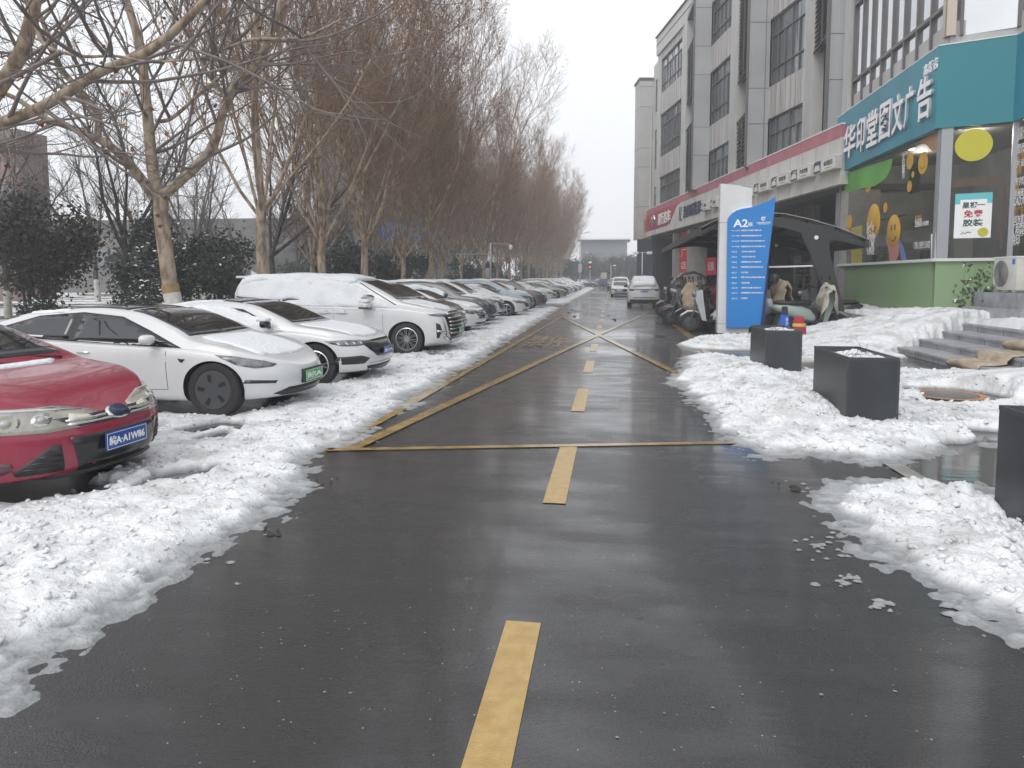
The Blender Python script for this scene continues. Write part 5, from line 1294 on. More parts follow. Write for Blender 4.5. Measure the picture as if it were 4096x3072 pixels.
cd_ = c3_
def dress(c, t, P, suv, side_snow, hood_snow, roof_snow, grille=TRIMB, lamp=LAMPD, seed=0, plate_g=False, shield_snow=False):
    L = c.L / 2
    r = (1.10, .34, -.70, .60) if suv else (1.02, .20, -.66, .56)
    zt = 1.50 if suv else 1.33; zl = 1.10 if suv else .97
    c.patch('windshield', [(r[0], r[2]), (r[0] + .04, 0), (r[0], -r[2]), (r[1], r[3]), (r[1], -r[3])], 'T', CARSNOW if shield_snow else CGLASS, t, .005, .12)
    for sd in ('R', 'L'):
        c.patch('side_window', [(.90, zl), (.25, zt - .06), (-.25, zt), (-.25, zl + .03)], sd, CGLASS2, t, .005, .12)
        c.patch('side_window', [(-.32, zl + .03), (-.32, zt), (-1.0 - .3 * suv, zt - .05), (-1.4 - .3 * suv, zl + .09)], sd, CGLASS2, t, .005, .12)
        if side_snow: snow_side(c, t, rpoly([(.95, zl - .04), (.45, zt - .14), (-.3, zt + .04), (-1.1, zt), (-1.7, zl + .12), (-1.6, zl), (-.3, zl - .05)], .02, seed=seed), sd, .018, seed)
    doors(c, t, P, [(.86, -.3), (-.32, -1.28)], .32, lambda x: zl - .04, False)
    if roof_snow: snow_top(c, t, rpoly([(r[1] - .03, -.58), (r[1], 0), (r[1] - .03, .58), (-1.1, .60), (-1.75 if suv else -1.1, .5), (-1.75 if suv else -1.2, -.5), (-1.1, -.62)], .03, seed=seed), .05, seed, .14)
    if hood_snow: snow_top(c, t, rpoly([(r[0] + .09, -.66), (r[0] + .12, .66), (L - .35, .58), (L - .22, 0), (L - .35, -.6)], .03, seed=seed + 1), .03, seed, .12)
    gz = (.86, .52, .42) if suv else (.70, .44, .36)
    g = c.patch('grille', [(-.60, gz[0] - .03), (-.3, gz[0]), (.3, gz[0]), (.60, gz[0] - .03), (.48, gz[1]), (-.48, gz[1])], 'F', grille, t, .008, .08)
    for z in np.linspace(gz[1] + .05, gz[0] - .07, 4): c.patch('grille_bar', [(-.5, z), (.5, z), (.5, z + .012), (-.5, z + .012)], 'F', CHROME, g, .02, .2)
    c.patch('lower_intake', [(-.62, gz[2] - .04), (.62, gz[2] - .04), (.55, .26), (-.55, .26)], 'F', BLACK, t, .006, .08)
    u0 = ucoord(L - .3, -.68, -1, 48); zz = gz[0]
    for sg in (-1, 1): corner(c, 'headlight', [(u0 + a, zz + z) for a, z in [(-.34, .04), (-.05, .03), (.2, .0), (.24, -.05), (.05, -.12), (-.2, -.08)]], sg, 48, lamp, t, .006, .08)
    hit = c.bvh.ray_cast(Vector((6, 0, .5)), Vector((-1, 0, 0)))[0]
    plate(t, hit.x + .03, 0, .48, '皖A', plate_g)
    mirror(c, t, .72, zl + .0, P, 1.1 if suv else 1)
protos = {}
def make(key, c, P, suv, cat='car', **k):
    t = base_car(c, 'parked_car', 'x', cat, (0, 0, 0), 0, P, k.pop('wheels', 'five'))
    dress(c, t, P, suv, **k); squash(t, .92)
    protos[key] = t; return t
DKB_ = paint('dark_bronze_paint', (.075, .06, .06)); BRZ = paint('brown_grey_paint', (.12, .105, .11)); BLUP = paint('ice_blue_paint', (.36, .45, .50)); OLV = paint('sage_green_paint', (.22, .26, .20)); GRYP = paint('graphite_paint', (.07, .075, .085)); SIL = paint('silver_paint', (.42, .43, .45)); BLK = paint('black_paint', (.02, .022, .025)); NAVY = paint('navy_paint', (.03, .07, .12))
make('suv_dark', cs, DKB_, True, side_snow=True, hood_snow=False, roof_snow=True, grille=CHROME, seed=3)
make('sedan_white', cd_, WH, False, side_snow=True, hood_snow=True, roof_snow=True, lamp=LAMPG, seed=4)
make('suv_grey', cs, GRYP, True, side_snow=True, hood_snow=True, roof_snow=True, seed=6)
make('suv_white', cs, WH, True, side_snow=True, hood_snow=True, roof_snow=True, seed=7)
make('sedan_alloy', cd_, WH, False, side_snow=True, hood_snow=False, roof_snow=True, seed=8)
make('suv_blue', cs, BLUP, True, side_snow=False, hood_snow=True, roof_snow=True, seed=9)
make('suv_brown', cs, BRZ, True, side_snow=True, hood_snow=True, roof_snow=True, grille=CHROME, seed=10, lamp=LAMPG)
make('sedan_green', c2_, OLV, False, side_snow=False, hood_snow=False, roof_snow=False, seed=11)
make('sedan_dark', cd_, GRYP, False, side_snow=True, hood_snow=True, roof_snow=True, seed=12)
make('sedan_navy', cd_, NAVY, False, side_snow=False, hood_snow=True, roof_snow=True, seed=13)
row = [('suv_dark', -4.0, 19.1, 'dark bronze estate with barred chrome grille just past the minivan'), ('sedan_white', -3.9, 21.9, 'white saloon with kidney shaped dark air intakes, second beyond the minivan'),
       ('suv_grey', -4.0, 24.4, 'dark grey car with snow on its bonnet, third beyond the minivan'), ('suv_white', -4.15, 27.1, 'white off roader with snow covered roof beside the big alloy wheel saloon'),
       ('sedan_alloy', -3.6, 30.8, 'white saloon showing its five spoke alloy wheel and black grille'), ('suv_blue', -3.75, 33.7, 'pale blue car with clear side windows and snow on its roof'),
       ('suv_brown', -3.5, 38.0, 'brown grey off roader with chrome grille, last before the gap in the snow bank'), ('sedan_white', -3.95, 49.5, 'white saloon first after the gap in the row, blue tinted bumper'),
       ('sedan_green', -3.6, 56.5, 'sage green saloon with uncovered side windows'), ('suv_grey', -3.7, 60.5, 'dark car with snowy bonnet right behind the sage green saloon'),
       ('suv_white', -3.7, 65.5, 'snow covered white off roader beyond the sage green saloon'), ('sedan_white', -3.6, 69.5, 'far white saloon, third past the sage green saloon'),
       ('sedan_navy', -3.6, 74.5, 'far navy saloon with snow on its roof'), ('suv_white', -3.6, 79, 'far snow covered off roader past the navy saloon'),
       ('sedan_dark', -3.6, 84, 'far dark saloon under snow near the end of the row'), ('sedan_white', -3.7, 89.5, 'far white saloon near the end of the row'), ('suv_white', -3.6, 95, 'last snow covered off roader at the end of the row')]
used = set()
for i, (k, nx, y, lab) in enumerate(row):
    src = protos[k]
    o = src if k not in used else copy_tree(src)
    used.add(k); Lh = {'suv': cs.L, 'sed': 4.68}[k[:3]] / 2
    o.location = (nx - Lh, 1.01 * y - .55, 0); o.rotation_euler = (0, 0, rad(random.Random(i).uniform(-2, 2))); o['label'] = lab
# two cars lengthwise across the end
for i, (x, y, k, lab, ang) in enumerate(((-4.6, 120, 'sedan_dark', 'dark saloon parked crosswise at the far end of the road', 0), (-1.9, 125, 'sedan_navy', 'dark hatch parked crosswise beside the tricycle at the far end', 0))):
    o = copy_tree(protos[k]); o.location = (x, y, 0); o.rotation_euler = (0, 0, ang); o['label'] = lab; o['group'] = 'cars at the far end'
# cars on the right hand side of the road
def put(k, x, y, a, lab, grp='cars parked along the right side'):
    o = copy_tree(protos[k]); o.location = (x, y, 0); o.rotation_euler = (0, 0, rad(a)); o['label'] = lab; o['group'] = grp; return o
# white coupe-SUV seen from behind: own tail
t5 = base_car(cs, 'parked_car', 'white off roader seen from behind, snow on its rear window, blue plate', 'car', (1.85, 43.2, 0), rad(90), WH, 'five', group='cars parked along the right side')
c = cs
c.patch('windshield', [(1.10, -.70), (1.14, 0), (1.10, .70), (.34, .60), (.34, -.60)], 'T', CGLASS, t5, .005, .12)
for sd in ('R', 'L'):
    c.patch('side_window', [(.90, 1.10), (.25, 1.44), (-.25, 1.50), (-.25, 1.13)], sd, CGLASS2, t5, .005, .12); c.patch('side_window', [(-.32, 1.13), (-.32, 1.50), (-1.3, 1.45), (-1.7, 1.18)], sd, CGLASS2, t5, .005, .12)
doors(c, t5, WH, [(.86, -.3), (-.32, -1.28)], .32, lambda x: 1.06, False)
snow_top(c, t5, rpoly([(.3, -.62), (.3, .62), (-1.2, .66), (-2.0, .6), (-2.1, 0), (-2.0, -.6), (-1.2, -.66)], .03), .10, 3, .12)
c.patch('snow', rpoly([(-.66, 1.18), (.66, 1.18), (.60, 1.62), (-.60, 1.62)], .02), 'B', CARSNOW, t5, .08, .1, bumpy=.3)
for sg in (-1, 1): c.patch('tail_lamp', [(sg * .50, 1.02), (sg * .93, 1.06), (sg * .93, .93), (sg * .62, .93)], 'B', mat('smoked_tail_lamp', (.09, .06, .08), .2), t5, .01, .1)
c.patch('light_strip', [(-.5, 1.03), (.5, 1.03), (.5, .99), (-.5, .99)], 'B', MATS['smoked_tail_lamp'], t5, .01, .1)
lb = c.patch('lower_bumper', [(-.80, .44), (.80, .44), (.86, .24), (-.86, .24)], 'B', BLACK, t5, .008, .1)
c.patch('bumper_line', [(-.6, .56), (.6, .56), (.62, .53), (-.62, .53)], 'B', TRIMB, t5, .01, .1)
hit = c.bvh.ray_cast(Vector((-6, 0, .9)), Vector((1, 0, 0)))[0]
plate(t5, hit.x - .02, 0, .93, '皖A·31983', back=True)
mirror(c, t5, .72, 1.12, TRIMB, 1.1)
put('sedan_alloy', .78, 66, -90, 'white car facing the camera with clear windscreen behind the rear facing off roader')
van = copy_tree(t4); van.location = (.9, 76, 0); van.rotation_euler = (0, 0, rad(-90)); van['label'] = 'white van with snowy roof behind the car that faces the camera'; van['group'] = 'cars parked along the right side'; van['category'] = 'van'
put('suv_white', 2.35, 53.5, 90, 'snow covered off roader half hidden in front of the lamp post by the garage')
put('suv_grey', .3, 95, -90, 'dark car far along the right kerb'); put('sedan_dark', .6, 104, -90, 'small far saloon beyond the van on the right')
for o in [x for x in bpy.data.objects if x.parent is None and x.get('category') in ('car', 'minivan', 'van')]:
    x, y = o.location.x, o.location.y
    if x < -3: FOOT.append((x - 2.35, x + 2.33, y - .9, y + .9))
    else: FOOT.append((x - .9, x + .9, y - 2.4, y + 2.4))
# ================================================================ trees
def bark_mat(name, c1, c2, sc=7, snow=True):
    m = bpy.data.materials.new(name); m.use_nodes = True
    t = m.node_tree; b = t.nodes['Principled BSDF']; L = t.links.new
    tc = t.nodes.new('ShaderNodeTexCoord'); mp = t.nodes.new('ShaderNodeMapping'); mp.inputs['Scale'].default_value = (1, 1, .4)
    n = t.nodes.new('ShaderNodeTexNoise'); n.inputs['Scale'].default_value = sc; n.inputs['Detail'].default_value = 4
    r = t.nodes.new('ShaderNodeValToRGB'); e = r.color_ramp.elements
    e[0].position = .42; e[0].color = (*c1, 1); e[1].position = .56; e[1].color = (*c2, 1)
    L(tc.outputs['Object'], mp.inputs[0]); L(mp.outputs[0], n.inputs['Vector']); L(n.outputs[0], r.inputs[0]); L(r.outputs[0], b.inputs['Base Color'])
    b.inputs['Roughness'].default_value = .85
    bp = t.nodes.new('ShaderNodeBump'); bp.inputs['Strength'].default_value = .5; bp.inputs['Distance'].default_value = .03; L(n.outputs[0], bp.inputs['Height']); L(bp.outputs[0], b.inputs['Normal'])
    return m
BARK = bark_mat('plane_tree_bark', (.19, .135, .09), (.36, .295, .22))
TWIG = mat('twig_bark', (.29, .19, .125), .9, var=.3, vscale=2)
TWIGG = mat('grey_twig_bark', (.21, .18, .165), .9, var=.3, vscale=2)
DBARK = bark_mat('dark_bark', (.035, .03, .028), (.075, .065, .055))
LEAF = mat('dead_leaf', (.26, .12, .065), .9, var=.5, vscale=3)
class Tubes:
    """numpy tubes; radius per point"""
    def __init__(s): s.v = []; s.f = []; s.n = 0
    def add(s, pts, rs, k):
        P = np.asarray(pts, float); n = len(P)
        D = np.empty_like(P); D[1:-1] = P[2:] - P[:-2]; D[0] = P[1] - P[0]; D[-1] = P[-1] - P[-2]
        D /= np.linalg.norm(D, axis=1)[:, None] + 1e-9
        ref = np.array((0.31, .17, .93)) if abs(D[0, 2]) < .8 else np.array((1., .2, 0))
        R = np.cross(D, ref); R /= np.linalg.norm(R, axis=1)[:, None] + 1e-9; U = np.cross(R, D)
        a = np.arange(k) * 2 * PI / k
        V = P[:, None] + (R[:, None] * np.cos(a)[None, :, None] + U[:, None] * np.sin(a)[None, :, None]) * np.asarray(rs)[:, None, None]
        s.v.append(V.reshape(-1, 3))
        i = np.arange(n - 1)[:, None] * k; j = np.arange(k)[None]; j2 = (j + 1) % k
        s.f.append((np.stack([i + j, i + j2, i + k + j2, i + k + j], -1) + s.n).reshape(-1, 4)); s.n += n * k
    def obj(s, name, m, parent, smooth=True):
        if not s.v: return None
        V = np.concatenate(s.v); Fc = np.concatenate(s.f)
        me = bpy.data.meshes.new(name); me.vertices.add(len(V)); me.vertices.foreach_set('co', V.ravel())
        me.loops.add(Fc.size); me.loops.foreach_set('vertex_index', Fc.ravel().astype(np.int32))
        me.polygons.add(len(Fc)); me.polygons.foreach_set('loop_start', np.arange(len(Fc), dtype=np.int32) * 4)
        me.polygons.foreach_set('use_smooth', np.ones(len(Fc), bool)); me.update(calc_edges=True); me.materials.append(m)
        return link(bpy.data.objects.new(name, me), parent)
def unit(v): return v / (np.linalg.norm(v) + 1e-9)
def grow(rng, p, d, L, r, nseg, wob, trop, taper=.35):
    pts = [p]; rs = [r]; d = unit(d); st = L / nseg
    for i in range(nseg):
        d = unit(d + rng.normal(0, wob, 3) + np.array((0, 0, trop)))
        p = p + d * st; pts.append(p); rs.append(r * (1 - (1 - taper) * (i + 1) / nseg))
    return np.array(pts), rs
def at(pts, t):
    x = t * (len(pts) - 1); i = min(int(x), len(pts) - 2); f = x - i
    return pts[i] * (1 - f) + pts[i + 1] * f, unit(pts[i + 1] - pts[i]), 0
def side(rng, d, ang):
    q = unit(np.cross(d, rng.normal(0, 1, 3))); return d * math.cos(ang) + q * math.sin(ang)
def twigs(rng, cr, pts, r0, n, L, lv, up=.08, leaves=None, tmin=.2):
    for k in range(n):
        t = rng.uniform(tmin, 1) if n > 1 else 1
        p, d, _ = at(pts, t)
        LL = L * rng.uniform(.55, 1.15) * (1.15 - .5 * t)
        q, rs = grow(rng, p, side(rng, d, rng.uniform(.35, .9)), LL, r0 * (1 - .4 * t), 4 if lv else 3, .10, up, .35)
        cr.add(q, rs, 3)
        if lv: twigs(rng, cr, q, r0 * .55, 5 if lv > 1 else 4, L * .45, lv - 1, up, leaves)
        elif leaves is not None and rng.random() < .3: leaves.append(q[-1])
def leafmesh(name, pts, rng, parent, size=.09, m=None):
    if not len(pts): return
    V = []; Fc = []
    for p in pts:
        a = unit(rng.normal(0, 1, 3)); b = unit(np.cross(a, rng.normal(0, 1, 3))); s = size * rng.uniform(.6, 1.3); n = len(V)
        c = np.cross(a, b) * s * .25
        V += [p, p + a * s * .5 + b * s * .45 + c, p + a * s * 1.1, p + a * s * .5 - b * s * .45 + c]; Fc.append([n, n + 1, n + 2, n + 3])
    return obj_from(name, V, Fc, m or LEAF, parent, False)
def plane_tree(seed, H=18, fork=3.7, spread=3.0, nl=7, rb=.2, dens=1.0, name='plane_tree', paint_=True, bark=BARK, tw=TWIG, label='', group=None):
    rng = np.random.default_rng(seed)
    t = thing(name, label, 'tree', (0, 0, 0), 0, group)
    tr = Tubes(); cr = Tubes(); lv = []
    lean = rng.normal(0, .02, 2)
    P = [np.array((lean[0] * z + .04 * math.sin(z * 1.3 + seed), lean[1] * z + .04 * math.cos(z * 1.7 + seed), z)) for z in np.linspace(0, fork, 9)]
    R = [rb * (1.25 if i == 0 else 1.08 - .04 * i) for i in range(9)]
    tr.add(P, R, 14)
    top = P[-1]
    for k in range(nl):
        az = 2 * PI * k / nl + rng.uniform(-.4, .4); z0 = fork * rng.uniform(.85, 1.0) if k else fork
        tilt = rng.uniform(.30, .78) if k else .08
        base = top + np.array((0, 0, z0 - fork)) - np.array((0, 0, .1))
        d = np.array((math.cos(az) * math.sin(tilt), math.sin(az) * math.sin(tilt), math.cos(tilt)))
        Lm = (H - fork) * (1.05 if k == 0 else rng.uniform(.72, 1.0))
        q, rs = grow(rng, base, d, Lm, rb * (.62 if k == 0 else rng.uniform(.3, .44)), 12, .05, .11 if k else .04, .14)
        tr.add(q, rs, 8)
        nb = int((28 if k else 34) * dens)
        for j in range(nb):
            tt_ = .12 + .86 * (j + rng.random()) / nb
            p, dd, _ = at(q, tt_)
            Lb = (2.8 * (1.1 - tt_) + 1.5) * rng.uniform(.6, 1.15) * spread / 3
            b, br = grow(rng, p, side(rng, dd, rng.uniform(.5, 1.0)), Lb, rb * .13 * (1.15 - tt_ * .7), 6, .07, .14, .3)
            cr.add(b, br, 5)
            twigs(rng, cr, b, .010, 11, 1.35, 1, .14, lv)
    tk = tr.obj('trunk', bark, t); cr.obj('crown', tw, t)
    leafmesh('dead_leaves', lv, rng, t, .07)
    if paint_:
        b = MB(); 
        def ring(z0, z1, e):
            b.lathe([(rb * (1.25 - .17 * min(1, z0 / (fork / 8))) * 1.0 + e + .012, z0), (rb * 1.06 + e, (z0 + z1) / 2), (rb * (1.06) + e, z1), (rb * .9, z1 + .002)], (P[2][0], P[2][1], 0), 'z', 20)
        ring(0, 1.15, .012); b.build('white_paint', mat('lime_wash', (.60, .59, .55), .8, var=.3, vscale=5), tk)
    return t, P
TX0 = -10.2
PG = 'plane trees in the row behind the parked cars'
protoT = [plane_tree(s, H=h, fork=f, nl=n, rb=r, spread=sp_, label='x', group=PG, dens=dn)[0] for s, h, f, n, r, sp_, dn in ((11, 18.5, 3.4, 7, .15, 3.4, 1.0), (12, 19, 2.9, 8, .145, 3.2, 1.0), (13, 17.5, 3.1, 7, .155, 3.5, 1.0), (14, 18, 2.6, 8, .135, 3.2, .9))]
pxs = [261, 319, 368, 403.5, 432, 442.5, 485.5, 499, 509, 520, 528, 535]
names_ = ['second plane tree of the row, straight stem behind the minivan roof rear', 'plane tree with a pale leaning stem above the minivan roof', 'plane tree forking low above the front of the minivan', 'plane tree in front of the blue direction sign', 'plane tree just right of the blue direction sign', 'thin plane tree close beside its neighbour right of the blue sign',
         'plane tree just left of the grey lamp mast', 'plane tree just right of the grey lamp mast', 'plane tree two stems right of the grey lamp mast', 'far plane tree with branches sweeping low to the right', 'far plane tree behind the low sweeping branches', 'far plane tree before the end of the row']
lastY = 0; k = 0; rg = random.Random(5)
Ypos = []
for i, px in enumerate(pxs):
    p = onX(px, 300, TX0); Ypos.append(p.y)
y = Ypos[-1]
while y < 140: y += 5; Ypos.append(y)
order = ['first', 'second', 'third', 'fourth', 'fifth', 'sixth', 'seventh', 'eighth', 'ninth', 'tenth', 'eleventh', 'twelfth']
for i, y in enumerate(Ypos):
    src = protoT[i % 4]
    o = src if i < 4 else copy_tree(src)
    o.location = (TX0 + rg.uniform(-.15, .15), y, .1); o.rotation_euler = (0, 0, rg.uniform(0, 6.28)); s_ = rg.uniform(.98, 1.12)
    if y > 75: s_ *= .95
    o.scale = (s_, s_, s_)
    o['label'] = names_[i] if i < 12 else 'bare plane tree at the far end of the row, %s beyond the low sweeping branches' % order[min(i - 12, 11)]
for i in range(15):      # the second line of planes, seen between the stems of the first
    o = copy_tree(protoT[(i * 3 + 1) % 4]); s_ = rg.uniform(.85, 1.0); o.scale = (s_, s_, s_ * .97)
    o.location = (-14.2 + rg.uniform(-.3, .3), 33 + i * 6.3 + rg.uniform(-.8, .8), .1); o.rotation_euler = (0, 0, rg.uniform(0, 6.28))
    o['label'] = 'bare plane tree in the second line behind the row along the parked cars'; o['group'] = 'plane trees of the second line'
# ---- traced near trees
def traced(name, label, base, rb, fork_pts, limbs, seed, group=None, bark=BARK, tw=TWIGG, band=True, depthY=None):
    """trunk: list of (px,py) at depth Y; limbs: list of (pts[(px,py,Y)], r0, r1, ntw)"""
    rng = np.random.default_rng(seed)
    t = thing(name, label, 'tree', base, 0, group)
    O = np.array(base)
    tr = Tubes(); cr = Tubes(); lv = []
    P = [np.array(onY(a, b, c)) - O for a, b, c in fork_pts]; P[0] = np.zeros(3) if band else P[0]
    rr = np.interp(np.linspace(0, 1, len(P)), [0, .15, 1], [rb * 1.12, rb, rb * .86])
    tr.add(P, rr, 16)
    for pts, r0, r1, nt_ in limbs:
        Q = np.array([np.array(onY(a, b, c)) - O for a, b, c in pts])
        # smooth
        n = len(Q); T = np.linspace(0, n - 1, n * 4); S_ = []
        for x in T:
            i = min(int(x), n - 2); f = x - i; p0 = Q[max(i - 1, 0)]; p1 = Q[i]; p2 = Q[i + 1]; p3 = Q[min(i + 2, n - 1)]
            S_.append(.5 * (2 * p1 + (p2 - p0) * f + (2 * p0 - 5 * p1 + 4 * p2 - p3) * f * f + (-p0 + 3 * p1 - 3 * p2 + p3) * f ** 3))
        S_ = np.array(S_); tr.add(S_, np.linspace(r0, r1, len(S_)) * .78, 10)
        for j in range(nt_):
            tt_ = rng.uniform(.15, 1); p, dd, _ = at(S_, tt_)
            b, br = grow(rng, p, side(rng, dd, rng.uniform(.5, 1.1)), rng.uniform(1.6, 4.2), .035 * (1.3 - .6 * tt_), 8, .09, .05, .3)
            cr.add(b, br, 5)
            for q_ in range(4):
                p2, d2, _ = at(b, rng.uniform(.2, 1)); b2, br2 = grow(rng, p2, side(rng, d2, rng.uniform(.4, .9)), rng.uniform(.8, 1.9), .014, 5, .1, .05, .4); cr.add(b2, br2, 4)
                twigs(rng, cr, b2, .0075, 4, .7, 1, .05, lv)
    tk = tr.obj('trunk', bark, t); cr.obj('crown', tw, t); leafmesh('dead_leaves', lv[::3], rng, t, .08)
    return t, tk, P
Yh = 14.9
pb = onY(180, 346, Yh); pb.z = .1
tt1, tk1, _P = traced('plane_tree', 'nearest plane tree with white and tan painted trunk forking into three big limbs', tuple(pb), .175,
    [(180, 345, Yh), (175, 310, Yh), (170, 285, Yh), (166, 255, Yh), (162, 225, Yh), (160, 200, Yh), (158, 186, Yh)],
    [([(157, 196, Yh), (152, 165, Yh), (149, 130, Yh), (146, 100, Yh), (143, 70, Yh), (137, 35, Yh), (130, 12, Yh), (118, -25, Yh)], .17, .10, 12),
     ([(154, 196, Yh), (142, 180, Yh - .3), (130, 165, Yh - .6), (115, 150, Yh - .9), (97, 138, Yh - 1.1), (72, 128, Yh - 1.2), (45, 118, Yh - 1.5), (15, 98, Yh - 1.8), (-20, 85, Yh - 2)], .15, .05, 12),
     ([(97, 140, Yh - 1.1), (98, 118, Yh - 1.2), (88, 100, Yh - 1.3), (72, 82, Yh - 1.5), (58, 64, Yh - 1.6), (50, 40, Yh - 1.7), (40, 15, Yh - 1.8), (28, -15, Yh - 2)], .10, .05, 8),
     ([(161, 196, Yh), (172, 188, Yh - .1), (190, 172, Yh - .3), (207, 155, Yh - .6), (217, 135, Yh - .9), (224, 108, Yh - 1.1), (232, 90, Yh - 1.3), (246, 76, Yh - 1.5), (262, 55, Yh - 1.7), (276, 20, Yh - 2), (285, -20, Yh - 2)], .155, .07, 12),
     ([(157, 121, Yh), (168, 120, Yh - .2), (182, 110, Yh - .4), (200, 93, Yh - .7), (222, 76, Yh - 1), (240, 62, Yh - 1.2), (262, 50, Yh - 1.4)], .065, .02, 6),
     ([(222, 92, Yh - 1.2), (205, 70, Yh - 1.4), (192, 40, Yh - 1.6), (170, -5, Yh - 1.8)], .05, .02, 5),
     ([(160, 60, Yh), (200, 58, Yh - 1), (250, 40, Yh - 2), (300, 38, Yh - 3), (340, 20, Yh - 3.5)], .05, .02, 6)], 31, PG)
b = MB()
for z0, z1, m_, nm in ((0, 1.22, MATS['lime_wash'], 'white_paint'), (1.22, 1.42, mat('tan_band', (.36, .24, .12), .8, var=.3, vscale=6), 'tan_band')):
    b = MB(); q = []
    for z in np.linspace(z0, z1, 6):
        i = z / _P[-1][2]; zz = np.array([p[2] for p in _P]); q.append((np.interp(z, zz, [p[0] for p in _P]), np.interp(z, zz, [p[1] for p in _P]), z))
    b.tube(q, [.205 - .015 * min(1, z / .5) + .004 - .004 * (z > .6) for z in np.linspace(z0, z1, 6)], 20, cap=False); b.build(nm, m_, tk1)
# tree standing outside the frame at the left, its big limbs reach in
Yn = 11.0
base0 = onY(-130, 400, Yn); base0.z = .1
base0 = Vector((-10.3, Yn, .1))
traced('plane_tree', 'plane tree left of the frame whose thick pale limb reaches across the upper left', tuple(base0), .24,
    [(-150, 395, Yn), (-148, 330, Yn), (-145, 260, Yn), (-138, 200, Yn), (-128, 165, Yn)],
    [([(-130, 172, Yn), (-60, 140, Yn - .2), (0, 123, Yn - .4), (35, 110, Yn - .5), (68, 92, Yn - .6), (100, 72, Yn - .7), (130, 60, Yn - .8), (155, 47, Yn - .8), (182, 24, Yn - .9), (205, 0, Yn - 1), (225, -30, Yn - 1)], .13, .065, 9),
     ([(-128, 172, Yn), (-60, 140, Yn - .3), (-15, 105, Yn - .4), (10, 72, Yn - .5), (24, 45, Yn - .6), (32, 15, Yn - .7), (38, -25, Yn - .8)], .18, .12, 8),
     ([(33, 18, Yn - .7), (45, 45, Yn - .9), (80, 56, Yn - 1.2), (115, 56, Yn - 1.5), (150, 62, Yn - 1.8), (180, 60, Yn - 2)], .04, .015, 6)], 33, PG, tw=TWIGG)
# second and third rows: thinner dark trees of the park
proto2 = []
for s in (51, 52, 53):
    rng = np.random.default_rng(s); t = thing('park_tree', 'x', 'tree', (0, 0, 0), 0, 'bare park trees beyond the plane trees')
    tr = Tubes(); cr = Tubes()
    P, R = grow(rng, np.zeros(3), np.array((0, 0, 1.)), 2.2, .13, 6, .03, .05, .8); tr.add(P, R, 8)
    for k in range(6):
        q, rs = grow(rng, P[-1], side(rng, np.array((0, 0, 1.)), rng.uniform(.3, .85)), rng.uniform(4.5, 7.5), .075, 9, .1, .07, .15); tr.add(q, rs, 5)
        for j in range(13):
            p, d, _ = at(q, rng.uniform(.1, 1)); b, br = grow(rng, p, side(rng, d, rng.uniform(.4, .9)), rng.uniform(.8, 2.4), .02, 6, .12, .06, .3); cr.add(b, br, 3); twigs(rng, cr, b, .008, 6, .9, 1, .05)
    tk = tr.obj('trunk', DBARK, t); cr.obj('crown', mat('dark_twig', (.055, .042, .036), .9), t)
    b = MB(); b.lathe([(.155, 0), (.15, 1.1), (.12, 1.102)], k=12); b.build('white_paint', MATS['lime_wash'], tk)
    proto2.append(t)
spots = []
rg = random.Random(8)
for X_, n, st, y0 in ((-16.5, 14, 7.0, 10), (-23.5, 13, 8, 16), (-32, 12, 9, 22)):
    for i in range(n): spots.append((X_ + rg.uniform(-1.2, 1.2), y0 + i * st + rg.uniform(-1.5, 1.5)))
adj = ['slender', 'crooked', 'leaning', 'spreading', 'dense', 'low', 'tall', 'thin']
for i, (x, y) in enumerate(spots):
    o = proto2[i] if i < 3 else copy_tree(proto2[i % 3])
    o.location = (x, y, .1); o.rotation_euler = (0, 0, rg.uniform(0, 6)); s_ = rg.uniform(.85, 1.35); o.scale = (s_, s_, s_ * rg.uniform(.95, 1.15))
    rn = 'front' if i < 16 else 'middle' if i < 29 else 'rear'; ix = (i if i < 16 else i - 16 if i < 29 else i - 29)
    o['label'] = 'bare dark park tree in the %s line beyond the plane tree row' % rn
# evergreen shrubs and trees: leaf clumps
EVG = mat('evergreen_leaf', (.022, .032, .022), .6, var=.5, vscale=2)
EVG2 = mat('evergreen_brownish_leaf', (.035, .033, .022), .6, var=.5, vscale=2)
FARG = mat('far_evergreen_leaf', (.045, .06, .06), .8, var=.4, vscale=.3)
def leafball(rng, n, rx, ry, rz, cz, size, clumps=14):
    C_ = [(unit(rng.normal(0, 1, 3)) * rng.uniform(.35, .8)) for _ in range(clumps)]
    C_ = np.array(C_); ci = rng.integers(0, clumps, n)
    p = C_[ci] + rng.normal(0, .17, (n, 3)); p *= np.array((rx, ry, rz)); p[:, 2] += cz; p[:, 2] = np.maximum(p[:, 2], .05)
    a = rng.normal(0, 1, (n, 3)); a /= np.linalg.norm(a, axis=1)[:, None]; b = np.cross(a, rng.normal(0, 1, (n, 3))); b /= np.linalg.norm(b, axis=1)[:, None]
    s = size * rng.uniform(.6, 1.3, (n, 1))
    V = np.stack([p, p + a * s * .5 + b * s * .3, p + a * s, p + a * s * .5 - b * s * .3], 1).reshape(-1, 3)
    return V, np.arange(n * 4).reshape(n, 4)
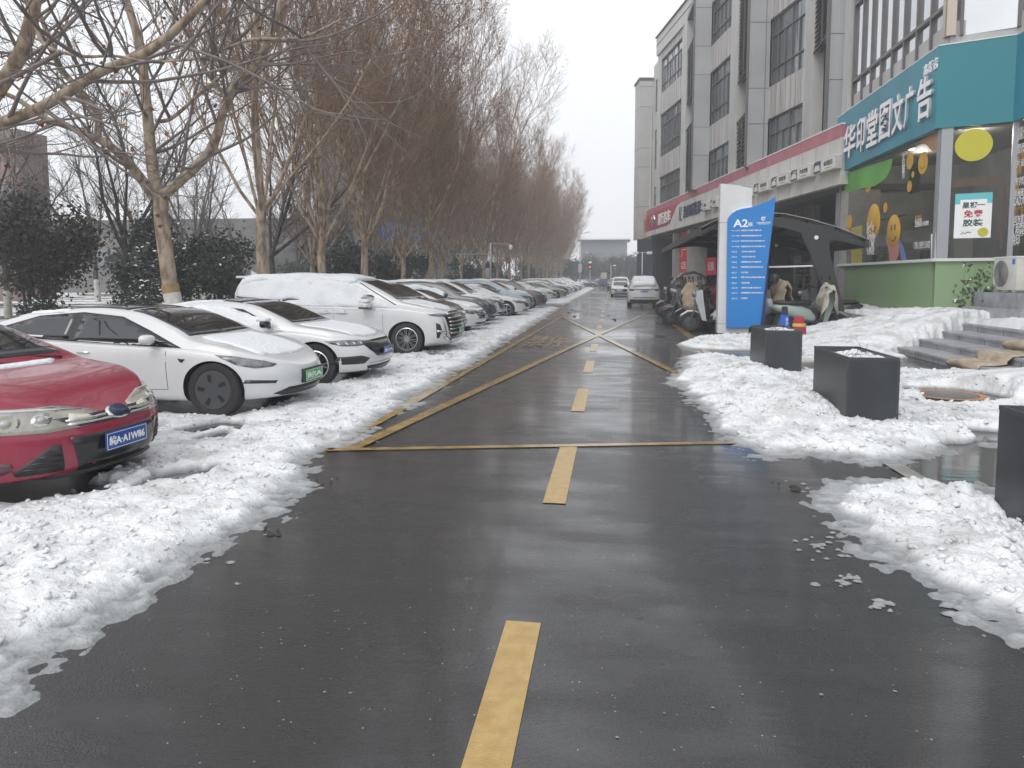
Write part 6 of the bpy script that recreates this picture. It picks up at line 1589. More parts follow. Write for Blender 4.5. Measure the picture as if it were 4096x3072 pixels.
def shrub(name, label, cat, loc, rx, ry, rz, cz, n, size, m, seed, group=None, snow=0, trunk=True):
    rng = np.random.default_rng(seed); t = thing(name, label, cat, loc, 0, group)
    V, Fc = leafball(rng, n, rx, ry, rz, cz, size)
    obj_from('foliage', V, Fc, m, t, False)
    if trunk:
        tr = Tubes()
        for k in range(5): q, rs = grow(rng, np.array((rng.normal(0, .1), rng.normal(0, .1), 0)), side(rng, np.array((0, 0, 1.)), rng.uniform(.05, .45)), cz * 1.15, .06, 6, .08, .05, .3); tr.add(q, rs, 5)
        tr.obj('stem', DBARK, t)
    if snow:
        # snow lying on the upper leaves
        V2, F2 = leafball(np.random.default_rng(seed), n, rx, ry, rz, cz, size)
        c = V2.reshape(-1, 4, 3); nr = np.cross(c[:, 1] - c[:, 0], c[:, 3] - c[:, 0]); nz = np.abs(nr[:, 2]) / (np.linalg.norm(nr, axis=1) + 1e-9)
        k = (nz > .72) & (c[:, 0, 2] > cz - rz * .3) & (rng.random(n) < snow); cc = c[k].copy(); cc[:, :, 2] += .015; m_ = len(cc)
        if m_: obj_from('snow', cc.reshape(-1, 3), np.arange(m_ * 4).reshape(m_, 4), CARSNOW, t, False)
    return t
EG = 'evergreen shrubs under the trees'
shrub('evergreen_tree', 'big dark evergreen at the left edge of the picture', 'tree', (-20.5, 17.0, .1), 2.6, 2.4, 2.6, 2.7, 9000, .16, EVG2, 1, EG)
shrub('evergreen_tree', 'dark evergreen between the left edge and the first forked dark tree', 'tree', (-19.2, 21.0, .1), 2.4, 2.2, 2.5, 2.5, 8000, .16, EVG2, 2, EG)
shrub('evergreen_tree', 'dark evergreen with snowy leaves left of the nearest plane tree', 'tree', (-15.9, 22.5, .1), 1.9, 1.9, 1.7, 2.0, 6000, .15, EVG, 3, EG, .35)
shrub('evergreen_tree', 'dark evergreen right of the nearest plane tree', 'tree', (-14.6, 24.5, .1), 2.2, 2.0, 1.8, 2.0, 6500, .15, EVG, 4, EG, .12)
shrub('round_bush', 'round bush covered with snow beside the nearest plane tree', 'bush', (-13.6, 19.5, .1), 1.15, 1.0, .8, .75, 4200, .11, EVG, 5, EG, 1.0, False)
shrub('low_bush', 'low leafy bush with snow patches left of the round snowy bush', 'bush', (-15.9, 17.6, .1), .9, .8, .55, .5, 1800, .11, EVG, 6, EG, .6, False)
for i, (x, y, r, h, lab) in enumerate(((-14.2, 36, 2.4, 2.4, 'dark evergreen behind the leaning stem above the minivan'), (-14.0, 41, 2.0, 2.1, 'dark evergreen left of the blue direction sign'), (-14.6, 50, 1.6, 2.2, 'dark evergreen behind the blue direction sign'), (-13.8, 66, 2.2, 2.0, 'dark evergreen near the grey lamp mast'), (-13.4, 80, 2.4, 2.2, 'dark evergreen under the far plane trees'), (-12.9, 98, 3.0, 2.4, 'broad evergreen under the last plane trees'))):
    shrub('evergreen_tree', lab, 'tree', (x, y, .1), r, r, h * .8, h * .95, 3500, .22, EVG, 20 + i, EG, .08)
for i in range(9):
    shrub('evergreen_tree', 'dark evergreen in the hedge line deep in the park', 'tree', (-28 - (i % 3) * 2.2, 17 + i * 7.5, .1), 3.2, 3.2, 2.2, 2.2, 2600, .3, EVG, 40 + i, 'dark evergreens deep in the park', .03)
# far end of the road: evergreen mass
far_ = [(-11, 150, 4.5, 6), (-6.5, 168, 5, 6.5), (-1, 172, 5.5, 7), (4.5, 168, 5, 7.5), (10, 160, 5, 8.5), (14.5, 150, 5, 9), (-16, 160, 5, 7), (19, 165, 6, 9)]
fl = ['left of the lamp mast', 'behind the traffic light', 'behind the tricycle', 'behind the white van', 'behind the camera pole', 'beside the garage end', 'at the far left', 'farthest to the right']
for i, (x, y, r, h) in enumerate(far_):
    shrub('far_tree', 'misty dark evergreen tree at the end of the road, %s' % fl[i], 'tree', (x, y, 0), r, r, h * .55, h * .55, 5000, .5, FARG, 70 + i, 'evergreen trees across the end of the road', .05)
# ================================================================ far buildings on the left
CONC = mat('grey_concrete', (.11, .11, .115), .7, var=.2, vscale=.2); FINS = mat('dark_fins', (.06, .06, .065), .6)
def tower(name, label, x0, x1, y0, y1, h, wz, step, m, fin=True):
    t = thing(name, label, 'building', (x0, y0, 0))
    W = x1 - x0; D = y1 - y0
    b = MB(); b.box(0, W, 0, D, 0, h); b.build('wall', m, t)
    if fin:
        b = MB(); n = int(W / 1.6)
        for k in range(n + 1): b.box(W * k / n - .12, W * k / n + .12, -.5, 0, 2, h - 2.5)
        n = int(D / 1.6)
        for k in range(n + 1): b.box(W, W + .5, D * k / n - .12, D * k / n + .12, 2, h - 2.5)
        b.box(-.4, W + .5, -.5, D + .3, h - 2.5, h + .3); b.build('fins', FINS, t)
    g = MB(); z = 3
    while z < h - 3:
        g.box(.5, W - .5, -.03, .0, z, z + wz); g.box(W - .0, W + .03, .5, D - .5, z, z + wz); z += step
    g.build('window_band', GLASS, t)
    return t
tower('tower_block', 'dark grey tower block with vertical fins behind the plane trees', -52, -33.5, 120, 150, 35.5, 1.8, 3.6, CONC)
tower('low_building', 'long low grey building beyond the park trees', -62, -24, 66, 80, 7.6, 1.6, 3.4, mat('grey_brick', (.19, .18, .175), .8, var=.2), False)
tower('brick_building', 'reddish brown building at the far left behind the trees', -62, -39, 42, 44.5, 11.5, 1.6, 3.2, mat('red_brown_brick', (.26, .19, .175), .8, var=.3), False)
tower('end_building', 'pale low building with white roof edge above the trees at the end of the road', -9, 4.2, 205, 220, 12.6, 1.8, 4, mat('blue_grey_wall', (.17, .19, .22), .6), False)
b = MB(); b.box(-10, 5.2, 203.5, 221, 12.6, 12.95); o = b.build('roof_slab', WHITE); o.parent = [x for x in bpy.data.objects if x.name == 'end_building'][0]; o.location = (9, -205, 0)
# ================================================================ street furniture
PLANT = []
PBOX = mat('planter_charcoal', (.030, .034, .040), .38, spec=.6, var=.35, vscale=2.2, bump=.12, bscale=4)
SOIL = mat('soil_dark', (.05, .04, .03), .9)
def planter(x0, x1, y0, y1, lab, seed):
    h = .80; t = thing('planter_box', lab, 'planter', ((x0 + x1) / 2, (y0 + y1) / 2, 0), 0, 'tall dark planter boxes along the right kerb')
    a, c = (x1 - x0) / 2, (y1 - y0) / 2; w_ = .022
    b = MB(); b.box(-a, a, -c, -c + w_, 0, h); b.box(-a, a, c - w_, c, 0, h); b.box(-a, -a + w_, -c + w_, c - w_, 0, h); b.box(a - w_, a, -c + w_, c - w_, 0, h)
    bx_ = b.build('box', PBOX, t)
    b = MB()
    for q in ((-a - .003, a + .003, -c - .003, -c), (-a - .003, a + .003, c, c + .003), (-a - .003, -a, -c, c), (a, a + .003, -c, c)): b.box(*q, h - .03, h + .002)
    for sx in (-1, 1): b.box(sx * a - .012, sx * a + .012, -c - .0025, -c - .0005, .02, h - .03)
    b.build('rim', mat('planter_rim', (.05, .054, .06), .3), bx_)
    X, Y = np.meshgrid(np.linspace(-a + w_, a - w_, 24), np.linspace(-c + w_, c - w_, 44)); H = h - .085 + .05 * chunks(X * 1.5 + seed, Y * 1.5, seed, 1) + .03 * np.sin(X * 5)
    n, m_ = X.shape; V = np.stack([X, Y, H], -1).reshape(-1, 3); i = np.arange(n - 1)[:, None] * m_; j = np.arange(m_ - 1)[None]
    obj_from('snow', V, np.stack([i + j, i + j + 1, i + m_ + j + 1, i + m_ + j], -1).reshape(-1, 4), CARSNOW, t)
    rng = np.random.default_rng(seed); tu = Tubes()
    for k in range(16):
        p = np.array((rng.uniform(-a * .6, a * .7), rng.uniform(-c * .2, c * .3) - .15, h - .02)); q, rs = grow(rng, p, side(rng, np.array((0, 0, 1.)), rng.uniform(.5, 1.4)), rng.uniform(.12, .24), .003, 5, .3, -.12, .5); tu.add(q, rs, 3)
    tu.obj('dry_stalks', mat('dry_stalk', (.07, .05, .03), .9), t)
    PLANT.append((x0, x1, y0, y1)); return t
planter(2.56, 3.13, 12.15, 13.45, 'dark planter box beside the white sign pylon, farthest of the three', 1)
planter(2.58, 3.11, 8.1, 9.4, 'dark planter box in the middle with dry stalks poking through its snow', 2)
planter(2.64, 3.22, 3.9, 5.17, 'dark planter box cut by the right edge of the picture', 3)
# ---- A2 pylon
PW = mat('pylon_white', (.66, .66, .67), .4, var=.08); PBL = mat('pylon_blue', (.012, .20, .56), .35, spec=.5)
SY = 21.66
pyl = thing('sign_pylon', 'tall white pylon with a blue curved A2 directory board', 'sign', (3.3, SY, 0))
def sp(px, py, dy=0.0):
    p = onY(px, py, SY + dy); return (p.x - 3.3, p.z)
c7 = lambda x, y: ((2500 + x / 2.37) / 4, (700 + y / 2.37) / 4)
b = MB(); x0 = sp(719, 260)[0]; x1 = sp(750.6, 260)[0]
zt0 = sp(719, 183.5)[1]; zt1 = sp(751, 188.5)[1]
b.prism([(x0, 0.02), (x1, 0.02), (x1, zt1), ((x0 + x1) / 2, (zt0 + zt1) / 2 + .03), (x0, zt0)], 0, .35, 'y'); pb_ = b.build('white_body', PW, pyl)
b = MB(); zz = sp(720, 223)[1]; b.box(x0 - .003, x1 + .003, -.004, .3, zz, zz + .012); zz = sp(720, 324)[1]; b.box(x0 - .003, x1 + .003, -.004, .3, zz, zz + .012); b.build('joint', JOINT, pb_)
wc = [c7(*p) for p in ((985, 400), (1010, 365), (1060, 322), (1110, 305), (1170, 298), (1215, 302), (1300, 300), (1260, 330), (1080, 380), (1000, 420))]
b = MB(); b.prism([sp(*p) for p in wc], -.10, .02, 'y'); b.build('white_curl', LW, pyl)
out = [c7(*p) for p in ((957, 1448), (962, 900), (968, 450), (972, 420), (985, 395), (1010, 365), (1050, 340), (1100, 325), (1180, 312), (1240, 292), (1300, 272), (1345, 253), (1385, 232), (1420, 210), (1412, 270), (1395, 420), (1370, 620), (1340, 850), (1310, 1120), (1285, 1330), (1272, 1440))]
b = MB(); b.prism([sp(*p) for p in out], -.14, -.02, 'y'); b.build('blue_board', PBL, pyl)
b = MB(); b.prism([sp(*c7(*p)) for p in ((1420, 214), (1385, 500), (1340, 860), (1285, 1340), (1274, 1440), (1325, 1400), (1360, 900), (1385, 600))], -.02, .18, 'y'); b.build('dark_back', mat('pylon_navy', (.01, .02, .12), .5), pyl)
def st(s, x, y, w_, h_, m=LETT, bold=.01):
    px, py = c7(x, y); q = sp(px, py); sc = 1 / (2.37 * 4) / (F / 21.0)
    return text(s, 1, frameM((q[0], -.145, q[1]), (1, 0, 0), (0, 0, 1)), m, parent=pyl, extrude=.003, width=w_ * sc, height=h_ * sc, bold=bold)
st('A2', 1088, 460, 132, 72, bold=.02); st('座', 1180, 470, 44, 38); st('合肥高新科技园', 1302, 456, 122, 17)
b = MB(); q = sp(*c7(1301, 418)); b.m = frameM((q[0], -.144, q[1]), (1, 0, 0), (0, 0, 1))
b.tube([(.045 * math.cos(a), .045 * math.sin(a), 0) for a in np.linspace(.9, 5.6, 16)], .014, 6); b.tube([(.01, 0, 0), (.055, .005, 0)], .013, 6); b.lathe([(.001, .004), (.016, .004)], (.05, .045, 0), k=10); b.build('logo', LETT, pyl)
b = MB(); q0 = sp(*c7(1250, 470)); q1 = sp(*c7(1350, 468)); b.box(q0[0], q1[0], -.144, -.14, q0[1] - .004, q0[1] + .004); b.build('rule', LETT, pyl)
rowsA = [('A2-1(东)', '安徽易行汽车服务有限公司', 530, 182), ('A2-1(西)', '合肥浩宸新能源有限公司', 580, 182), ('A2-2(东)', '安徽华印图文科技发展有限公司', 630, 210), ('A2-2(西)', '合肥高新股份电子科技有限公司', 681, 216), ('A2-3', '飞行科技有限公司', 730, 126), ('A2-4', '飞行科技有限公司', 778, 126), ('A2-5', '合肥智能信息工程有限公司', 827, 178), ('A2-6', '合肥智能信息系统有限公司', 875, 196), ('A2-7', '科技空间', 926, 60), ('A2-8', '安徽工程设计咨询股份有限公司', 972, 212), ('A2-9', '科创生活馆', 1024, 74), ('A2-10', '合肥科技信息服务有限公司', 1070, 178), ('A2-11', '安徽建筑装饰工程股份有限公司', 1118, 196), ('A2-12', '科创咖啡', 1169, 56)]
for a_, s, y, wd in rowsA:
    w1 = 76 if '(' in a_ else 46 + (6 if len(a_) > 4 else 0)
    st(a_, 1004 + w1 / 2, y, w1, 14, bold=.012); st(s, 1096 + wd / 2, y - 2, wd, 15, bold=.02)
# ---- bicycle shelter
STL = mat('dark_steel', (.028, .030, .034), .4, spec=.5); MEM = mat('translucent_roof', (.40, .37, .34), .5, var=.2)
sh = thing('bike_shelter', 'black curved steel bicycle shelter with pale roof panels behind the blue pylon', 'shelter', (0, 0, 0))
SYN, SYF, NFR = 23.0, 39.0, 4
arch_ = [(2.75, 3.12), (3.2, 3.35), (3.9, 3.52), (4.6, 3.58), (5.3, 3.52), (6.1, 3.33), (6.9, 3.08), (7.75, 2.72)]
for k in range(NFR):
    y = SYN + (SYF - SYN) * k / (NFR - 1)
    b = MB(); th = [.10, .13, .17, .22, .3, .36, .26, .10]
    up_ = [(x, z + .02) for x, z in arch_]; dn_ = [(x, z - t_) for (x, z), t_ in zip(arch_, th)][::-1]
    pts = up_ + dn_
    for (x0_, z0_), (x1_, z1_), t0_, t1_ in zip(arch_[:-1], arch_[1:], th[:-1], th[1:]): b.prism([(x0_, z0_ + .02), (x1_, z1_ + .02), (x1_, z1_ - t1_), (x0_, z0_ - t0_)], y - .06, y + .06, 'y')
    b.build('arched_beam', STL, sh)
    b = MB(); leg = [((5.75, 6.85), 3.3), ((5.85, 6.62), 2.9), ((6.1, 6.68), 2.4), ((6.35, 6.86), 1.7), ((6.6, 7.06), 1.0), ((6.85, 7.3), .3), ((6.95, 7.42), .0)]
    for (a0, z0_), (a1, z1_) in zip(leg[:-1], leg[1:]): b.prism([(a0[0], z0_), (a0[1], z0_), (a1[1], z1_), (a1[0], z1_)], y - .055, y + .055, 'y')
    lg_ = b.build('leg', STL, sh)
    b = MB(); b.lathe([(.001, y - .075), (.06, y - .075), (.065, y - .055)], (6.25, 0, 2.92), 'y', 14); b.build('bolt_cap', LW, lg_)
for k in range(7):
    x, z = 2.75 + k * .83, 0; z = float(np.interp(x, [p[0] for p in arch_], [p[1] for p in arch_]))
    b = MB(); b.box(x - .04, x + .04, SYN, SYF, z + .02, z + .12); b.build('purlin', STL, sh)
b = MB()
for i in range(len(arch_) - 1):
    (xa, za), (xb, zb_) = arch_[i], arch_[i + 1]; b.add([(xa, SYN - .1, za + .13), (xb, SYN - .1, zb_ + .13), (xb, SYF, zb_ + .13), (xa, SYF, za + .13), (xa, SYN - .1, za + .15), (xb, SYN - .1, zb_ + .15), (xb, SYF, zb_ + .15), (xa, SYF, za + .15)], [(3, 2, 1, 0), (4, 5, 6, 7), (0, 1, 5, 4), (2, 3, 7, 6), (0, 4, 7, 3), (1, 2, 6, 5)])
b.build('roof_panel', MEM, sh)
b = MB()
for xa, z_ in ((2.72, 3.12), (7.72, 2.72)): b.box(xa - .06, xa + .06, SYN - .12, SYF + .1, z_ - .12, z_ + .12)
b.build('edge_beam', STL, sh)
b = MB(); b.box(2.78, 7.6, SYN - .1, SYF, 0, 0); b = MB()
b.tube([(4.5, SYN + .1, 2.0), (6.4, SYN + .1, 2.05)], .03, 6); b.build('rail', LW, sh)
# ---- electric scooters
def scooter(label, loc, rz, body, seat=BLACK, box=None, group='electric scooters parked under the shelter', retro=False):
    """nose towards +x"""
    t = thing('electric_scooter', label, 'scooter', loc, rz, group); r = .235
    for x in (.62, -.58):
        b = MB(); b.lathe([(r * .62, -.045), (r * .95, -.05), (r, -.025), (r, .025), (r * .95, .05), (r * .62, .045)], (x, 0, r), 'y', 28); ty = b.build('wheel', TYRE, t)
        b = MB(); b.lathe([(r * .64, -.04), (r * .58, -.02), (.05, -.03), (.04, .03), (r * .58, .02), (r * .64, .04)], (x, 0, r), 'y', 24)
        for k in range(5): a = k * 1.2566; b.bar((x, 0, r), (x + r * .6 * math.cos(a), 0, r + r * .6 * math.sin(a)), .03)
        b.build('rim', DALLOY, ty)
    b = MB(); b.tube([(.62, .07, r), (.50, .06, .62), (.44, 0, .80)], .022, 8); b.tube([(.62, -.07, r), (.50, -.06, .62), (.44, 0, .80)], .022, 8); b.build('fork', DALLOY, t)
    # body: swept ovals
    def hull(name, secs, m, par=t):
        vs = []; fs = []; k = 18
        for (x, z, w_, h_) in secs:
            for j in range(k): a = 2 * PI * j / k; vs.append((x, w_ * math.copysign(abs(math.cos(a)) ** .8, math.cos(a)), z + h_ * math.copysign(abs(math.sin(a)) ** .8, math.sin(a))))
        for i in range(len(secs) - 1):
            for j in range(k): fs.append((i * k + j, i * k + (j + 1) % k, (i + 1) * k + (j + 1) % k, (i + 1) * k + j))
        fs += [list(range(k)), [(len(secs) - 1) * k + j for j in range(k)][::-1]]
        b = MB(); b.add(vs, fs, True); return b.build(name, m, par)
    hull('rear_body', [(-.88, .62, .03, .03), (-.78, .60, .10, .08), (-.5, .54, .15, .15), (-.2, .46, .17, .18), (.0, .40, .16, .16), (.1, .34, .12, .09)], body)
    hull('floor', [(-.1, .26, .14, .05), (.2, .25, .15, .045), (.36, .30, .13, .06)], BLACK)
    hull('seat', [(-.80, .70, .05, .03), (-.7, .72, .12, .05), (-.35, .71, .15, .06), (-.05, .70, .12, .06), (.02, .69, .06, .04)], seat)
    b = MB(); b.prism([(.26, .26), (.36, .28), (.52, .78), (.48, 1.0), (.36, 1.02), (.34, .8)], -.17, .17, 'y'); fr_ = b.build('leg_shield', body, t)
    hull('front_fender', [(.40, .44, .05, .02), (.5, .50, .07, .03), (.68, .49, .07, .03), (.84, .38, .05, .03)], body)
    b = MB(); b.lathe([(.001, .58), (.07, .57), (.085, .50), (.05, .42)], (0, 0, .92), 'x', 18); b.build('headlamp', LAMPG, t)
    b = MB(); b.tube([(.40, 0, .98), (.36, 0, 1.06)], .05, 8); b.tube([(.24, -.33, 1.08), (.33, -.2, 1.10), (.38, 0, 1.06), (.33, .2, 1.10), (.24, .33, 1.08)], .016, 8); hb = b.build('handlebar', BLACK, t)
    for sg in (-1, 1):
        b = MB(); b.tube([(.30, sg * .24, 1.1), (.33, sg * .3, 1.26)], .006, 5); b.lathe([(.001, -.012), (.05, -.01), (.05, .01), (.001, .012)], (.33, sg * .32, 1.31), 'x', 14); b.build('mirror', BLACK, hb)
    if box:
        b = MB(); b.box(-1.02, -.66, -.2, .2, .78, 1.08, .05); b.build('top_box', box, t)
    b = MB(); b.bar((-.05, -.1, .24), (-.12, -.2, .0), .02); b.build('side_stand', BLACK, t); t.scale = (1.32, 1.32, 1.28)
    return t
BG = mat('beige_cover', (.36, .30, .22), .9, var=.25, vscale=4, bump=.5, bscale=8); MAR = mat('maroon_cover', (.13, .02, .05), .8, var=.3); LBL = mat('pale_teal_body', (.20, .30, .31), .35, coat=.5); GRB = mat('mint_grey_body', (.28, .34, .32), .35, coat=.5); CRM = mat('cream_quilt', (.50, .47, .40), .9, var=.2, vscale=8, bump=.6, bscale=12)
def cover(label, loc, rz, m, secs, seed=0, cat='cover', name='scooter_cover'):
    """cloth thrown over: secs (x, half width, top z, bottom z)"""
    rng = np.random.default_rng(seed); vs = []; fs = []; k = 26
    xs = np.linspace(secs[0][0], secs[-1][0], 30); S = np.array(secs)
    for x in xs:
        w_, zt, zb = (np.interp(x, S[:, 0], S[:, q]) for q in (1, 2, 3))
        for j in range(k):
            a = PI * j / (k - 1); c_, s_ = math.cos(a), math.sin(a)
            fold = .035 * math.sin(a * 9 + x * 7 + seed) * (1 - s_) + .03 * math.sin(x * 13 + seed + j * .5)
            y = (w_ * (1 + .25 * (1 - s_)) + fold) * math.copysign(abs(c_) ** .7, c_); z = zb + (zt - zb) * s_ ** .6 + .02 * math.sin(x * 11 + j)
            vs.append((x + .02 * math.sin(j * 1.3 + x * 5), y, z))
    for i in range(29):
        for j in range(k - 1): a = i * k + j; fs.append([a, a + 1, a + k + 1, a + k])
    o = obj_from(name, vs, fs, m); o.location = loc; o.rotation_euler = (0, 0, rz); tag(o, label, cat); o.scale = (1.4, 1.35, 1.27)
    md = o.modifiers.new('s', 'SOLIDIFY'); md.thickness = .012
    return o
P3_ = rad(180)
scooter('black scooter at the front of the shelter row with big round wheel toward the road', (3.5, 23.5, 0), rad(186), BLK, box=None)
scooter('pale teal scooter right behind the white pylon edge', (4.15, 22.75, 0), rad(190), LBL)
scooter('scooter under the beige cover', (3.25, 24.6, 0), rad(185), GRYP)
cover('beige waterproof cover thrown over a scooter near the road edge', (3.25, 24.6, 0), rad(185), BG, [(-.95, .12, .85, .45), (-.6, .26, .95, .35), (-.1, .24, .85, .3), (.3, .34, 1.15, .35), (.45, .36, 1.22, .4), (.66, .15, .9, .5)], 3)
scooter('black scooter with a black top box farthest out on the left of the shelter row', (3.0, 27.2, 0), rad(180), BLK, box=BLACK)
scooter('dark scooter with maroon cover folded on its seat', (4.1, 24.0, 0), rad(184), GRYP)
cover('maroon cover draped over the scooter next to the pylon', (4.0, 23.9, 0), rad(184), MAR, [(-.8, .16, .86, .5), (-.3, .24, .86, .45), (.2, .22, .92, .4), (.5, .34, 1.15, .55), (.62, .2, 1.0, .7)], 5)
scooter('dark blue scooter deep under the shelter', (3.6, 29.0, 0), rad(182), NAVY)
cover('second beige cover on a scooter deeper under the shelter', (3.7, 26.1, 0), rad(183), BG, [(-.8, .16, .95, .4), (-.3, .26, .95, .4), (.2, .25, 1.0, .4), (.5, .36, 1.25, .5), (.62, .2, 1.0, .7)], 8)
scooter('scooter under the second beige cover', (3.7, 26.1, 0), rad(183), GRYP)
scooter('dark scooter at the far end of the shelter with rain hood', (3.0, 31.0, 0), rad(180), BLK)
scooter('mint grey scooter lying side on under the right end of the shelter', (6.0, 22.5, 0), rad(0), GRB, group='electric scooters parked under the shelter')
cover('cream quilted windshield blanket hung on the handlebar of the mint grey scooter', (6.5, 22.4, 0), rad(90), CRM, [(-.34, .07, 1.05, .62), (-.2, .13, 1.16, .45), (0, .15, 1.14, .48), (.2, .14, 1.2, .5), (.36, .07, 1.1, .7)], 4, 'blanket', 'quilted_blanket')
scooter('black scooter with a pale helmet on it right of the blue board', (4.9, 23.3, 0), rad(196), BLK)
for j, (x, y, a, m_, bx_, lab) in enumerate(((2.95, 25.8, 176, GRYP, None, 'grey scooter between the beige cover and the top box scooter'), (3.05, 28.6, 184, MAR, None, 'maroon scooter beyond the top box scooter'), (4.9, 24.6, 180, BLK, BLACK, 'black delivery scooter deep under the shelter with a square box'),
        (5.4, 23.6, 195, GRB, None, 'mint scooter in the second line behind the blue board'), (4.3, 26.9, 180, BLUP, None, 'pale blue scooter in the middle of the shelter'), (5.2, 26.2, 178, REDP, None, 'red scooter in the second line of the shelter'), (6.7, 23.6, 170, BLK, None, 'black scooter behind the mint grey one at the shelter leg'), (3.1, 32.6, 180, GRYP, BLACK, 'grey scooter with box near the garage column'))):
    scooter(lab, (x, y, 0), rad(a), m_, box=bx_)
cover('grey plastic sheet over the second line of scooters behind the pylon', (5.0, 24.9, 0), rad(180), mat('grey_sheet', (.16, .15, .15), .6, var=.4), [(-.8, .16, 1.0, .4), (-.3, .28, 1.0, .4), (.2, .25, 1.05, .4), (.5, .4, 1.3, .5), (.62, .2, 1.1, .7)], 12)
cover('beige apron hanging on a handlebar just right of the blue board', (5.25, 22.9, 0), rad(100), BG, [(-.34, .07, 1.15, .62), (-.2, .13, 1.26, .45), (0, .15, 1.24, .48), (.2, .14, 1.3, .5), (.36, .07, 1.2, .7)], 14, 'apron', 'scooter_apron')
def helmet(lab, loc, m):
    t = thing('helmet', lab, 'helmet', loc); b = MB(); b.lathe([(.001, .26), (.07, .25), (.12, .2), (.14, .12), (.135, .02), (.12, 0)], k=20); b.build('shell', m, t)
    return t
scooter('silver scooter at the road edge beside the pylon', (3.25, 22.6, 0), rad(184), SIL)
scooter('maroon scooter under the far half of the shelter', (3.3, 27.9, 0), rad(182), MAR)
helmet('pale grey helmet resting on the black scooter right of the blue board', (4.72, 22.2, .80), mat('helmet_grey', (.35, .38, .40), .35, coat=.4))
helmet('dark green helmet on the shelf behind the pylon board', (5.05, 23.0, 1.55), mat('helmet_green', (.03, .05, .045), .4))
# rain hood arch at the far scooter
b = MB(); b.tube([(2.5, 31, .9), (2.62, 31, 1.5), (3.0, 31, 1.85), (3.5, 31, 1.92), (3.95, 31, 1.72)], [.07, .09, .08, .06, .04], 8); rh = b.build('rain_hood', mat('hood_grey', (.22, .21, .20), .4)); tag(rh, 'grey curved rain hood frame above the far scooter', 'rain hood')
# ---- blue bucket-like cone and the red bag
q = onY(757, 326, 19.5); bc = thing('safety_cone', 'blue cone shaped notice bucket with white characters beside the red bag', 'cone', (onY(785, 300, 19.9).x, 19.9, 0))
b = MB(); b.prism([(-.17, .0), (.17, .0), (.10, .60), (-.10, .60)], -.11, .11, 'y'); b.build('body', mat('notice_blue', (.015, .10, .5), .4), bc)
b = MB(); b.prism([(-.095, .60), (.095, .60), (.07, .82), (-.07, .82)], -.08, .08, 'y'); b.build('top', BLACK, bc)
text('请勿占道', 1, frameM((.05, -.112, .33), (0, 0, -1), (1, 0, 0)), LW, parent=bc, extrude=.002, width=.42, height=.07)
bc.location.z = .06; bc.scale = (.85, .85, 1.02)
rb = thing('red_bag', 'red cloth bag with yellow reflective stripe behind the far planter box', 'bag', (onY(799, 330, 19.6).x, 19.6, 0))
vs = []; fs = []; k = 20; secs = [(0, .20, .16), (.15, .22, .17), (.35, .21, .16), (.55, .19, .14), (.70, .17, .12), (.80, .12, .08), (.83, .03, .02)]
for i, (z, a_, b__) in enumerate(secs):
    for j in range(k): an = 2 * PI * j / k; f_ = 1 + .08 * math.sin(an * 3 + i * 1.3); vs.append((a_ * f_ * math.cos(an), b__ * f_ * math.sin(an), z))
for i in range(len(secs) - 1):
    for j in range(k): fs.append([i * k + j, i * k + (j + 1) % k, (i + 1) * k + (j + 1) % k, (i + 1) * k + j])
b = MB(); b.add(vs, fs, True); b.build('cloth', mat('red_cloth', (.42, .02, .05), .8, var=.25, vscale=6, bump=.6, bscale=10), rb)
for z in (.47, .53):
    b = MB(); b.lathe([(.215, z - .018), (.215, z + .018)], k=20); b.m = Matrix(); o = b.build('reflective_stripe', mat('hi_vis_yellow', (.65, .68, .12), .5), rb); o.scale = (1, .78, 1)
rb.location.z = .06; rb.scale = (.8, .8, .72)
# ---- poles
GP = mat('galvanised_pole', (.42, .43, .44), .45, metal=.3)
def campole(lab, x, y, h, both_=True):
    t = thing('camera_pole', lab, 'camera pole', (x, y, 0)); b = MB(); b.tube([(0, 0, 0), (0, 0, h)], .05, 8); b.tube([(-.5 if both_ else 0, 0, h - .05), (.5, 0, h - .05)], .03, 6); b.box(-.02, .38, -.1, .1, h * .45, h * .45 + .1); b.build('pole', GP, t)
    for sx in ((-1, 1) if both_ else (1,)):
        b = MB(); b.box(sx * .45 - .18, sx * .45 + .18, -.09, .09, h - .16, h + .02, .03); b.lathe([(.06, -.22), (.05, -.12)], (sx * .45, 0, h - .08), 'y', 10); b.build('camera', LW, t)
    b = MB(); b.box(-.12, .3, -.12, .12, h * .3, h * .3 + .35, .02); b.build('control_box', GP, t); return t
q = onY(642.5, 252, 47); campole('white camera pole with two cameras beside the garage behind the snowy off roader', q.x, 47, q.z)
q = onY(611, 265, 88); campole('short white camera pole far along the right side near the van', q.x, 88, q.z, False)
# grey lamp mast with two arms among the plane trees
q = onX(490.5, 243, -8.9); t = thing('lamp_mast', 'grey mast with a crossarm and small lamp in the plane tree row', 'mast', (-8.9, q.y, 0))
b = MB(); b.tube([(0, 0, 0), (0, 0, q.z)], [.09, .06], 8); b.bar((-2.6, -.2, q.z - .8), (0, 0, q.z - .8), .06); b.bar((0, 0, q.z), (1.5, 0, q.z - .1), .06); b.build('pole', GP, t)
b = MB(); b.lathe([(.001, q.z - .5), (.12, q.z - .45), (.14, q.z - .25), (.05, q.z - .15)], (1.5, 0, 0), 'z', 12); b.build('lamp', LW, t)
b = MB(); b.box(-.35, -.08, -.15, .15, 1.7, 2.4, .02); b.build('control_box', GP, t)
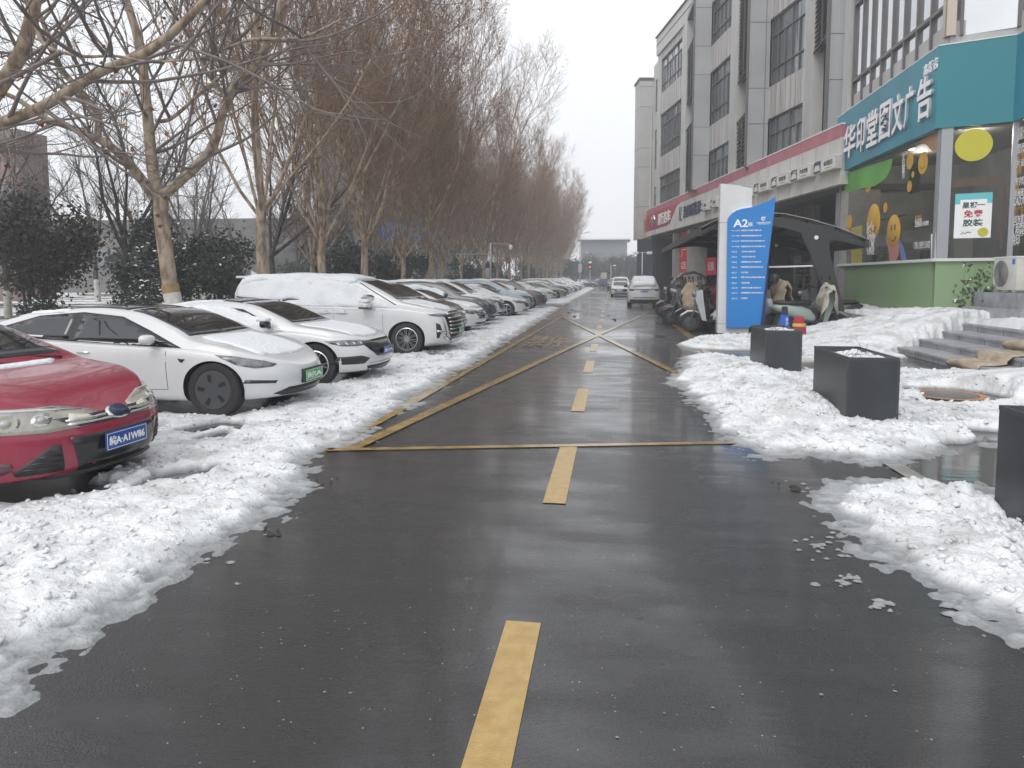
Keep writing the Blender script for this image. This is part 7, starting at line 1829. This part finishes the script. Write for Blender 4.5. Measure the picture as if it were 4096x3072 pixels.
# street mast at the end of the road
q = onY(580.5, 200, 118); t = thing('lamp_post', 'thin grey lamp post rising at the end of the parked cars', 'lamp post', (q.x, 118, 0))
b = MB(); b.tube([(0, 0, 0), (0, 0, 9)], [.12, .07], 8); b.bar((0, 0, 9), (1.6, 0, 9.3), .08); b.build('pole', GP, t)
b = MB(); b.box(-.3, .3, -.1, -.05, 2.6, 4); b.build('notice', mat('pink_white_notice', (.5, .45, .48), .5), t)
b = MB(); b.box(.9, 1.7, -.15, .15, 9.2, 9.35); b.build('lamp', LW, t)
q = onY(590, 273, 128); t = thing('traffic_light', 'small traffic light showing red at the end of the road', 'traffic light', (q.x, 128, 0))
b = MB(); b.tube([(0, 0, 0), (0, 0, 5.2)], .07, 8); b.build('pole', GP, t)
b = MB(); b.box(-.35, .35, -.15, .1, 3.2, 5.0, .05); hs_ = b.build('housing', BLACK, t)
b = MB(); b.lathe([(.001, -.17), (.19, -.16)], (0, 0, 3.65), 'y', 14); b.build('red_light', mat('red_signal_lit', (1, .08, .06), .5, emit=.6), hs_)
b = MB(); b.box(-.28, .28, -.17, -.15, 4.3, 4.7); b.build('white_notice', LW, hs_)
# blue direction sign behind the trees
q0 = onY(381.5, 222, 58); q1 = onY(428, 239.5, 58)
t = thing('direction_sign', 'blue road direction sign with white writing behind the plane trees', 'sign', ((q0.x + q1.x) / 2, 58, 0)); hw_ = (q1.x - q0.x) / 2
b = MB(); b.box(-hw_, hw_, -.05, 0, q1.z, q0.z, .02); b.build('panel', mat('road_sign_blue', (.015, .13, .55), .4), t)
b = MB(); b.tube([(-hw_ * .5, .08, 0), (-hw_ * .5, .08, q0.z)], .09, 8); b.tube([(hw_ * .5, .08, 0), (hw_ * .5, .08, q0.z)], .09, 8); b.build('post', GP, t)
text('S17 科学大道 G5011', 1, frameM((0, -.06, (q0.z + q1.z) / 2 + .25), (1, 0, 0), (0, 0, 1)), LW, parent=t, width=hw_ * 1.5, height=.4, extrude=.002)
text('蜀山  高新区', 1, frameM((0, -.06, (q0.z + q1.z) / 2 - .3), (1, 0, 0), (0, 0, 1)), LW, parent=t, width=hw_ * 1.3, height=.35, extrude=.002)
# cargo tricycle seen from behind
q = onY(603.5, 288, 112); t = thing('cargo_tricycle', 'blue grey cargo tricycle with a pale box on top far down the road', 'tricycle', (q.x, 112, 0))
b = MB(); b.box(-.62, .62, -.9, .9, .55, 1.55, .04); b.build('cargo_bed', mat('blue_grey_steel', (.10, .12, .17), .5), t)
b = MB(); b.box(-.42, .48, -.3, .4, 1.58, 2.5, .02); b.build('cab_screen', mat('pale_card', (.45, .44, .38), .6), t)
for x, y in ((-.5, -.55), (.5, -.55), (0, 1.1)):
    b = MB(); b.lathe([(.1, x - .06), (.27, x - .06), (.28, x), (.27, x + .06), (.1, x + .06)], (0, y, .28), 'x', 18); b.build('wheel', TYRE, t)
# shrub beside the AC unit
rng = np.random.default_rng(4); t = thing('potted_shrub', 'thin leafy shrub with snow on it beside the outdoor unit', 'plant', (9.05, 19.3, .63)); tu = Tubes(); tips = []
for k in range(9):
    q_, rs = grow(rng, np.array((rng.normal(0, .12), rng.normal(0, .12), 0)), side(rng, np.array((0, 0, 1.)), rng.uniform(.1, .8)), rng.uniform(.5, 1.7), .008, 7, .12, .0, .3); tu.add(q_, rs, 4)
    for j in range(14): p, d, _ = at(q_, rng.uniform(.3, 1)); tips.append(p + rng.normal(0, .05, 3))
tu.obj('stem', DBARK, t); leafmesh('foliage', tips, rng, t, .13, mat('bamboo_leaf', (.10, .13, .04), .6, var=.4)); leafmesh('snow', [p + np.array((0, 0, .03)) for p in tips[::6]], rng, t, .10, CARSNOW)
# stray slush and grit on the road
rng = np.random.default_rng(9); V = []; Fc = []
def lump(x, y, s, h):
    n = len(V); k = 7
    for j in range(k): a = 2 * PI * j / k; r_ = s * rng.uniform(.6, 1.2); V.append((x + r_ * math.cos(a) * 1.3, y + r_ * math.sin(a), 0.0))
    for j in range(k): a = 2 * PI * j / k; r_ = s * rng.uniform(.35, .6); V.append((x + r_ * math.cos(a) * 1.3, y + r_ * math.sin(a), h * rng.uniform(.7, 1.1)))
    V.append((x, y, h * 1.15))
    for j in range(k): Fc.append([n + j, n + (j + 1) % k, n + k + (j + 1) % k, n + k + j]); Fc.append([n + k + j, n + k + (j + 1) % k, n + 2 * k])
for (a_, b__, n_, sx, sy, s0) in ((830, 545, 22, 30, 14, .02), (850, 580, 14, 24, 8, .022), (925, 565, 12, 10, 8, .04), (880, 606, 8, 10, 5, .03), (960, 605, 12, 14, 8, .035), (205, 565, 6, 50, 50, .02), (800, 485, 4, 30, 12, .02), (680, 700, 12, 300, 60, .006)):
    for _ in range(n_):
        p = G(a_ + rng.normal(0, sx * .5), b__ + rng.normal(0, sy * .5)); lump(p.x, p.y, s0 * rng.uniform(.3, 1.3), s0 * .35)
o = obj_from('slush', V, Fc, SNOW); o['kind'] = 'stuff'; tag(o, 'small lumps of slush scattered on the wet road', 'slush')
V = []; Fc = []
for (a_, b__, n_, s0) in ((272, 532, 7, .02), (795, 488, 5, .028), (778, 486, 3, .012), (328, 482, 6, .02), (612, 318, 5, .05), (574, 312, 4, .07)):
    for _ in range(n_):
        p = G(a_ + rng.normal(0, 4), b__ + rng.normal(0, 2)); lump(p.x, p.y, s0 * rng.uniform(.4, 1.2), s0 * .5)
o = obj_from('leaf_litter', V, Fc, mat('wet_leaf_litter', (.035, .03, .025), .8)); o['kind'] = 'stuff'; tag(o, 'small dark clumps of wet leaves and grit on the road', 'leaf litter')
# snow fields
def fsnow(nm, lab, *a):
    o = field('roadside_snow' if 'road' in nm else nm, *a); o['kind'] = 'stuff'; tag(o, lab, 'snow'); return o
fsnow('roadside_snow', 'lumpy ploughed snow along the left side of the road', -9.6, -1.7, 1.4, 7, .022, lambda y: .018 + .003 * y, h_left, SNOW)
fsnow('roadside_snow', 'snow bank between the red car and the minivan', -9.6, -2.0, 6.98, 17, .04, lambda y: .04, h_left, SNOW)
fsnow('roadside_snow', 'snow strip under the far parked cars', -9.6, -2.3, 16.95, 150, .08, lambda y: .02 + .012 * (y - 10), h_left, SNOW)
fsnow('forecourt_snow', 'trampled and heaped snow on the shop forecourt', 0.4, 9.6, 2.0, 9.5, .024, lambda y: .022 + .003 * y, h_right, SNOW)
fsnow('forecourt_snow', 'heaped snow between the planter boxes and the stairs', 0.4, 9.6, 9.46, 23, .04, lambda y: .045, h_right, SNOW)
fsnow('platform_snow', 'snow lying on the raised platform in front of the shop', 7.08, 16, -4, 27, .07, lambda y: .06, h_plat, SNOW)
def h_verge(X, Y): return .09 + .09 * (fbm(X * .5, Y * .5, 88, 5) - .46) * 3
fsnow('verge_snow', 'thin patchy snow on the grass under the trees', -58, -9.8, 8, 130, .35, lambda y: .25 + .01 * y, h_verge, SNOW, .06)
clods('snow_clods', h_left, -5.2, -1.9, 1.6, 22, 11000, .006, .024, 'broken clods on the ploughed snow at the left', 3)
clods('snow_clods', h_right, 1.3, 5.5, 2.6, 14, 9000, .006, .028, 'broken clods on the heaped snow at the right', 4)
# ---- the misty air
b = MB(); b.box(-120, 120, -14, 260, -1.2, 45); hz = b.build('haze', mat('haze', (1, 1, 1)))
m = hz.data.materials[0]; t_ = m.node_tree; t_.nodes.clear()
vo_ = t_.nodes.new('ShaderNodeVolumePrincipled'); om_ = t_.nodes.new('ShaderNodeOutputMaterial')
vo_.inputs['Color'].default_value = (.93, .95, .97, 1); vo_.inputs['Density'].default_value = .0024; vo_.inputs['Anisotropy'].default_value = .2
t_.links.new(vo_.outputs[0], om_.inputs['Volume']); hz['kind'] = 'stuff'
SC.cycles.volume_bounces = 2
